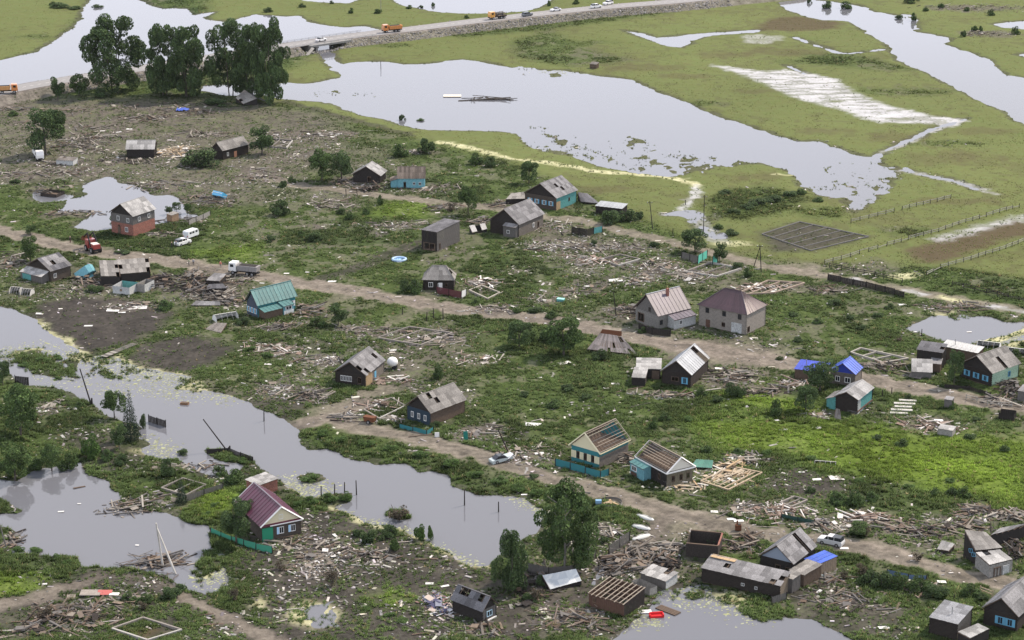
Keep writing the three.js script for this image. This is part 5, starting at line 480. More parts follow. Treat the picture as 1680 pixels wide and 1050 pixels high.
const LANDMARKS = [[217,370,'the red brick house'],[80,450,'the split slate roof log house'],[450,500,'the green-roofed house'],[675,305,'the turquoise cottage'],[602,285,'the wrecked gable hut'],[722,390,'the tall plank barn'],[850,365,'the long slate house'],[905,325,'the shuttered slate house'],[720,465,'the hip-roofed cottage'],[595,615,'the askew log house'],[710,670,'the teal-skirted log house'],[1090,515,'the mauve-roofed house'],[1205,520,'the large plum-roofed house'],[1110,615,'the house with the torn tin roof'],[985,740,'the cream gable house'],[1090,775,'the roofless plank house'],[1385,610,'the blue-roofed house'],[1405,655,'the leaning turquoise house'],[1620,605,'the mint-walled house'],[1530,580,'the dark barn by the pond'],[445,850,'the plum-roofed cottage'],[780,995,'the small plank hut'],[1290,915,'the blue-grey gable house'],[1215,960,'the waterside barn'],[1560,1020,'the bath house'],[232,240,'the pale-roofed shed'],[385,245,'the dark cottage with the ochre door'],[1010,985,'the skeleton shed'],[1150,900,'the burnt brick walls'],[1610,900,'the collapsed slate house'],[200,440,'the broken long roof'],[1000,565,'the collapsed plank roof'],[1550,705,'the cellar block'],[215,700,'the single spruce'],[1150,425,'the turquoise gate'],[1375,20,'the far river'],[700,20,'the highway'],[1260,325,'the weedy hollow beyond the lane'],[100,10,'the far river bank'],[240,1035,'the bare footing by the muddy track'],[300,800,'the flooded spit'],[520,740,'the flood shore'],[80,910,'the lower pond'],[1400,520,'the overgrown dark fence'],[150,180,'the poplars'],[60,250,'the parked white truck'],[1590,790,'the bright green field'],[450,300,'the earth lane'],[920,880,'the tall birch'],[1450,960,'the roadside thicket'],[350,475,'the smashed yard'],[1060,440,'the field of white rubble'],[690,550,'the large timber footing'],[1300,840,'the board heap above the silver car'],[100,540,'the dark vegetable plots']].map(([x, y, t]) => [on(x, y), t]);
const nearTo = (p) => { let b = 1e9, t = ''; for (const [q, s] of LANDMARKS) { const d = Math.hypot(p.x - q.x, (p.z - q.z) * .8); if (d < b) { b = d; t = s; } } return t; };
const many = (k, l, g, a) => { for (let i = 0; i < a.length; i += 4) plant(k, a[i], a[i + 1], a[i + 2], a[i + 3], l + ' near ' + nearTo(on(a[i], a[i + 1])), g); };
many('bush', 'dark leafy bush', 'leafy bushes scattered through the village', [165,160,20,22, 355,172,15,46, 20,190,12,24, 25,300,10,20, 200,415,8,30, 465,306,16,20, 478,300,14,16, 660,257,32,36, 700,251,32,30, 660,300,10,14, 780,270,22,30, 805,273,20,26, 460,353,32,34, 625,336,26,14, 575,360,16,22, 515,395,20,30, 495,388,14,18, 525,395,12,18, 1000,366,30,40, 1030,362,24,34, 1048,358,18,24, 975,402,14,16, 1075,405,14,22, 1228,454,24,20, 1210,440,14,22, 270,508,22,36, 155,478,14,32, 850,512,12,22, 880,512,14,28, 905,520,14,24, 720,622,32,22, 682,482,36,28, 665,478,26,24, 1200,650,30,28, 1212,652,26,24, 1272,680,32,26, 1070,703,30,22, 1090,690,16,24, 1150,650,18,22, 1175,660,18,26, 115,768,32,36, 275,782,40,26, 235,702,32,12, 380,792,36,42, 360,780,22,30, 130,668,14,22, 610,888,32,40, 640,880,24,30, 648,903,30,20, 590,880,20,24, 1425,958,36,38, 1448,962,32,40, 1475,966,34,40, 1505,970,32,44, 1535,978,26,40, 1590,978,24,36, 1610,985,18,26, 1375,827,28,40, 1405,829,30,40, 1430,822,22,30, 1330,808,14,18, 1580,816,22,26, 1560,812,20,22, 1530,812,18,24, 985,590,22,30, 905,560,30,40, 870,560,26,34, 930,640,16,30, 905,668,20,34, 960,655,14,26, 860,650,14,24, 715,700,12,20, 560,350,12,18, 445,395,14,24, 600,352,16,18, 400,532,16,26, 520,535,20,30, 60,768,28,34, 45,690,30,36, 200,762,22,26, 175,755,26,30, 300,745,12,20, 295,970,20,30, 280,980,24,34, 240,988,18,30, 210,985,16,26, 1245,900,12,14, 1140,905,18,26, 1165,892,20,24, 1105,780,10,16, 875,785,12,24, 890,960,22,26, 870,985,20,30, 990,890,16,20, 1160,740,16,30, 1210,745,14,26, 1600,690,10,20, 1590,720,12,24, 1480,730,14,26, 1440,720,12,22, 1490,655,12,14, 1560,670,16,14, 1650,740,12,22, 1380,655,16,20, 1665,585,16,26, 1475,31,9,16, 1500,34,20,13, 1520,18,9,14, 1545,12,10,16, 1580,60,15,12, 1600,50,12,16, 1608,52,14,10, 1665,56,15,16, 1625,25,12,14, 1585,18,10,14, 1490,5,9,20, 1500,1,9,16, 545,6,8,10, 575,22,14,12, 620,22,10,14, 670,14,9,14, 690,13,7,10, 710,10,9,9, 765,30,7,10, 900,10,14,9, 945,6,9,14, 100,12,9,40, 120,14,7,30, 85,8,8,16, 160,12,6,20, 495,12,8,14, 440,20,10,16, 1245,335,12,34, 1225,342,12,30, 1270,330,12,34, 1295,322,12,30, 1205,350,12,26, 1315,318,10,24, 1340,330,10,26, 1180,375,10,20, 1200,385,12,24, 1190,318,9,24, 735,395,10,14, 780,498,10,16, 1055,545,12,18, 1300,520,12,24, 1340,530,12,26, 1395,525,14,22, 1440,520,10,22, 1370,500,12,26, 1460,505,10,20, 1415,540,12,24, 1310,560,10,20, 1280,590,8,14]);
many('dry', 'dry brown bush', 'dry bushes on the mud', [545,962,32,28, 1415,945,24,26, 1290,935,18,20, 385,985,24,20, 235,1000,16,20, 1505,920,16,20, 75,1010,20,34, 460,935,18,20, 880,985,24,26, 1385,950,16,16, 1420,880,18,20, 740,345,14,20, 1475,560,8,14]);
many('green', 'low clump of fresh green weeds', 'clumps of fresh weeds', [510,787,13,34, 640,740,14,30, 690,750,14,34, 740,765,16,36, 600,730,14,30, 560,725,12,30, 530,715,14,30, 780,782,14,32, 820,792,14,34, 850,803,14,30, 880,812,14,30, 540,822,18,30, 565,820,20,28, 510,826,16,28, 490,830,12,24, 410,575,10,24, 440,585,10,26, 1130,690,10,26, 1260,745,10,24, 1330,755,10,26, 1410,790,10,24, 950,820,12,26, 985,835,12,24, 1010,850,12,22, 355,830,8,24, 340,845,8,22, 40,600,7,24, 70,592,8,26, 95,588,7,22, 95,622,5,18, 1240,520,8,18, 640,1010,8,22, 660,1020,8,24, 600,1000,8,20, 60,905,10,26, 90,918,12,26, 110,925,10,22, 30,905,12,24, 1490,800,8,22, 1560,790,8,22, 380,755,10,24, 398,758,10,20, 690,198,5,16]);

// ---------------------------------------------------------------- grass and weeds as one standing mass
{
  const P = [], C = [], NN = []; for (let i = 0; i < 8; i++) { const a = i * .785 + .2, r = .38 + .14 * (i % 3), w = .11, x = Math.cos(a) * .06, z = Math.sin(a) * .06, tx = Math.cos(a) * r, tz = Math.sin(a) * r, px = -Math.sin(a) * w, pz = Math.cos(a) * w, t = .8 + .055 * i; P.push(x - px, 0, z - pz, x + px, 0, z + pz, tx, .5 + .4 * (i % 2), tz); for (let j = 0; j < 3; j++) { C.push(t, t, t); NN.push(Math.cos(a) * .35, .9, Math.sin(a) * .35); } }
  const g = new THREE.BufferGeometry(); g.setAttribute('position', new THREE.Float32BufferAttribute(P, 3)); g.setAttribute('color', new THREE.Float32BufferAttribute(C, 3)); g.setAttribute('normal', new THREE.Float32BufferAttribute(NN, 3));
  const N = 330000, mesh = new THREE.InstancedMesh(g, new THREE.MeshPhysicalMaterial({ vertexColors: true, roughness: .9, side: 2, transmission: .2, thickness: 0, specularIntensity: .1 }), N), o = new THREE.Object3D(), c = new THREE.Color(); let k = 0, tries = 0;
  while (k < N && tries++ < N * 14) {
    const d = 322 + 640 * rnd() ** 1.6, x = rr(-1, 1) * d * .255, z = -d; if (rnd() > Math.min(1, (430 / d) ** 1)) continue;
    const w = weights(x, z), veg = w[0] * .75 + w[1] * .15 + w[2] * .9 + w[10] * 1.3 + w[3] * .09 + w[11] * .05 + w[9] * .2 + w[6] * .12, n1 = fbm(x * .06, z * .05), n2 = vn(x * .45, z * .4), n3 = vn(x * 1.6, z * 1.5), open = 1 - sst(.5, .62, n1 * .55 + n2 * .3 + n3 * .15) * .9 * w[0], clump = sst(.34, .66, vn(x * .23 + 40, z * .2) * .5 + vn(x * .8, z * .8) * .5); if (rnd() > veg * open * (.06 + clump * 1.25)) continue;
    const y = gh(x, z); if (y < (samp(MARSH, x, z) > .5 ? -.1 : .02) || y > 2.3 || w[5] > .3 * rnd() + .12) continue;
    const lush = w[2], far = w[1] + w[9], s = (.28 + .4 * rnd() + (w[10] > .3 ? .3 * rnd() : 0)) * (far > .5 ? .6 : 1); o.position.set(x, y - .03, z); o.rotation.set(rr(-.2, .2), rr(0, 6.3), rr(-.2, .2)); o.scale.set(s * 1.25, s * (.55 + .5 * rnd()), s * 1.25); o.updateMatrix(); mesh.setMatrixAt(k, o.matrix);
    const t = rr(.75, 1.3), dry = rnd() < .035 ? 1 : 0, tone = .62 + .75 * vn(x * .16 + 9, z * .14 + 3); c.setRGB(mix(mix(mix(.07, .13, far), .15, lush), .2, dry) * t * tone, mix(mix(mix(.108, .15, far), .235, lush), .17, dry) * t * tone, mix(mix(mix(.034, .048, far), .03, lush), .09, dry) * t * tone); if (w[10] > .4 && !dry) c.multiplyScalar(.8); mesh.setColorAt(k, c); k++;
  }
  mesh.count = k; tag(mesh, 'grass', 'rough grass and weeds growing over the village ground', 'grass', null, 'stuff');
}

{ // duckweed and scum drifting on the flood
  const g = new THREE.CircleGeometry(1, 7); g.rotateX(-Math.PI / 2); const lines = [[[0,580,60,572,114,583,180,605,240,625,318,638,389,654],4,1500],[[60,612,130,630,200,640,260,640,300,655],3,500],[[141,582,187,590,252,612,316,622],2.5,900],[[549,836,607,861,660,871,685,887,743,909,790,934],1.6,700],[[462,790,500,802,546,806],3,500],[[225,722,265,735,290,745],3,350],[[1090,975,1150,972,1190,990,1250,1005],4,600],[[1610,566,1650,557,1690,541],1.6,700],[[330,940,370,950],3,350],[[840,818,880,832,895,845],2,200],[[1010,1030,1060,1015,1085,1020],2,200],[[880,115,930,118],3,150]];
  const N = 7200, m = new THREE.InstancedMesh(g, S(1, 1, 1, { roughness: .9 }), N), o = new THREE.Object3D(), c = new THREE.Color(); let k = 0;
  for (const [l, w, n] of lines) { const P = pts(l, 0); for (let i = 0; i < n && k < N; i++) { const s = 1 + Math.floor(rnd() * (P.length - 1)), t = rnd(), x = mix(P[s - 1][0], P[s][0], t) + (rnd() + rnd() - 1) * w, z = mix(P[s - 1][1], P[s][1], t) + (rnd() + rnd() - 1) * w * 2; if (gh(x, z) > -.01) continue; const q = rr(.05, .2) + (rnd() > .95 ? .15 : 0); o.position.set(x, .006 + rnd() * .01, z); o.rotation.y = rr(0, 6); o.scale.set(q * rr(1, 2.2), 1, q); o.updateMatrix(); m.setMatrixAt(k, o.matrix); const v = rr(.16, .36); c.setRGB(v * .9, v * .95, v * rr(.5, .72)); m.setColorAt(k, c); k++; } }
  m.count = k; tag(m, 'algae_scum', 'pale green algae scum drifting along the flood margins', 'scum', null, 'stuff');
}
// ---------------------------------------------------------------- wreckage
const TONES = { grey: [M.boardGrey, M.logGrey, wood(.32, .28, .24), M.boardBrown, wood(.2, .19, .18), wood(.28, .22, .17), M.logDark], pale: [wood(.37, .335, .29), wood(.45, .42, .37), M.boardGrey, M.boardBrown, M.logGrey, wood(.27, .235, .2), M.logDark], white: [S(.55, .54, .52), S(.36, .35, .34), wood(.36, .31, .26), M.boardGrey, M.logGrey, wood(.3, .24, .19), wood(.26, .22, .18)], dark: [M.boardDark, M.boardBrown, M.boardGrey, M.logDark], new: [M.newWood, wood(.6, .5, .37), wood(.66, .58, .46), M.ply, S(.6, .58, .54)], pink: [wood(.36, .28, .235), wood(.3, .22, .18), wood(.5, .46, .42), M.boardBrown, S(.55, .53, .5)], brown: [M.boardBrown, wood(.25, .2, .165), wood(.32, .28, .235), M.boardGrey, M.logDark], cloth: [S(.46, .46, .48), S(.06, .06, .11), S(.3, .18, .17), S(.42, .36, .32), S(.2, .21, .26)] };
const WORD = { grey: 'weathered grey plank', pale: 'pale splintered timber', white: 'white scrap and sheet', dark: 'dark broken timber', new: 'fresh yellow timber', pink: 'reddish board and brick', brown: 'brown splintered board', cloth: 'mixed cloth and bedding' };
const inWater = (x, z) => gh(x, z) < -.05;
const CHIP = (() => { const g = new THREE.BoxGeometry(1, 1, 1); return g; })();
const chipMats = {}; 
for (const h of HEAPS) {
  const c = on(h.px, h.py), m = mpp(c), RX = h.rx * m, RZ = h.ry * m / .33, g = new THREE.Group(), tones = TONES[h.pal], dir = rr(0, 3.1); g.position.copy(c);
  const hub = [0, 1, 2, 3, 4].map(() => [rr(-.7, .7), rr(-.7, .7)]); const loc = () => { const q = pick(hub), a = rr(0, 6.3), r = rnd() * .85, x = q[0] + Math.cos(a) * r, z = q[1] + Math.sin(a) * r; return [x * RX, z * RZ, clamp(r * 1.2)]; };
  for (let i = 0; i < h.nb * 2.3; i++) { const [x, z, r] = loc(), bt = h.pal === 'white' ? TONES.pale : tones, kind = h.pal === 'cloth' ? .7 : rnd(), gy = Math.max(gh(c.x + x, c.z + z), 0) - c.y, up = h.h * 1.5 * (1 - r) * rnd(); let b;
    if (kind < .62) { b = part(g, 'board', BOX, pick(bt), x, gy + .07 + up, z, rr(1.4, 4.8), rr(.06, .16), rr(.16, .42)); b.rotation.set(rr(-.1, .1), dir + (rnd() < .5 ? 0 : 1.57) + rr(-.5, .5), rr(-1, 1) * (.05 + .3 * h.h * (1 - r))); }
    else if (kind < .86) { b = part(g, 'sheet', PLAINSHEET, pick(tones), x, gy + .12 + up, z, rr(.9, 1.9), 1, rr(.7, 1.4)); b.rotation.set(rr(-.22, .22), rr(0, 3.1), rr(-.22, .22)); }
    else { b = part(g, 'beam', BOX, pick(bt), x, gy + .1 + up, z, rr(2.5, 5), rr(.16, .24), rr(.16, .24)); b.rotation.set(0, dir + rr(-.4, .4), rr(-.12, .12)); } }
  const per = tones.map(() => []); // small splinters and scraps, too fine to pick apart
  for (let i = 0; i < h.ns * 1.35; i++) { const [x, z] = loc().map((v) => v * 1.12), y = gh(c.x + x, c.z + z); const b = CHIP.clone(), big = rnd(); b.scale(rr(.15, .5) + (big > .7 ? rr(0, 1.5) : 0), rr(.03, .12), rr(.08, .3) + (big < .12 ? .4 : 0)); b.rotateY(rr(0, 3.1)); if (rnd() < .5) b.rotateX(rr(-.5, .5)); b.translate(x, Math.max(y, 0) - c.y + .05 + rr(0, h.h * .35), z); per[Math.floor(rnd() * tones.length)].push(b); }
  per.forEach((l, i) => { if (!l.length) return; const s = part(g, 'splinters', mergeGeometries(l), tones[i]); s.userData.kind = 'stuff'; });
  tag(g, 'debris_heap', WORD[h.pal] + ' debris heap ' + h.where, 'debris');
}
{ // fine litter over the whole village
  const N = 11000, g = CHIP, mesh = new THREE.InstancedMesh(g, S(1, 1, 1, { roughness: .9 }), N), o = new THREE.Object3D(), c = new THREE.Color(); let k = 0, t = 0;
  while (k < N && t++ < N * 12) { const d = 322 + 360 * rnd(), x = rr(-1, 1) * d * .25, z = -d, w = weights(x, z), p = w[3] * 1 + w[11] * .65 + w[0] * .16 + w[4] * .14 + w[10] * .12 + w[5] * .06; if (rnd() > p * (.1 + sst(.42, .68, fbm(x * .11, z * .11)) * 1.4)) continue; const y = gh(x, z); if (y < .02) continue; const big = rnd() ** 5; o.position.set(x, y + .05, z); o.rotation.set(rr(-.2, .2), rr(0, 6.3), rr(-.2, .2)); o.scale.set(.14 + .3 * rnd() + big * 1.4, .08, .1 + .22 * rnd() + big * .3); o.updateMatrix(); mesh.setMatrixAt(k, o.matrix); const q = rnd(), v = q < .2 ? rr(.42, .62) : q < .72 ? rr(.18, .36) : rr(.05, .14); c.setRGB(v, v * rr(.88, 1), v * rr(.76, 1)); mesh.setColorAt(k, c); k++; }
  mesh.count = k; tag(mesh, 'litter', 'fine splinters and scraps strewn over the village ground', 'litter', null, 'stuff');
}
{ // rubble of the highway embankment
  const g = new THREE.IcosahedronGeometry(1, 0), N = 3600, mesh = new THREE.InstancedMesh(g, S(1, 1, 1, { roughness: .95 }), N), o = new THREE.Object3D(), c = new THREE.Color(), curve = new THREE.CatmullRomCurve3(hwy.map(([x, z]) => V(x, 0, z))); let k = 0;
  while (k < N) { const u = rr(.12, .9), p = curve.getPointAt(u), t = curve.getTangentAt(u), off = (rnd() < .85 ? 1 : -1) * rr(5.8, 10), x = p.x - t.z * off, z = p.z + t.x * off, y = gh(x, z); if (Math.hypot(x - bridgeAt.x, z - bridgeAt.z) < 7) { k++; continue; } const s = rr(.1, .3) + (rnd() > .96 ? .25 : 0); o.position.set(x, Math.max(0, y) + s * .3, z); o.rotation.set(rr(0, 6), rr(0, 6), rr(0, 6)); o.scale.set(s * 1.3, s * .8, s); o.updateMatrix(); mesh.setMatrixAt(k, o.matrix); const v = rr(.12, .36); c.setRGB(v, v * .95, v * .9); mesh.setColorAt(k, c); k++; }
  tag(mesh, 'embankment_rubble', 'pale broken stone covering the slopes of the highway embankment', 'rubble', null, 'stuff');
}
// loose sheets and boards that lie by themselves
function loose(a, name, label, group, mat, sz) { for (let i = 0; i < a.length; i += 4) { const [px, py, lp, ang] = a.slice(i, i + 4), p = on(px, py), m = mpp(p), L = lp * m, b = new THREE.Mesh(sz === 'sheet' ? PLAINSHEET : BOX, Array.isArray(mat) ? pick(mat) : mat); b.position.copy(p); b.position.y += .1; const lab = label + ' near ' + nearTo(p); b.rotation.set(rr(-.05, .05), ang * Math.PI / 180, rr(-.06, .06), 'YXZ'); b.scale.set(L, sz === 'sheet' ? 1 : .08, sz === 'sheet' ? L * rr(.45, .7) : rr(.2, .45)); tag(b, name, lab, sz === 'sheet' ? 'sheet' : 'board', group); } }
loose([212,212,10,0, 195,217,9,30, 168,215,8,20, 1275,478,20,10, 925,596,24,30, 875,697,26,-5, 1285,705,14,0, 1340,702,14,0, 1275,690,8,20, 705,958,14,0, 730,962,14,20, 1375,784,30,8, 1340,787,14,5, 1315,775,10,0, 885,620,8,10, 1010,630,14,0, 1085,652,14,0, 995,637,10,20, 680,560,10,0, 645,575,12,10, 640,550,10,0, 540,587,18,15, 440,598,12,0, 472,600,14,0, 625,690,20,5, 770,682,14,-10, 660,678,12,0, 185,510,20,0, 230,505,22,5, 200,513,12,0, 65,515,12,0, 145,535,14,0, 430,465,8,0, 470,449,9,0, 505,447,8,0, 545,462,14,0, 655,430,8,0, 885,462,8,40, 965,470,14,0, 1010,460,22,4, 1030,466,10,30, 1135,465,12,-10, 1180,605,14,0, 1500,545,8,10, 1590,545,8,0, 1385,480,10,0, 1370,500,10,10, 1480,500,14,0, 100,840,10,0, 130,827,6,0, 225,895,6,0, 1545,955,14,0, 1400,948,12,20, 1385,900,14,0, 1450,1030,18,10, 1110,912,12,10, 1075,945,14,0, 1040,775,14,0, 1240,776,10,0, 920,870,20,0, 905,832,12,0, 860,812,10,0, 1570,695,10,0, 1540,690,14,0, 120,670,16,-15, 70,675,14,0, 1212,855,16,5, 1172,840,12,0, 1200,852,14,10, 1232,850,14,-20], 'loose_sheet', 'pale flat sheet lying loose', 'pale sheets lying loose about the village', [S(.62, .61, .59), S(.5, .5, .49), S(.68, .68, .67)], 'sheet');
loose([540,840,30,15, 700,918,38,4, 445,846,34,12, 480,850,22,5, 1030,640,60,30, 1050,665,40,28, 1165,640,40,20, 1090,430,60,5, 985,440,50,20, 600,595,50,22, 560,560,60,18, 470,580,50,30, 400,560,40,-10, 880,690,20,30, 720,690,30,20, 690,715,40,15, 860,780,18,10, 1300,735,12,0, 1400,975,50,25, 1370,990,60,20, 1430,995,34,10, 1455,1000,36,12, 1385,880,40,-8, 1300,860,50,5, 1255,865,44,-10, 1500,880,60,-14, 1550,890,50,-12, 1590,905,40,20, 350,1025,34,15, 330,1010,40,10, 420,835,30,20, 130,800,20,30, 300,240,30,20, 170,200,40,20, 235,222,40,15, 110,230,30,-10, 340,195,50,8, 300,205,30,10, 610,215,20,0, 520,205,24,0, 455,240,60,40, 450,330,30,30, 690,365,24,10, 905,440,40,10, 930,420,34,-20, 1160,430,30,10, 1095,475,34,16, 1050,480,26,25, 800,545,60,20, 640,540,50,18, 760,560,30,30, 1410,640,20,0, 1480,668,34,5, 1200,800,50,-15, 1215,785,60,20, 1150,815,40,-20, 1240,790,50,22, 410,655,12,60, 905,905,30,20, 860,915,20,10, 1000,900,40,-20, 740,1010,30,20, 800,1040,40,30, 690,1040,30,20, 480,1000,40,20, 460,1020,24,25, 560,940,30,30, 620,905,40,25, 660,890,30,15, 40,1020,40,10, 80,1000,30,-20, 180,1020,50,18, 20,1035,40,5, 235,980,30,10, 320,925,26,20, 235,925,30,30], 'loose_board', 'weathered board lying loose', 'boards lying loose about the village', [wood(.42, .38, .33), wood(.5, .47, .43), M.boardGrey, M.boardBrown], 'board');
// bare footings of houses that were carried off
function footing(q, label, cross = 1, mat = [wood(.34, .31, .28), S(.33, .32, .3), wood(.26, .24, .22)], th = 1) { const w = q.map(([x, y]) => on(x, y)), c = w.reduce((a, b) => a.add(b), V(0, 0, 0)).multiplyScalar(.25); const w2 = q.map(([x, y]) => on(x, y).sub(c)), g = new THREE.Group(); g.position.copy(c); for (let i = 0; i < 4; i++) between(g, 'sill_beam', w2[i].clone().setY(w2[i].y + .2), w2[(i + 1) % 4].clone().setY(w2[(i + 1) % 4].y + .2), .34 * th, .5 * th, pick(mat)); for (let i = 1; i <= cross; i++) { const t = i / (cross + 1), a = w2[0].clone().lerp(w2[1], t), b = w2[3].clone().lerp(w2[2], t); between(g, 'cross_beam', a.setY(a.y + .14), b.setY(b.y + .14), .28 * th, .4 * th, pick(mat)); } return tag(g, 'house_footing', label, 'footing'); }
footing([[184, 1034], [242, 1053], [298, 1036], [235, 1016]], 'pale timber house footing with red earth pit below the muddy track', 0); footing([[1396, 580], [1450, 597], [1490, 590], [1412, 573]], 'concrete house footing with three cells on the grass beyond the blue roof', 2, [S(.32, .3, .27)]); footing([[984, 427], [1014, 437], [1050, 427], [1017, 419]], 'timber footing amid reddish rubble near the lane'); footing([[1125, 447], [1176, 455], [1216, 442], [1166, 432]], 'timber footing amid white rubble by the turquoise gate'); footing([[597, 674], [622, 689], [665, 668], [642, 655]], 'timber footing round a pit between two log houses', 0); footing([[620, 556], [690, 568], [742, 548], [672, 538]], 'large timber footing strewn with white scrap', 2); footing([[1280, 827], [1298, 834], [1324, 823], [1303, 817]], 'small timber footing amid boards above the silver car'); footing([[265, 803], [305, 815], [338, 798], [300, 787]], 'timber footing on the flooded spit beside the picket fence', 1); footing([[420, 240], [470, 244], [480, 232], [440, 228]], 'broken pale footing below the dark track'); footing([[1205, 485], [1270, 482], [1320, 466], [1260, 462]], 'pinkish board footing behind the large plum-roofed house', 2, [wood(.46, .37, .3)]); footing([[770, 478], [800, 492], [820, 482], [790, 470]], 'low brick footing beside the hip-roofed cottage', 0, [wood(.5, .46, .4)]); footing([[1250, 385], [1330, 412], [1425, 389], [1312, 365]], 'wide frame of grey garden beds near the lane', 4, [wood(.26, .25, .24)], .55); footing([[1150, 792], [1195, 806], [1250, 778], [1200, 768]], 'new yellow timber floor frame beside the roofless log house', 4, [M.newWood]);
// ---------------------------------------------------------------- vehicles
const WHEEL = (() => { const g = new THREE.CylinderGeometry(.5, .5, 1, 14); g.rotateX(Math.PI / 2); return g; })();
function wheels(g, list, r, w) { for (const [x, z] of list) { const t = part(g, 'wheel', WHEEL, M.tyre, x, r, z, r * 2, r * 2, w); part(t, 'rim', WHEEL, M.steel, 0, 0, 0, .55, .55, 1.04); } }
function place(g, rear, front, y) { const a = y == null ? on(...rear) : at(...rear, y), b = y == null ? on(...front) : at(...front, y); g.position.copy(a).add(b).multiplyScalar(.5); g.position.y = y ?? Math.max(.05, gh(g.position.x, g.position.z)); g.rotation.y = Math.atan2(-(b.z - a.z), b.x - a.x); }
function extr(pts2, w, bevel = .06) { const s = new THREE.Shape(); pts2.forEach(([x, y], i) => i ? s.lineTo(x, y) : s.moveTo(x, y)); const g = new THREE.ExtrudeGeometry(s, { depth: w - bevel * 2, bevelEnabled: true, bevelSize: bevel, bevelThickness: bevel, bevelSegments: 2 }); g.translate(0, 0, -(w - bevel * 2) / 2); return g; }
const paint = (r, g, b) => new THREE.MeshPhysicalMaterial({ color: new THREE.Color().setRGB(r, g, b), roughness: .35, clearcoat: .6, clearcoatRoughness: .2 });
const WHITEP = paint(.72, .72, .72), SILVER = paint(.5, .51, .52), GREYP = paint(.09, .1, .12), ORANGE = paint(.52, .19, .05), ORANGE2 = paint(.6, .3, .07), GREYBED = S(.24, .23, .23);
const BODY = { suv: extr([[-2.25, .35], [2.2, .35], [2.3, .7], [2.15, .98], [1.1, 1.1], [-2.2, 1.1], [-2.32, .8]], 1.78), sedan: extr([[-2.15, .3], [2.15, .3], [2.2, .62], [2, .85], [1, .92], [-1.5, .95], [-2.15, .9], [-2.22, .6]], 1.72), van: extr([[-2.15, .45], [2.1, .45], [2.2, .9], [2.1, 1.25], [1.9, 1.9], [1.7, 2.1], [-2.05, 2.1], [-2.2, 1.9]], 1.85) };
const TOP = { suv: extr([[1.1, 1.08], [.45, 1.66], [-1.95, 1.7], [-2.2, 1.08]], 1.6, .08), sedan: extr([[1, .9], [.3, 1.4], [-.95, 1.42], [-1.6, .93]], 1.5, .08), van: null };
function car(kind, rear, front, m, label, y, group) {
  const g = new THREE.Group(); place(g, rear, front, y); part(g, 'body', BODY[kind], m);
  if (TOP[kind]) { const t = part(g, 'cabin', TOP[kind], M.glass), h = kind === 'suv' ? 1.72 : 1.44, x0 = kind === 'suv' ? -2.0 : -.95, x1 = kind === 'suv' ? .5 : .3; part(g, 'roof', BOX, m, (x0 + x1) / 2, h, 0, x1 - x0, .07, 1.52); for (const z of [-.8, .8]) for (const x of kind === 'suv' ? [-.75, .35] : [-.35]) part(g, 'pillar', BOX, m, x - .1, (h + 1) / 2, z * .985, .1, h - 1, .06); }
  else { for (const z of [-.93, .93]) for (const x of [-1.2, -.1, 1.2]) part(g, 'side_window', BOX, M.glass, x, 1.6, z, .85, .5, .03); const w = part(g, 'windscreen', BOX, M.glass, 2.02, 1.6, 0, .04, .6, 1.5); w.rotation.z = .28; }
  for (const z of [-.65, .65]) { part(g, 'headlight', BOX, S(.8, .8, .78, { roughness: .2 }), kind === 'van' ? 2.2 : 2.24, .82, z, .08, .16, .34); part(g, 'tail_light', BOX, M.redP, kind === 'sedan' ? -2.2 : -2.26, .85, z, .06, .26, .22); }
  wheels(g, [[1.35, .8], [1.35, -.8], [-1.4, .8], [-1.4, -.8]], .36, .24); return tag(g, kind === 'van' ? 'minivan' : kind === 'suv' ? 'estate_car' : 'sedan_car', label, kind === 'van' ? 'van' : 'car', group);
}
const CABG = extr([[-.9, 1], [.95, 1], [1, 1.8], [.8, 2.95], [-.85, 3.0]], 2.3, .1), BEDG = extr([[-3.0, 0], [2.0, 0], [2.2, 1.2], [-3.2, 1.2]], 2.35, .05);
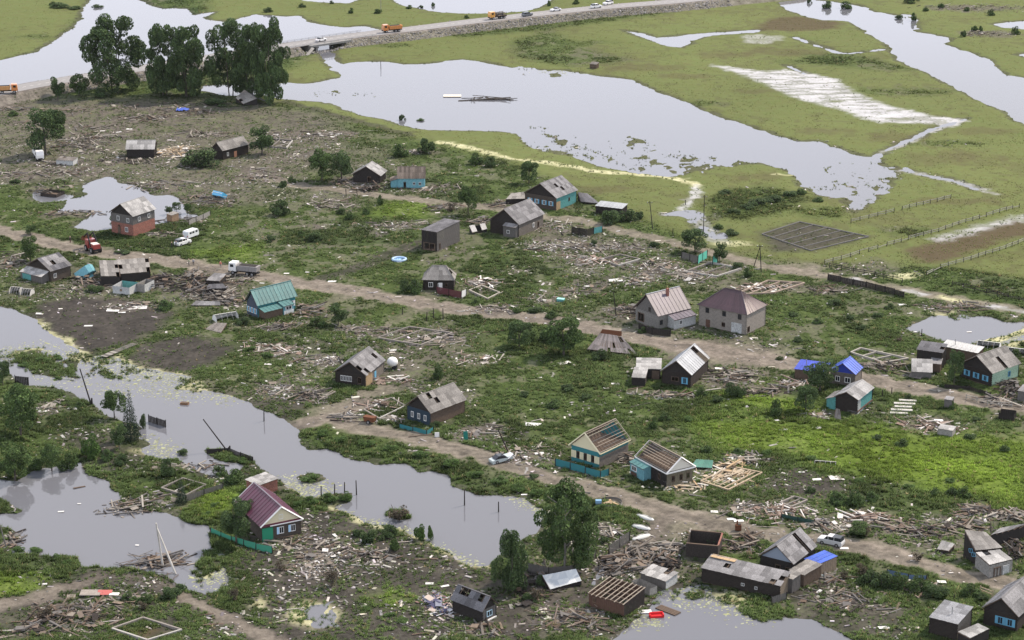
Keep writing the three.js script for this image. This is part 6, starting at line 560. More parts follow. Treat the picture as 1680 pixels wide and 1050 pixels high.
function truck(rear, front, cabM, bedM, label, o = {}) {
  const g = new THREE.Group(); place(g, rear, front, o.y); part(g, 'chassis', BOX, M.black, -.2, .85, 0, 7.4, .3, 1); const cab = part(g, 'cab', CABG, cabM, 2.9, 0, 0); const w = part(cab, 'windscreen', BOX, M.glass, .93, 2.35, 0, .06, .85, 2); w.rotation.z = .17; for (const z of [-1.17, 1.17]) part(cab, 'side_window', BOX, M.glass, .1, 2.35, z, .9, .7, .05); part(cab, 'bumper', BOX, M.black, 1.02, .8, 0, .2, .4, 2.2); for (const z of [-.85, .85]) part(cab, 'headlight', BOX, S(.8, .8, .75), 1.13, .85, z, .05, .18, .3);
  if (o.flat) { part(g, 'load_bed', BOX, bedM, -1.0, 1.25, 0, 5.2, .2, 2.4); for (let i = 0; i < 12; i++) { const b = part(g, 'load_board', BOX, pick([M.boardBrown, M.boardGrey, wood(.4, .33, .25)]), -1 + rr(-.8, .8), 1.45 + (i % 4) * .32, rr(-.9, .9), rr(2.5, 4.4), .22, .3); b.rotation.y = rr(-.25, .25); } for (const z of [-1.15, 1.15]) for (const x of [-3.2, -1.5, .3, 1.3]) part(g, 'stake', BOX, M.black, x, 2, z, .1, 1.4, .1); }
  else { const bed = part(g, 'dump_bed', BEDG, bedM, -.6, 1.25, 0); part(bed, 'load', BOX, M.boardDark, -.4, 1.22, 0, 4.6, .1, 2.0); for (const z of [-1.2, 1.2]) for (let i = 0; i < 6; i++) part(bed, 'rib', BOX, bedM, -2.6 + i * .85, .62, z, .12, 1.1, .1); part(bed, 'headboard', BOX, bedM, 2.15, 1.15, 0, .12, .7, 2.3); }
  wheels(g, [[2.8, .95], [2.8, -.95], [-1.1, .95], [-1.1, -.95], [-2.4, .95], [-2.4, -.95]], .52, .42); return tag(g, o.name ?? 'dump_truck', label, 'truck', o.group);
}
truck([428, 453], [376, 447], WHITEP, GREYBED, 'tipper truck with white cab and grey ribbed bed on the earth road');
truck([661, 51], [626, 54], ORANGE, S(.5, .22, .08), 'orange tipper truck on the highway just past the bridge', { y: 2.66 }); truck([836, 28.5], [797, 33], ORANGE2, M.boardBrown, 'flatbed truck with yellow cab loaded with timber on the highway', { y: 2.66, flat: true, name: 'timber_truck' }); truck([-10, 153.5], [29, 152], ORANGE, S(.46, .25, .1), 'orange tipper truck on the highway beside the river water', { y: 2.66 });
truck([60, 256], [66, 264], WHITEP, WHITEP, 'white truck parked at the dark round tree', { name: 'parked_truck' });
car('suv', [1383, 897], [1343, 889], SILVER, 'silver estate car parked on the muddy road by the wide slate roof'); car('suv', [290, 404], [310, 398], WHITEP, 'white off-road car parked by the brick house with two people beside it'); car('van', [304, 393], [323, 386], S(.62, .65, .66, { roughness: .4 }), 'pale minivan parked behind the white off-road car');
car('suv', [856, 28], [874, 25], GREYP, 'dark estate car following the timber truck on the highway', 2.66); car('sedan', [920, 17], [903, 19], WHITEP, 'white sedan alone on the highway between dark and white estates', 2.66); car('suv', [969, 14], [987, 12], WHITEP, 'white estate car on the near side of the highway', 2.66); car('suv', [1006, 6], [989, 9], WHITEP, 'white estate car passing on the far side of the highway', 2.66); car('sedan', [518, 69], [535, 66], WHITEP, 'white sedan crossing the highway bridge', 2.75);
{ // red loading machine at work on the wreck
  const g = new THREE.Group(); place(g, [167, 420], [139, 405]); part(g, 'chassis', BOX, M.black, 0, 1, 0, 5.6, .5, 1.6); const c = part(g, 'cab', CABG, paint(.25, .03, .03), 1.4, 0, 0); part(c, 'windscreen', BOX, M.glass, .95, 2.3, 0, .08, .9, 2); part(g, 'engine_hood', BOX, paint(.3, .04, .035), -1.3, 1.8, 0, 2.6, 1.2, 1.9); part(g, 'hood_top', BOX, S(.6, .55, .52), -1.3, 2.45, 0, 2.2, .1, 1.7); for (const z of [-1, 1]) { between(g, 'boom', V(-1, 1.6, z), V(1.2, 4.8, z * .8), .3, .3, M.black); between(g, 'boom', V(1.2, 4.8, z * .8), V(3.6, 3.2, z * .8), .26, .26, M.black); } const b = part(g, 'bucket', extr([[0, 0], [1.2, 0], [.2, 1.1]], 2.6), M.rust, 3.4, 2.4, 0); wheels(g, [[1.7, 1.1], [1.7, -1.1], [-1.7, 1.1], [-1.7, -1.1]], .8, .55); tag(g, 'loader', 'red loading machine with raised boom at the broken long roof', 'loader');
}
{ // overturned trailer, wrecked cars
  const g = new THREE.Group(); place(g, [368, 327], [350, 323]); part(g, 'trailer_body', extr([[-1.8, 0], [1.8, 0], [1.9, 1.2], [-1.9, 1.2]], 2), paint(.08, .38, .62), 0, .3, 0).rotation.x = .6; part(g, 'rail', BOX, M.white, 0, 1.6, -.5, 3.6, .08, .08); wheels(g, [[-.6, 1], [.6, 1]], .4, .25); tag(g, 'overturned_trailer', 'bright blue overturned trailer among boards by the village pond', 'trailer');
  const t = new THREE.Group(); t.position.copy(on(142, 452)); t.rotation.y = .3; const body = part(t, 'wreck_body', extr([[-2.2, 0], [2.2, 0], [2.1, 1.5], [1.2, 2.2], [-2, 2.1]], 2.2, .15), M.aqua, 0, .6, 0); body.rotation.set(.9, .4, .5); part(t, 'wreck_panel', BOX, M.aqua, 0, .5, 1.6, 3, .1, 2).rotation.x = .5; tag(t, 'wrecked_cabin', 'crushed turquoise cabin lying beside the broken long roof', 'wreck');
  const w = new THREE.Group(); w.position.copy(on(822, 757)); w.rotation.y = .5; part(w, 'wreck_body', BODY.sedan, paint(.4, .46, .47)).rotation.z = .1; part(w, 'wreck_glass', TOP.sedan, M.glass, 0, .05, .15); part(w, 'bonnet', BOX, WHITEP, 1.6, 1.1, .4, 1.4, .06, 1.5).rotation.z = .6; wheels(w, [[1.3, .8], [-1.3, .8]], .33, .22); tag(w, 'wrecked_car', 'crushed pale car lying by the road beyond the teal-skirted log house', 'car');
  const c = new THREE.Group(); c.position.copy(on(607, 694)); c.rotation.y = -.4; part(c, 'cart_box', extr([[-1, 0], [1, 0], [1.2, .9], [-1.2, .9]], 1.4), M.rust, 0, .5, 0); part(c, 'axle', BOX, M.black, 0, .4, 0, .15, .15, 1.7); wheels(c, [[0, .85], [0, -.85]], .42, .18); tag(c, 'rusty_cart', 'rusty two-wheeled cart box on the earth beside the pit', 'cart');
}
// ---------------------------------------------------------------- people
function bodyGeo(stride, reach) {
  const J = [[0, .95, 0, 0, 1.42, 0, .15, .17], [0, 1.42, 0, 0, 1.58, 0, .06, .055], [0, 1.66, 0, 0, 1.7, .01, .1, .1], [.09, .95, 0, .11, .5, stride * .1, .095, .07], [.11, .5, stride * .1, .11, .06, -stride * .1, .065, .045], [-.09, .95, 0, -.11, .5, -stride * .1, .095, .07], [-.11, .5, -stride * .1, -.11, .06, stride * .1, .065, .045], [.11, .05, 0, .12, .04, .14, .045, .04], [-.11, .05, 0, -.12, .04, .14, .045, .04], [.2, 1.4, 0, .27, 1.12, .02, .06, .05], [.27, 1.12, .02, .27, .86, .05 + reach, .045, .035], [-.2, 1.4, 0, -.28, 1.12, .02, .06, .05], [-.28, 1.12, .02, -.25, .88, .1, .045, .035]];
  const mc = new MarchingCubes(48, M.black, false, false, 60000), n = 48, S2 = 1.0; mc.isolation = 0; const f = mc.field;
  for (let k = 0; k < n; k++) for (let j = 0; j < n; j++) for (let i = 0; i < n; i++) { const x = (i / n * 2 - 1) * .5, y = (j / n * 2 - 1) * 1.0 + .92, z = (k / n * 2 - 1) * .5; let s = 0; for (const [ax, ay, az, bx, by, bz, ra, rb] of J) { const dx = bx - ax, dy = by - ay, dz = bz - az, t = clamp(((x - ax) * dx + (y - ay) * dy + (z - az) * dz) / (dx * dx + dy * dy + dz * dz)), d = Math.hypot(x - ax - dx * t, y - ay - dy * t, z - az - dz * t) - mix(ra, rb, t); s += Math.exp(-d * 45); } f[i + j * n + k * n * n] = Math.log(s) / 45; }
  mc.update(); const c = mc.count, g = new THREE.BufferGeometry(), P = new Float32Array(mc.positionArray.slice(0, c * 3)), C = new Float32Array(c * 3); for (let i = 0; i < c; i++) { P[i * 3] *= .5; P[i * 3 + 1] = P[i * 3 + 1] + .92; P[i * 3 + 2] *= .5; } g.setAttribute('position', new THREE.BufferAttribute(P, 3)); g.setAttribute('normal', new THREE.BufferAttribute(new Float32Array(mc.normalArray.slice(0, c * 3)), 3)); return g;
}
const bodies = [bodyGeo(1, 0), bodyGeo(.2, .2)];
function person(px, py, top, legs, label, i) { const b = bodies[i % 2], g = b.clone(), p = g.attributes.position, C = []; for (let k = 0; k < p.count; k++) { const y = p.getY(k), c = y > 1.74 ? [.04, .03, .025] : y > 1.5 ? [.45, .3, .22] : y > .93 ? (Math.abs(p.getX(k)) > .2 && y < .95 ? [.45, .3, .22] : top) : y > .1 ? legs : [.03, .03, .03]; C.push(...c); } g.setAttribute('color', new THREE.Float32BufferAttribute(C, 3)); const m = new THREE.Mesh(g, new THREE.MeshStandardMaterial({ vertexColors: true, roughness: .9 })); m.position.copy(on(px, py)); m.rotation.y = rr(0, 6); tag(m, 'person', label, 'person', 'people walking in the village'); }
person(310, 435, [.35, .36, .25], [.03, .03, .035], 'person in pale vest and dark trousers walking on the earth road', 0); person(317.5, 435, [.3, .3, .32], [.03, .03, .04], 'person in grey top walking beside the one in a pale vest', 0); person(362, 439, [.5, .2, .15], [.25, .22, .22], 'person in light and red clothes by the tipper truck', 1); person(115.5, 398, [.05, .04, .05], [.08, .03, .03], 'person in dark clothes standing on the road beyond the loading machine', 1); person(282, 407, [.03, .03, .035], [.03, .03, .03], 'person in black standing farther from the white off-road car', 1); person(289, 406, [.04, .05, .07], [.03, .03, .03], 'person in dark blue standing next to the white off-road car', 1);

// ---------------------------------------------------------------- poles, fences, bridge
function pole(bx, by, tx, ty, label, o = {}) { const b = on(bx, by), m = mpp(b), g = new THREE.Group(), dx = (tx - bx) * m, h = Math.max(.6, (by - ty) * m / Math.cos(.34)); g.position.copy(b); if (b.y < .02) g.position.y = -.5; const top = V(dx, h + (b.y < .02 ? .5 : 0), o.lz ?? 0); between(g, 'shaft', V(0, -.2, 0), top, o.r ?? .26, o.r ?? .26, o.mat ?? M.boardDark, TAP); if (o.arm) { part(g, 'crossarm', BOX, M.boardDark, top.x, top.y - .5, top.z, 1.6, .12, .12); for (const x of [-.6, .6]) part(g, 'insulator', CYL, M.white, top.x + x, top.y - .34, top.z, .1, .22, .1); } if (o.brace) { const e = on(o.brace[0], o.brace[1]).sub(g.position); between(g, 'brace', e, V(top.x * .9, top.y * .9, top.z * .9), o.r ?? .22, o.r ?? .22, o.mat ?? M.boardDark, TAP); } if (o.stub) part(g, 'stub', BOX, M.boardDark, .15, .7, .1, .3, 1.6, .3); return tag(g, o.name ?? 'utility_pole', label, o.cat ?? 'pole', o.group); }
pole(1071, 376, 1065, 331, 'slightly leaning dark pole beside the lane near the low white-roofed shed', { arm: 1 }); pole(1154, 384, 1154, 322, 'tall upright dark pole by the white wet track', { arm: 1 }); pole(1249, 446, 1245, 402, 'braced dark pole beside the lane past the turquoise gate', { brace: [1237, 437], arm: 1 }); pole(150, 664, 135, 606, 'dark pole leaning over the flood with a stub at its foot', { stub: 1, r: .34 }); pole(376, 739, 336, 688, 'dark pole leaning steeply out of the flooded spit', { stub: 1, r: .3 }); pole(268, 930, 260, 858, 'pale twin pole braced like a narrow A at the pond debris', { brace: [288, 942], mat: wood(.62, .6, .56), r: .42 }); pole(11, 899, 0, 848, 'thin leaning pole at the corner of the lower pond', { mat: M.boardGrey }); pole(836, 745, 817, 704, 'dark pole leaning over the road by the crushed pale car', { r: .3 }); pole(1011, 518, 1006, 480, 'thin dark pole in the yard before the mauve-roofed house'); pole(705, 388 + 0, 704, 360, 'short dark post behind the plank barn', { r: .2 }); pole(1394, 594, 1394, 578, 'short dark post behind the blue-roofed house', { r: .24 }); pole(625, 16, 625, -3, 'pale concrete pole on the bank beyond the highway', { mat: M.concrete }); pole(868, 960, 860, 935, 'thin pale pole under the drooping birch', { mat: M.boardGrey, r: .16 });
for (const [x, y, t] of [[527, 816, 797], [549, 812, 794], [565, 808, 791], [585, 812, 788], [762, 829, 803], [818, 840, 823], [433, 691, 671], [625, 113, 101], [1104, 387, 375], [1125, 336, 328], [1512, 551, 540], [1463, 646, 636], [96 + 1040, 0 + 590, 578], [1153, 590, 577], [568, 322, 310], [586, 322, 310], [711, 522, 506], [727, 524, 506], [700, 527, 512], [107, 305, 297], [660, 516, 504], [1400, 640, 630], [1432, 646, 637], [1448, 650, 640], [1565, 1003 - 20, 975], [1372, 972, 962]]) pole(x, y, x + rr(-1, 1), t, 'short dark wooden post standing alone near ' + nearTo(on(x, y)), { r: .26, name: 'wooden_post', cat: 'post', group: 'short wooden posts' });
function fence(pl, label, o = {}) {
  const g = new THREE.Group(), P = pl.map(([x, y]) => on(x, y)), c = P[0].clone(); g.position.copy(c); const h = o.h ?? 1.2, mat = o.mat ?? M.boardGrey, sp2 = o.sp ?? 3.2;
  for (let i = 1; i < P.length; i++) { const a = P[i - 1], b = P[i], L = a.distanceTo(b), n = Math.max(1, Math.round(L / sp2)), dir = b.clone().sub(a).normalize(), yaw = Math.atan2(-dir.z, dir.x);
    for (let k = i > 1 ? 1 : 0; k <= n; k++) { const p = a.clone().lerp(b, k / n); p.y = Math.max(0, gh(p.x, p.z)); const m = part(g, 'post', TAP, o.postMat ?? M.boardDark, p.x - c.x, p.y - c.y + h / 2, p.z - c.z, .22, h * 1.1 + rr(0, .2), .22); m.rotation.set(rr(-.06, .06), 0, rr(-.06, .06)); }
    for (let k = 0; k < n; k++) { const p = a.clone().lerp(b, k / n), q = a.clone().lerp(b, (k + 1) / n); p.y = Math.max(0, gh(p.x, p.z)); q.y = Math.max(0, gh(q.x, q.z)); p.sub(c); q.sub(c); if (o.panel) { const m = part(g, 'fence_panel', wallGeo(p.distanceTo(q) * 1.0, h, h + rr(-.15, .15) * (o.rag ?? 1), o.panel), mat, (p.x + q.x) / 2, Math.min(p.y, q.y), (p.z + q.z) / 2); m.rotation.set(rr(-.05, .05) * (o.rag ?? 1), yaw, 0, 'YXZ'); } else for (const y of o.rails ?? [.45, .85]) if (rnd() > .08) between(g, 'rail', p.clone().setY(p.y + y * h), q.clone().setY(q.y + y * h + rr(-.08, .08)), .1, .14, mat); } }
  return tag(g, o.name ?? 'rail_fence', label, 'fence');
}
const paleRail = wood(.42, .4, .36);
fence([[1396, 366], [1440, 355], [1480, 345], [1560, 326]], 'sagging rail fence along the upper paddock edge', { mat: paleRail }); fence([[1353, 434], [1380, 427], [1410, 417], [1455, 404], [1490, 394], [1540, 381], [1573, 369], [1618, 356], [1672, 341]], 'long pale rail fence between the paddock and the russet plot', { mat: paleRail }); fence([[1361, 439], [1400, 447], [1435, 453], [1480, 464]], 'dark rail fence along the lane below the russet plot', { mat: M.boardDark }); fence([[1520, 453], [1543, 441], [1593, 427], [1640, 412], [1690, 393]], 'pale rail fence below the russet plot', { mat: paleRail }); fence([[1562, 469], [1618, 482], [1690, 498]], 'dark rail fence beside the pale wet lane', { mat: M.boardDark, rails: [.4, .65, .9] }); fence([[1358, 459], [1421, 472], [1483, 489]], 'overgrown black board fence beside the lane', { panel: 'board', mat: M.boardDark, name: 'board_fence', h: 1.6 });
fence([[305, 824], [335, 813], [366, 804]], 'grey picket fence on the flooded spit', { panel: 'board', name: 'picket_fence', h: 1.3 }); fence([[999, 911], [1033, 888]], 'leaning grey board fence by the canal track', { panel: 'board', name: 'board_fence', h: 2 }); fence([[866, 938], [900, 946], [942, 942], [977, 914]], 'grey board fence bending round the tall birch', { panel: 'board', name: 'board_fence', h: 1.7 }); fence([[655, 702], [700, 713], [711, 707]], 'low teal fence skirting the log house with three windows', { panel: 'plain', mat: M.teal, name: 'low_fence', h: .9, rag: 0 }); fence([[911, 764], [985, 785], [999, 780]], 'teal board fence before the cream gable house', { panel: 'plain', mat: M.teal, name: 'board_fence', h: 1.5, rag: .2 }); fence([[1048, 543], [1070, 549], [1100, 552]], 'dark board fence before the mauve-roofed house', { panel: 'board', mat: M.boardDark, name: 'board_fence', h: 1.7 }); fence([[310, 369], [345, 354]], 'grey concrete fence behind the brick house', { panel: 'plain', mat: M.concrete, name: 'concrete_fence', h: 1.4, rag: 0 }); fence([[716, 481], [757, 490]], 'maroon metal fence beside the hip-roofed cottage', { panel: 'board', mat: M.maroonF, name: 'metal_fence', h: 1.8, rag: 0 }); fence([[757, 490], [765, 486]], 'white gate leaf at the end of the maroon fence', { panel: 'plain', mat: M.white, name: 'gate_leaf', h: 1.9, rag: 0 }); fence([[1145, 433], [1160, 424]], 'turquoise gate leaf beside the round tree', { panel: 'plain', mat: S(.12, .48, .38), name: 'gate_leaf', h: 2.2, rag: 0 }); fence([[1169, 434], [1177, 430]], 'turquoise gate panel half hidden by the smaller tree', { panel: 'plain', mat: S(.12, .48, .38), name: 'gate_leaf', h: 2.2, rag: 0 }); fence([[1118, 424], [1145, 432]], 'grey plank fence running up to the turquoise gate', { panel: 'board', name: 'board_fence', h: 1.8 }); fence([[938, 383], [962, 388], [974, 384]], 'black plank fence ruin beside the lane', { panel: 'board', mat: M.boardDark, name: 'board_fence', h: 2 }); fence([[974, 384], [988, 381]], 'small turquoise fence end beside the black plank ruin', { panel: 'plain', mat: M.turq, name: 'board_fence', h: 1.7, rag: 0 }); fence([[346, 876], [380, 890], [420, 902], [447, 908]], 'low green fence before the plum-roofed cottage', { panel: 'plain', mat: S(.05, .24, .16), name: 'low_fence', h: 1.2 }); fence([[1266, 992], [1290, 985]], 'short grey plank fence at the corner of the waterside barn', { panel: 'board', name: 'board_fence', h: 1.4 }); fence([[1550, 637], [1590, 640], [1625, 650]], 'dark low plank fence before the mint-walled house', { panel: 'board', mat: M.boardDark, name: 'board_fence', h: .9 }); fence([[340, 745], [375, 742], [415, 758]], 'black drowned fence on the flooded spit by the leaning pole', { panel: 'board', mat: M.boardDark, name: 'board_fence', h: 1.0 }); fence([[244, 692], [272, 701]], 'black drowned fence panel standing in the flood', { panel: 'board', mat: M.boardDark, name: 'board_fence', h: 1.5 }); fence([[25, 628], [47, 632]], 'black board gate at the flood bank', { panel: 'board', mat: M.boardDark, name: 'board_fence', h: 1.7 }); fence([[1282, 850], [1336, 860]], 'green board fence fallen against the boards above the silver car', { panel: 'plain', mat: S(.03, .07, .06), name: 'low_fence', h: 1 }); fence([[1455, 942], [1490, 950], [1520, 952]], 'low blue fence in the roadside weeds', { panel: 'plain', mat: S(.12, .18, .3), name: 'low_fence', h: .9 }); fence([[1608, 972], [1628, 980]], 'white rail fence end by the shuttered dark house', { mat: M.newWood, postMat: M.newWood }); fence([[1585, 655], [1620, 665], [1660, 668]], 'broken white rail fence along the road by the mint house', { mat: paleRail, postMat: paleRail, h: 1.1 }); fence([[1416, 866], [1420, 880]], 'short green gate post pair by the roadside boards', { panel: 'plain', mat: S(.03, .14, .1), name: 'gate_leaf', h: 1.6, rag: 0 });
{ // highway bridge
  const g = new THREE.Group(), a = at(505, 71, 2.6), b = at(556, 63.5, 2.6), d = b.clone().sub(a).normalize(), n = V(-d.z, 0, d.x), L = a.distanceTo(b) + 4, yaw = Math.atan2(-d.z, d.x); g.position.copy(a).add(b).multiplyScalar(.5); g.position.y = 0; g.rotation.y = yaw; part(g, 'deck', BOX, M.concrete, 0, 2.3, 0, L, .62, 10.4); for (const z of [-5.1, 5.1]) { part(g, 'parapet', BOX, S(.42, .41, .4), 0, 2.72, z, L, .24, .3); for (const y of [3.15, 3.5]) part(g, 'guard_rail', BOX, M.steel, 0, y, z, L + 24, .1, .08); for (let i = 0; i <= 12; i++) part(g, 'rail_post', BOX, M.steel, -L / 2 - 10 + i * (L + 20) / 12, 3.1, z, .1, .9, .1); } for (const x of [-.33, .33]) for (const z of [-4, 4]) part(g, 'pier', BOX, M.concrete, x * L, .6, z, .8, 3.4, .8); for (const x of [-.48, .48]) part(g, 'abutment', BOX, M.concrete, x * L, .6, 0, 1, 3.2, 10); for (let i = 0; i < 6; i++) { const m = part(g, 'slope_slab', BOX, M.concrete, -L / 2 - 1 - i * .7, 1.9 - i * .28, 7.2 + i * .4, 1.5, .25, 1.1); m.rotation.set(.5, .6, 0); } tag(g, 'highway_bridge', 'low concrete highway bridge with guard rails over the channel', 'bridge');
  const w = new THREE.Group(); const p = on(170, 588), q = on(222, 565); between(w, 'stringer', V(0, .35, 0), q.clone().sub(p).setY(.45), .2, .2, M.boardGrey); const dir = q.clone().sub(p), len = dir.length(), N = 22, u = dir.clone().normalize(), yw = Math.atan2(-u.z, u.x); for (let i = 0; i < N; i++) { const t = part(w, 'plank', BOX, pick([M.boardGrey, M.logGrey, paleRail]), u.x * len * (i + .5) / N, .5 + rr(-.03, .03), u.z * len * (i + .5) / N, len / N * .86, .06, 1.7); t.rotation.y = yw; } w.position.copy(p); w.position.y = 0; tag(w, 'boardwalk', 'grey plank boardwalk between the flood and the dark plots', 'boardwalk');
}
// ---------------------------------------------------------------- small single things
function thing(px, py, name, label, cat, fn, turn = 0) { const g = new THREE.Group(); g.position.copy(on(px, py)); g.rotation.y = turn; fn(g); return tag(g, name, label, cat); }
function tunnel(px, py, L, r, turn, label, mat = S(.62, .63, .62)) { thing(px, py, 'poly_tunnel', label, 'greenhouse', (g) => { const c = new THREE.CylinderGeometry(r, r, L, 14, 1, true, 0, Math.PI); c.rotateZ(Math.PI / 2); c.rotateX(-Math.PI / 2); c.rotateX(Math.PI / 2); const m = part(g, 'cover', c, mat); m.rotation.x = -Math.PI / 2; for (const x of [-1, 1]) { const e = new THREE.CircleGeometry(r, 12, 0, Math.PI); e.rotateY(Math.PI / 2); part(g, 'end_panel', e, mat, x * L / 2, 0, 0); } for (let i = 0; i < 5; i++) { const h = new THREE.TorusGeometry(r + .02, .04, 4, 12, Math.PI); h.rotateY(Math.PI / 2); part(g, 'hoop', h, M.steel, -L / 2 + i * L / 4, 0, 0); } }, turn); }
tunnel(370, 524, 5.4, 1.5, .5, 'white half-round tunnel greenhouse by the green-roofed house'); tunnel(27, 480, 2.6, 1.4, -.25, 'pale half-round tunnel below the split slate roof, farther from the plots', S(.42, .42, .4)); tunnel(45, 483, 2.6, 1.4, -.25, 'pale half-round tunnel below the split slate roof, next to the plots', S(.45, .45, .43)); tunnel(1622, 571, 5, 1.5, -.4, 'white half-round tunnel behind the mint-walled house, by the pond'); tunnel(1664, 582, 5, 1.6, -.4, 'white half-round tunnel behind the mint-walled house, by the road bank'); tunnel(1354, 762 + 0, 4, .7, -.2, 'long white tank-like tunnel in the grass', S(.6, .6, .58)); 
thing(644, 605, 'water_tank', 'round white water tank at the corner of the askew log house', 'tank', (g) => { const s = part(g, 'tank', new THREE.SphereGeometry(1, 14, 10), M.white, 0, 1.6, 0, 1.2, 1.1, 1.2); part(g, 'stand', CYL, M.black, .5, .4, .3, 1.2, 1, 1.2); });
thing(655, 427, 'paddling_pool', 'round blue inflatable pool in the grass beside the plank barn', 'pool', (g) => { const t = new THREE.TorusGeometry(1.7, .32, 8, 20); t.rotateX(Math.PI / 2); part(g, 'ring', t, S(.3, .43, .58, { roughness: .5 }), 0, .3, 0); const c = new THREE.CircleGeometry(1.7, 18); c.rotateX(-Math.PI / 2); part(g, 'pool_floor', c, S(.3, .5, .7), 0, .12, 0); });
thing(1077, 1012, 'red_sofa', 'red sofa floating in the pond by the skeleton shed', 'sofa', (g) => { part(g, 'seat', BOX, M.redP, 0, .12, 0, 2.2, .45, .9); part(g, 'backrest', BOX, M.redP, 0, .4, -.42, 2.2, .6, .25); for (const x of [-1.1, 1.1]) part(g, 'armrest', BOX, M.redP, x, .3, 0, .22, .5, .9); }, .15);
thing(1058, 1004, 'floating_board', 'white sheet floating beside the red sofa', 'sheet', (g) => part(g, 'sheet', BOX, M.white, 0, .08, 0, 2.2, .1, 1.2), .1); thing(1100, 1000, 'floating_pallet', 'long brown planks floating in the pond past the red sofa', 'planks', (g) => { for (let i = 0; i < 4; i++) part(g, 'plank', BOX, M.boardBrown, 0, .1, i * .42, 4.2, .14, .36); }, -.75);
thing(742, 158, 'floating_raft', 'flat cream raft afloat on the meadow pond', 'raft', (g) => { part(g, 'panel', BOX, S(.66, .64, .55), 0, .12, 0, 6, .25, 3); part(g, 'edge', BOX, M.boardBrown, 0, .05, 1.52, 6, .3, .1); }); thing(803, 163, 'driftwood', 'tangle of grey driftwood afloat on the meadow pond', 'driftwood', (g) => { for (let i = 0; i < 16; i++) between(g, 'branch', V(rr(-11, 9), .05, rr(-3, 3)), V(rr(-8, 10), rr(.1, 1.1), rr(-3, 3)), rr(.14, .4), .3, bark, TAP); });
for (const [px, py, l] of [[250, 930, 'drift of sticks around the twin pole in the lower pond'], [925, 1015, 'tangle of broken branches on the mud by the skeleton shed'], [110, 1015, 'tangle of broken branches beside the muddy track']]) thing(px, py, 'branch_tangle', l, 'branches', (g) => { for (let i = 0; i < 34; i++) { const x = rr(-6, 6), z = rr(-5, 5), a = rr(0, 3.1), L = rr(.8, 2); between(g, 'branch', V(x - Math.cos(a) * L, rr(.05, .4), z - Math.sin(a) * L), V(x + Math.cos(a) * L, rr(.1, 1.0), z + Math.sin(a) * L), rr(.06, .16), .12, pick([M.boardBrown, wood(.34, .28, .22), M.boardGrey]), TAP); } });
thing(300, 182, 'blue_tarpaulin', 'crumpled blue tarpaulin among boards below the poplars', 'tarpaulin', (g) => { const p = new THREE.PlaneGeometry(4, 3, 8, 6), a = p.attributes.position; p.rotateX(-Math.PI / 2); for (let i = 0; i < a.count; i++) a.setY(i, .3 + rr(0, .6)); p.computeVertexNormals(); part(g, 'tarpaulin', p, M.tarp); part(g, 'sheet', BOX, M.white, -1.5, .6, -1, 1.6, .05, 1).rotation.z = .4; });
thing(172, 975, 'red_sheet', 'red painted metal sheet lying by the muddy track', 'sheet', (g) => { part(g, 'sheet', BOX, S(.4, .12, .11), 0, .35, 0, 2.4, .05, 1.5).rotation.x = .15; part(g, 'sheet', BOX, M.white, 1.7, .3, .5, 1.6, .05, 1); part(g, 'slab', BOX, wood(.4, .36, .32), -2.4, .3, 0, 3.4, .15, 2.2); });
for (const [px, py, L, t, l] of [[1058, 850, 4.2, -.7, 'upturned pale boat on the verge, the one nearer the road'], [1052, 866, 3.8, -.5, 'upturned pale boat lying among yellow scrap on the verge'], [1052, 882, 4.2, .6, 'long white sheet-like boat hull beside the canal track']]) thing(px, py, 'boat', l, 'boat', (g) => { const s = new THREE.SphereGeometry(1, 14, 8, 0, 6.3, 0, Math.PI / 2); part(g, 'hull', s, S(.56, .57, .55), 0, .05, 0, L / 2, .5, .7); part(g, 'keel', BOX, M.boardGrey, 0, .54, 0, L * .8, .08, .1); }, t);
thing(1002, 826, 'well_ring', 'low round stone well ring with boards in the weeds by the road', 'well', (g) => { const t = new THREE.CylinderGeometry(2.1, 2.2, .5, 18, 1, true); part(g, 'ring', t, M.block, 0, .25, 0); for (let i = 0; i < 4; i++) part(g, 'board', BOX, pick([M.ply, M.newWood]), rr(-1, 1), .45, rr(-1, 1), 2, .06, .4).rotation.y = rr(0, 3); part(g, 'box', BOX, S(.2, .35, .5), -2.3, .5, .6, 1.1, .9, .7); });
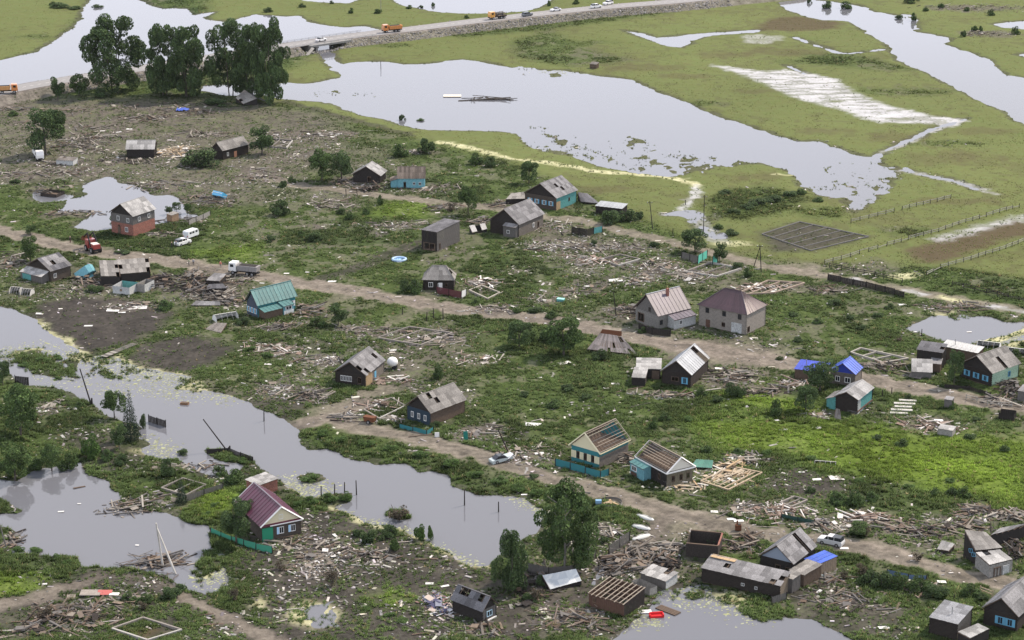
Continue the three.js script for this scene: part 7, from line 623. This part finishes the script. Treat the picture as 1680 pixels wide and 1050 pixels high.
thing(1211, 870, 'smoke_stove', 'rusty iron stove standing on the mud by the wide slate roof', 'stove', (g) => { part(g, 'body', BOX, M.rust, 0, .6, 0, 1.1, 1.0, .8); part(g, 'stack', CYL, M.rust, -.2, 1.4, 0, .3, 1, .3); part(g, 'lid', BOX, M.boardDark, .2, 1.14, 0, .5, .08, .6); });
thing(303, 663, 'floating_crate', 'brown wooden crate drifting on the flood', 'crate', (g) => { part(g, 'crate', BOX, wood(.3, .17, .1), 0, .15, 0, 1.7, .4, 1); part(g, 'lid', BOX, M.boardBrown, .1, .38, 0, 1.5, .06, .9); }, -.2); thing(920, 494, 'turquoise_crate', 'small turquoise crate alone in the weedy lots', 'crate', (g) => { part(g, 'crate', BOX, M.turq, 0, .3, 0, 1.7, .6, 1.1); part(g, 'lid', BOX, S(.3, .6, .55), 0, .63, 0, 1.8, .06, 1.2); }, -.3); thing(764, 722, 'green_door_leaf', 'dark green door leaf standing among white scrap', 'door', (g) => { part(g, 'leaf', BOX, S(.02, .16, .13), 0, .9, 0, .9, 1.9, .1).rotation.x = -.15; part(g, 'brace', BOX, M.boardGrey, .3, .4, -.4, .1, 1, .1); }, .4); thing(717, 717, 'white_panel', 'white square panel standing beside the board on the road verge', 'panel', (g) => { part(g, 'panel', BOX, M.white, 0, .5, 0, .9, 1, .08); part(g, 'stand', BOX, M.boardGrey, 0, .3, -.2, .1, .6, .3); }); thing(1295, 940, 'blue_grey_sheet', 'pale blue sheet on the boards below the blue sheet roof', 'sheet', (g) => part(g, 'sheet', BOX, S(.42, .5, .58), 5.8, .2, 1.2, 1.4, .05, 1.1));

thing(1482, 668, 'concrete_strips', 'five pale concrete strips lying side by side in the grass by the earth road', 'slabs', (g) => { for (let i = 0; i < 5; i++) { const m = part(g, 'strip', BOX, S(.44, .43, .4), (i - 2) * -.75 + rr(-.2, .2), .12, (i - 2) * 1.9, i % 2 ? 4.4 : 3.6, .16, .95); m.rotation.y = -.12; } });
renderer.render(scene, camera);
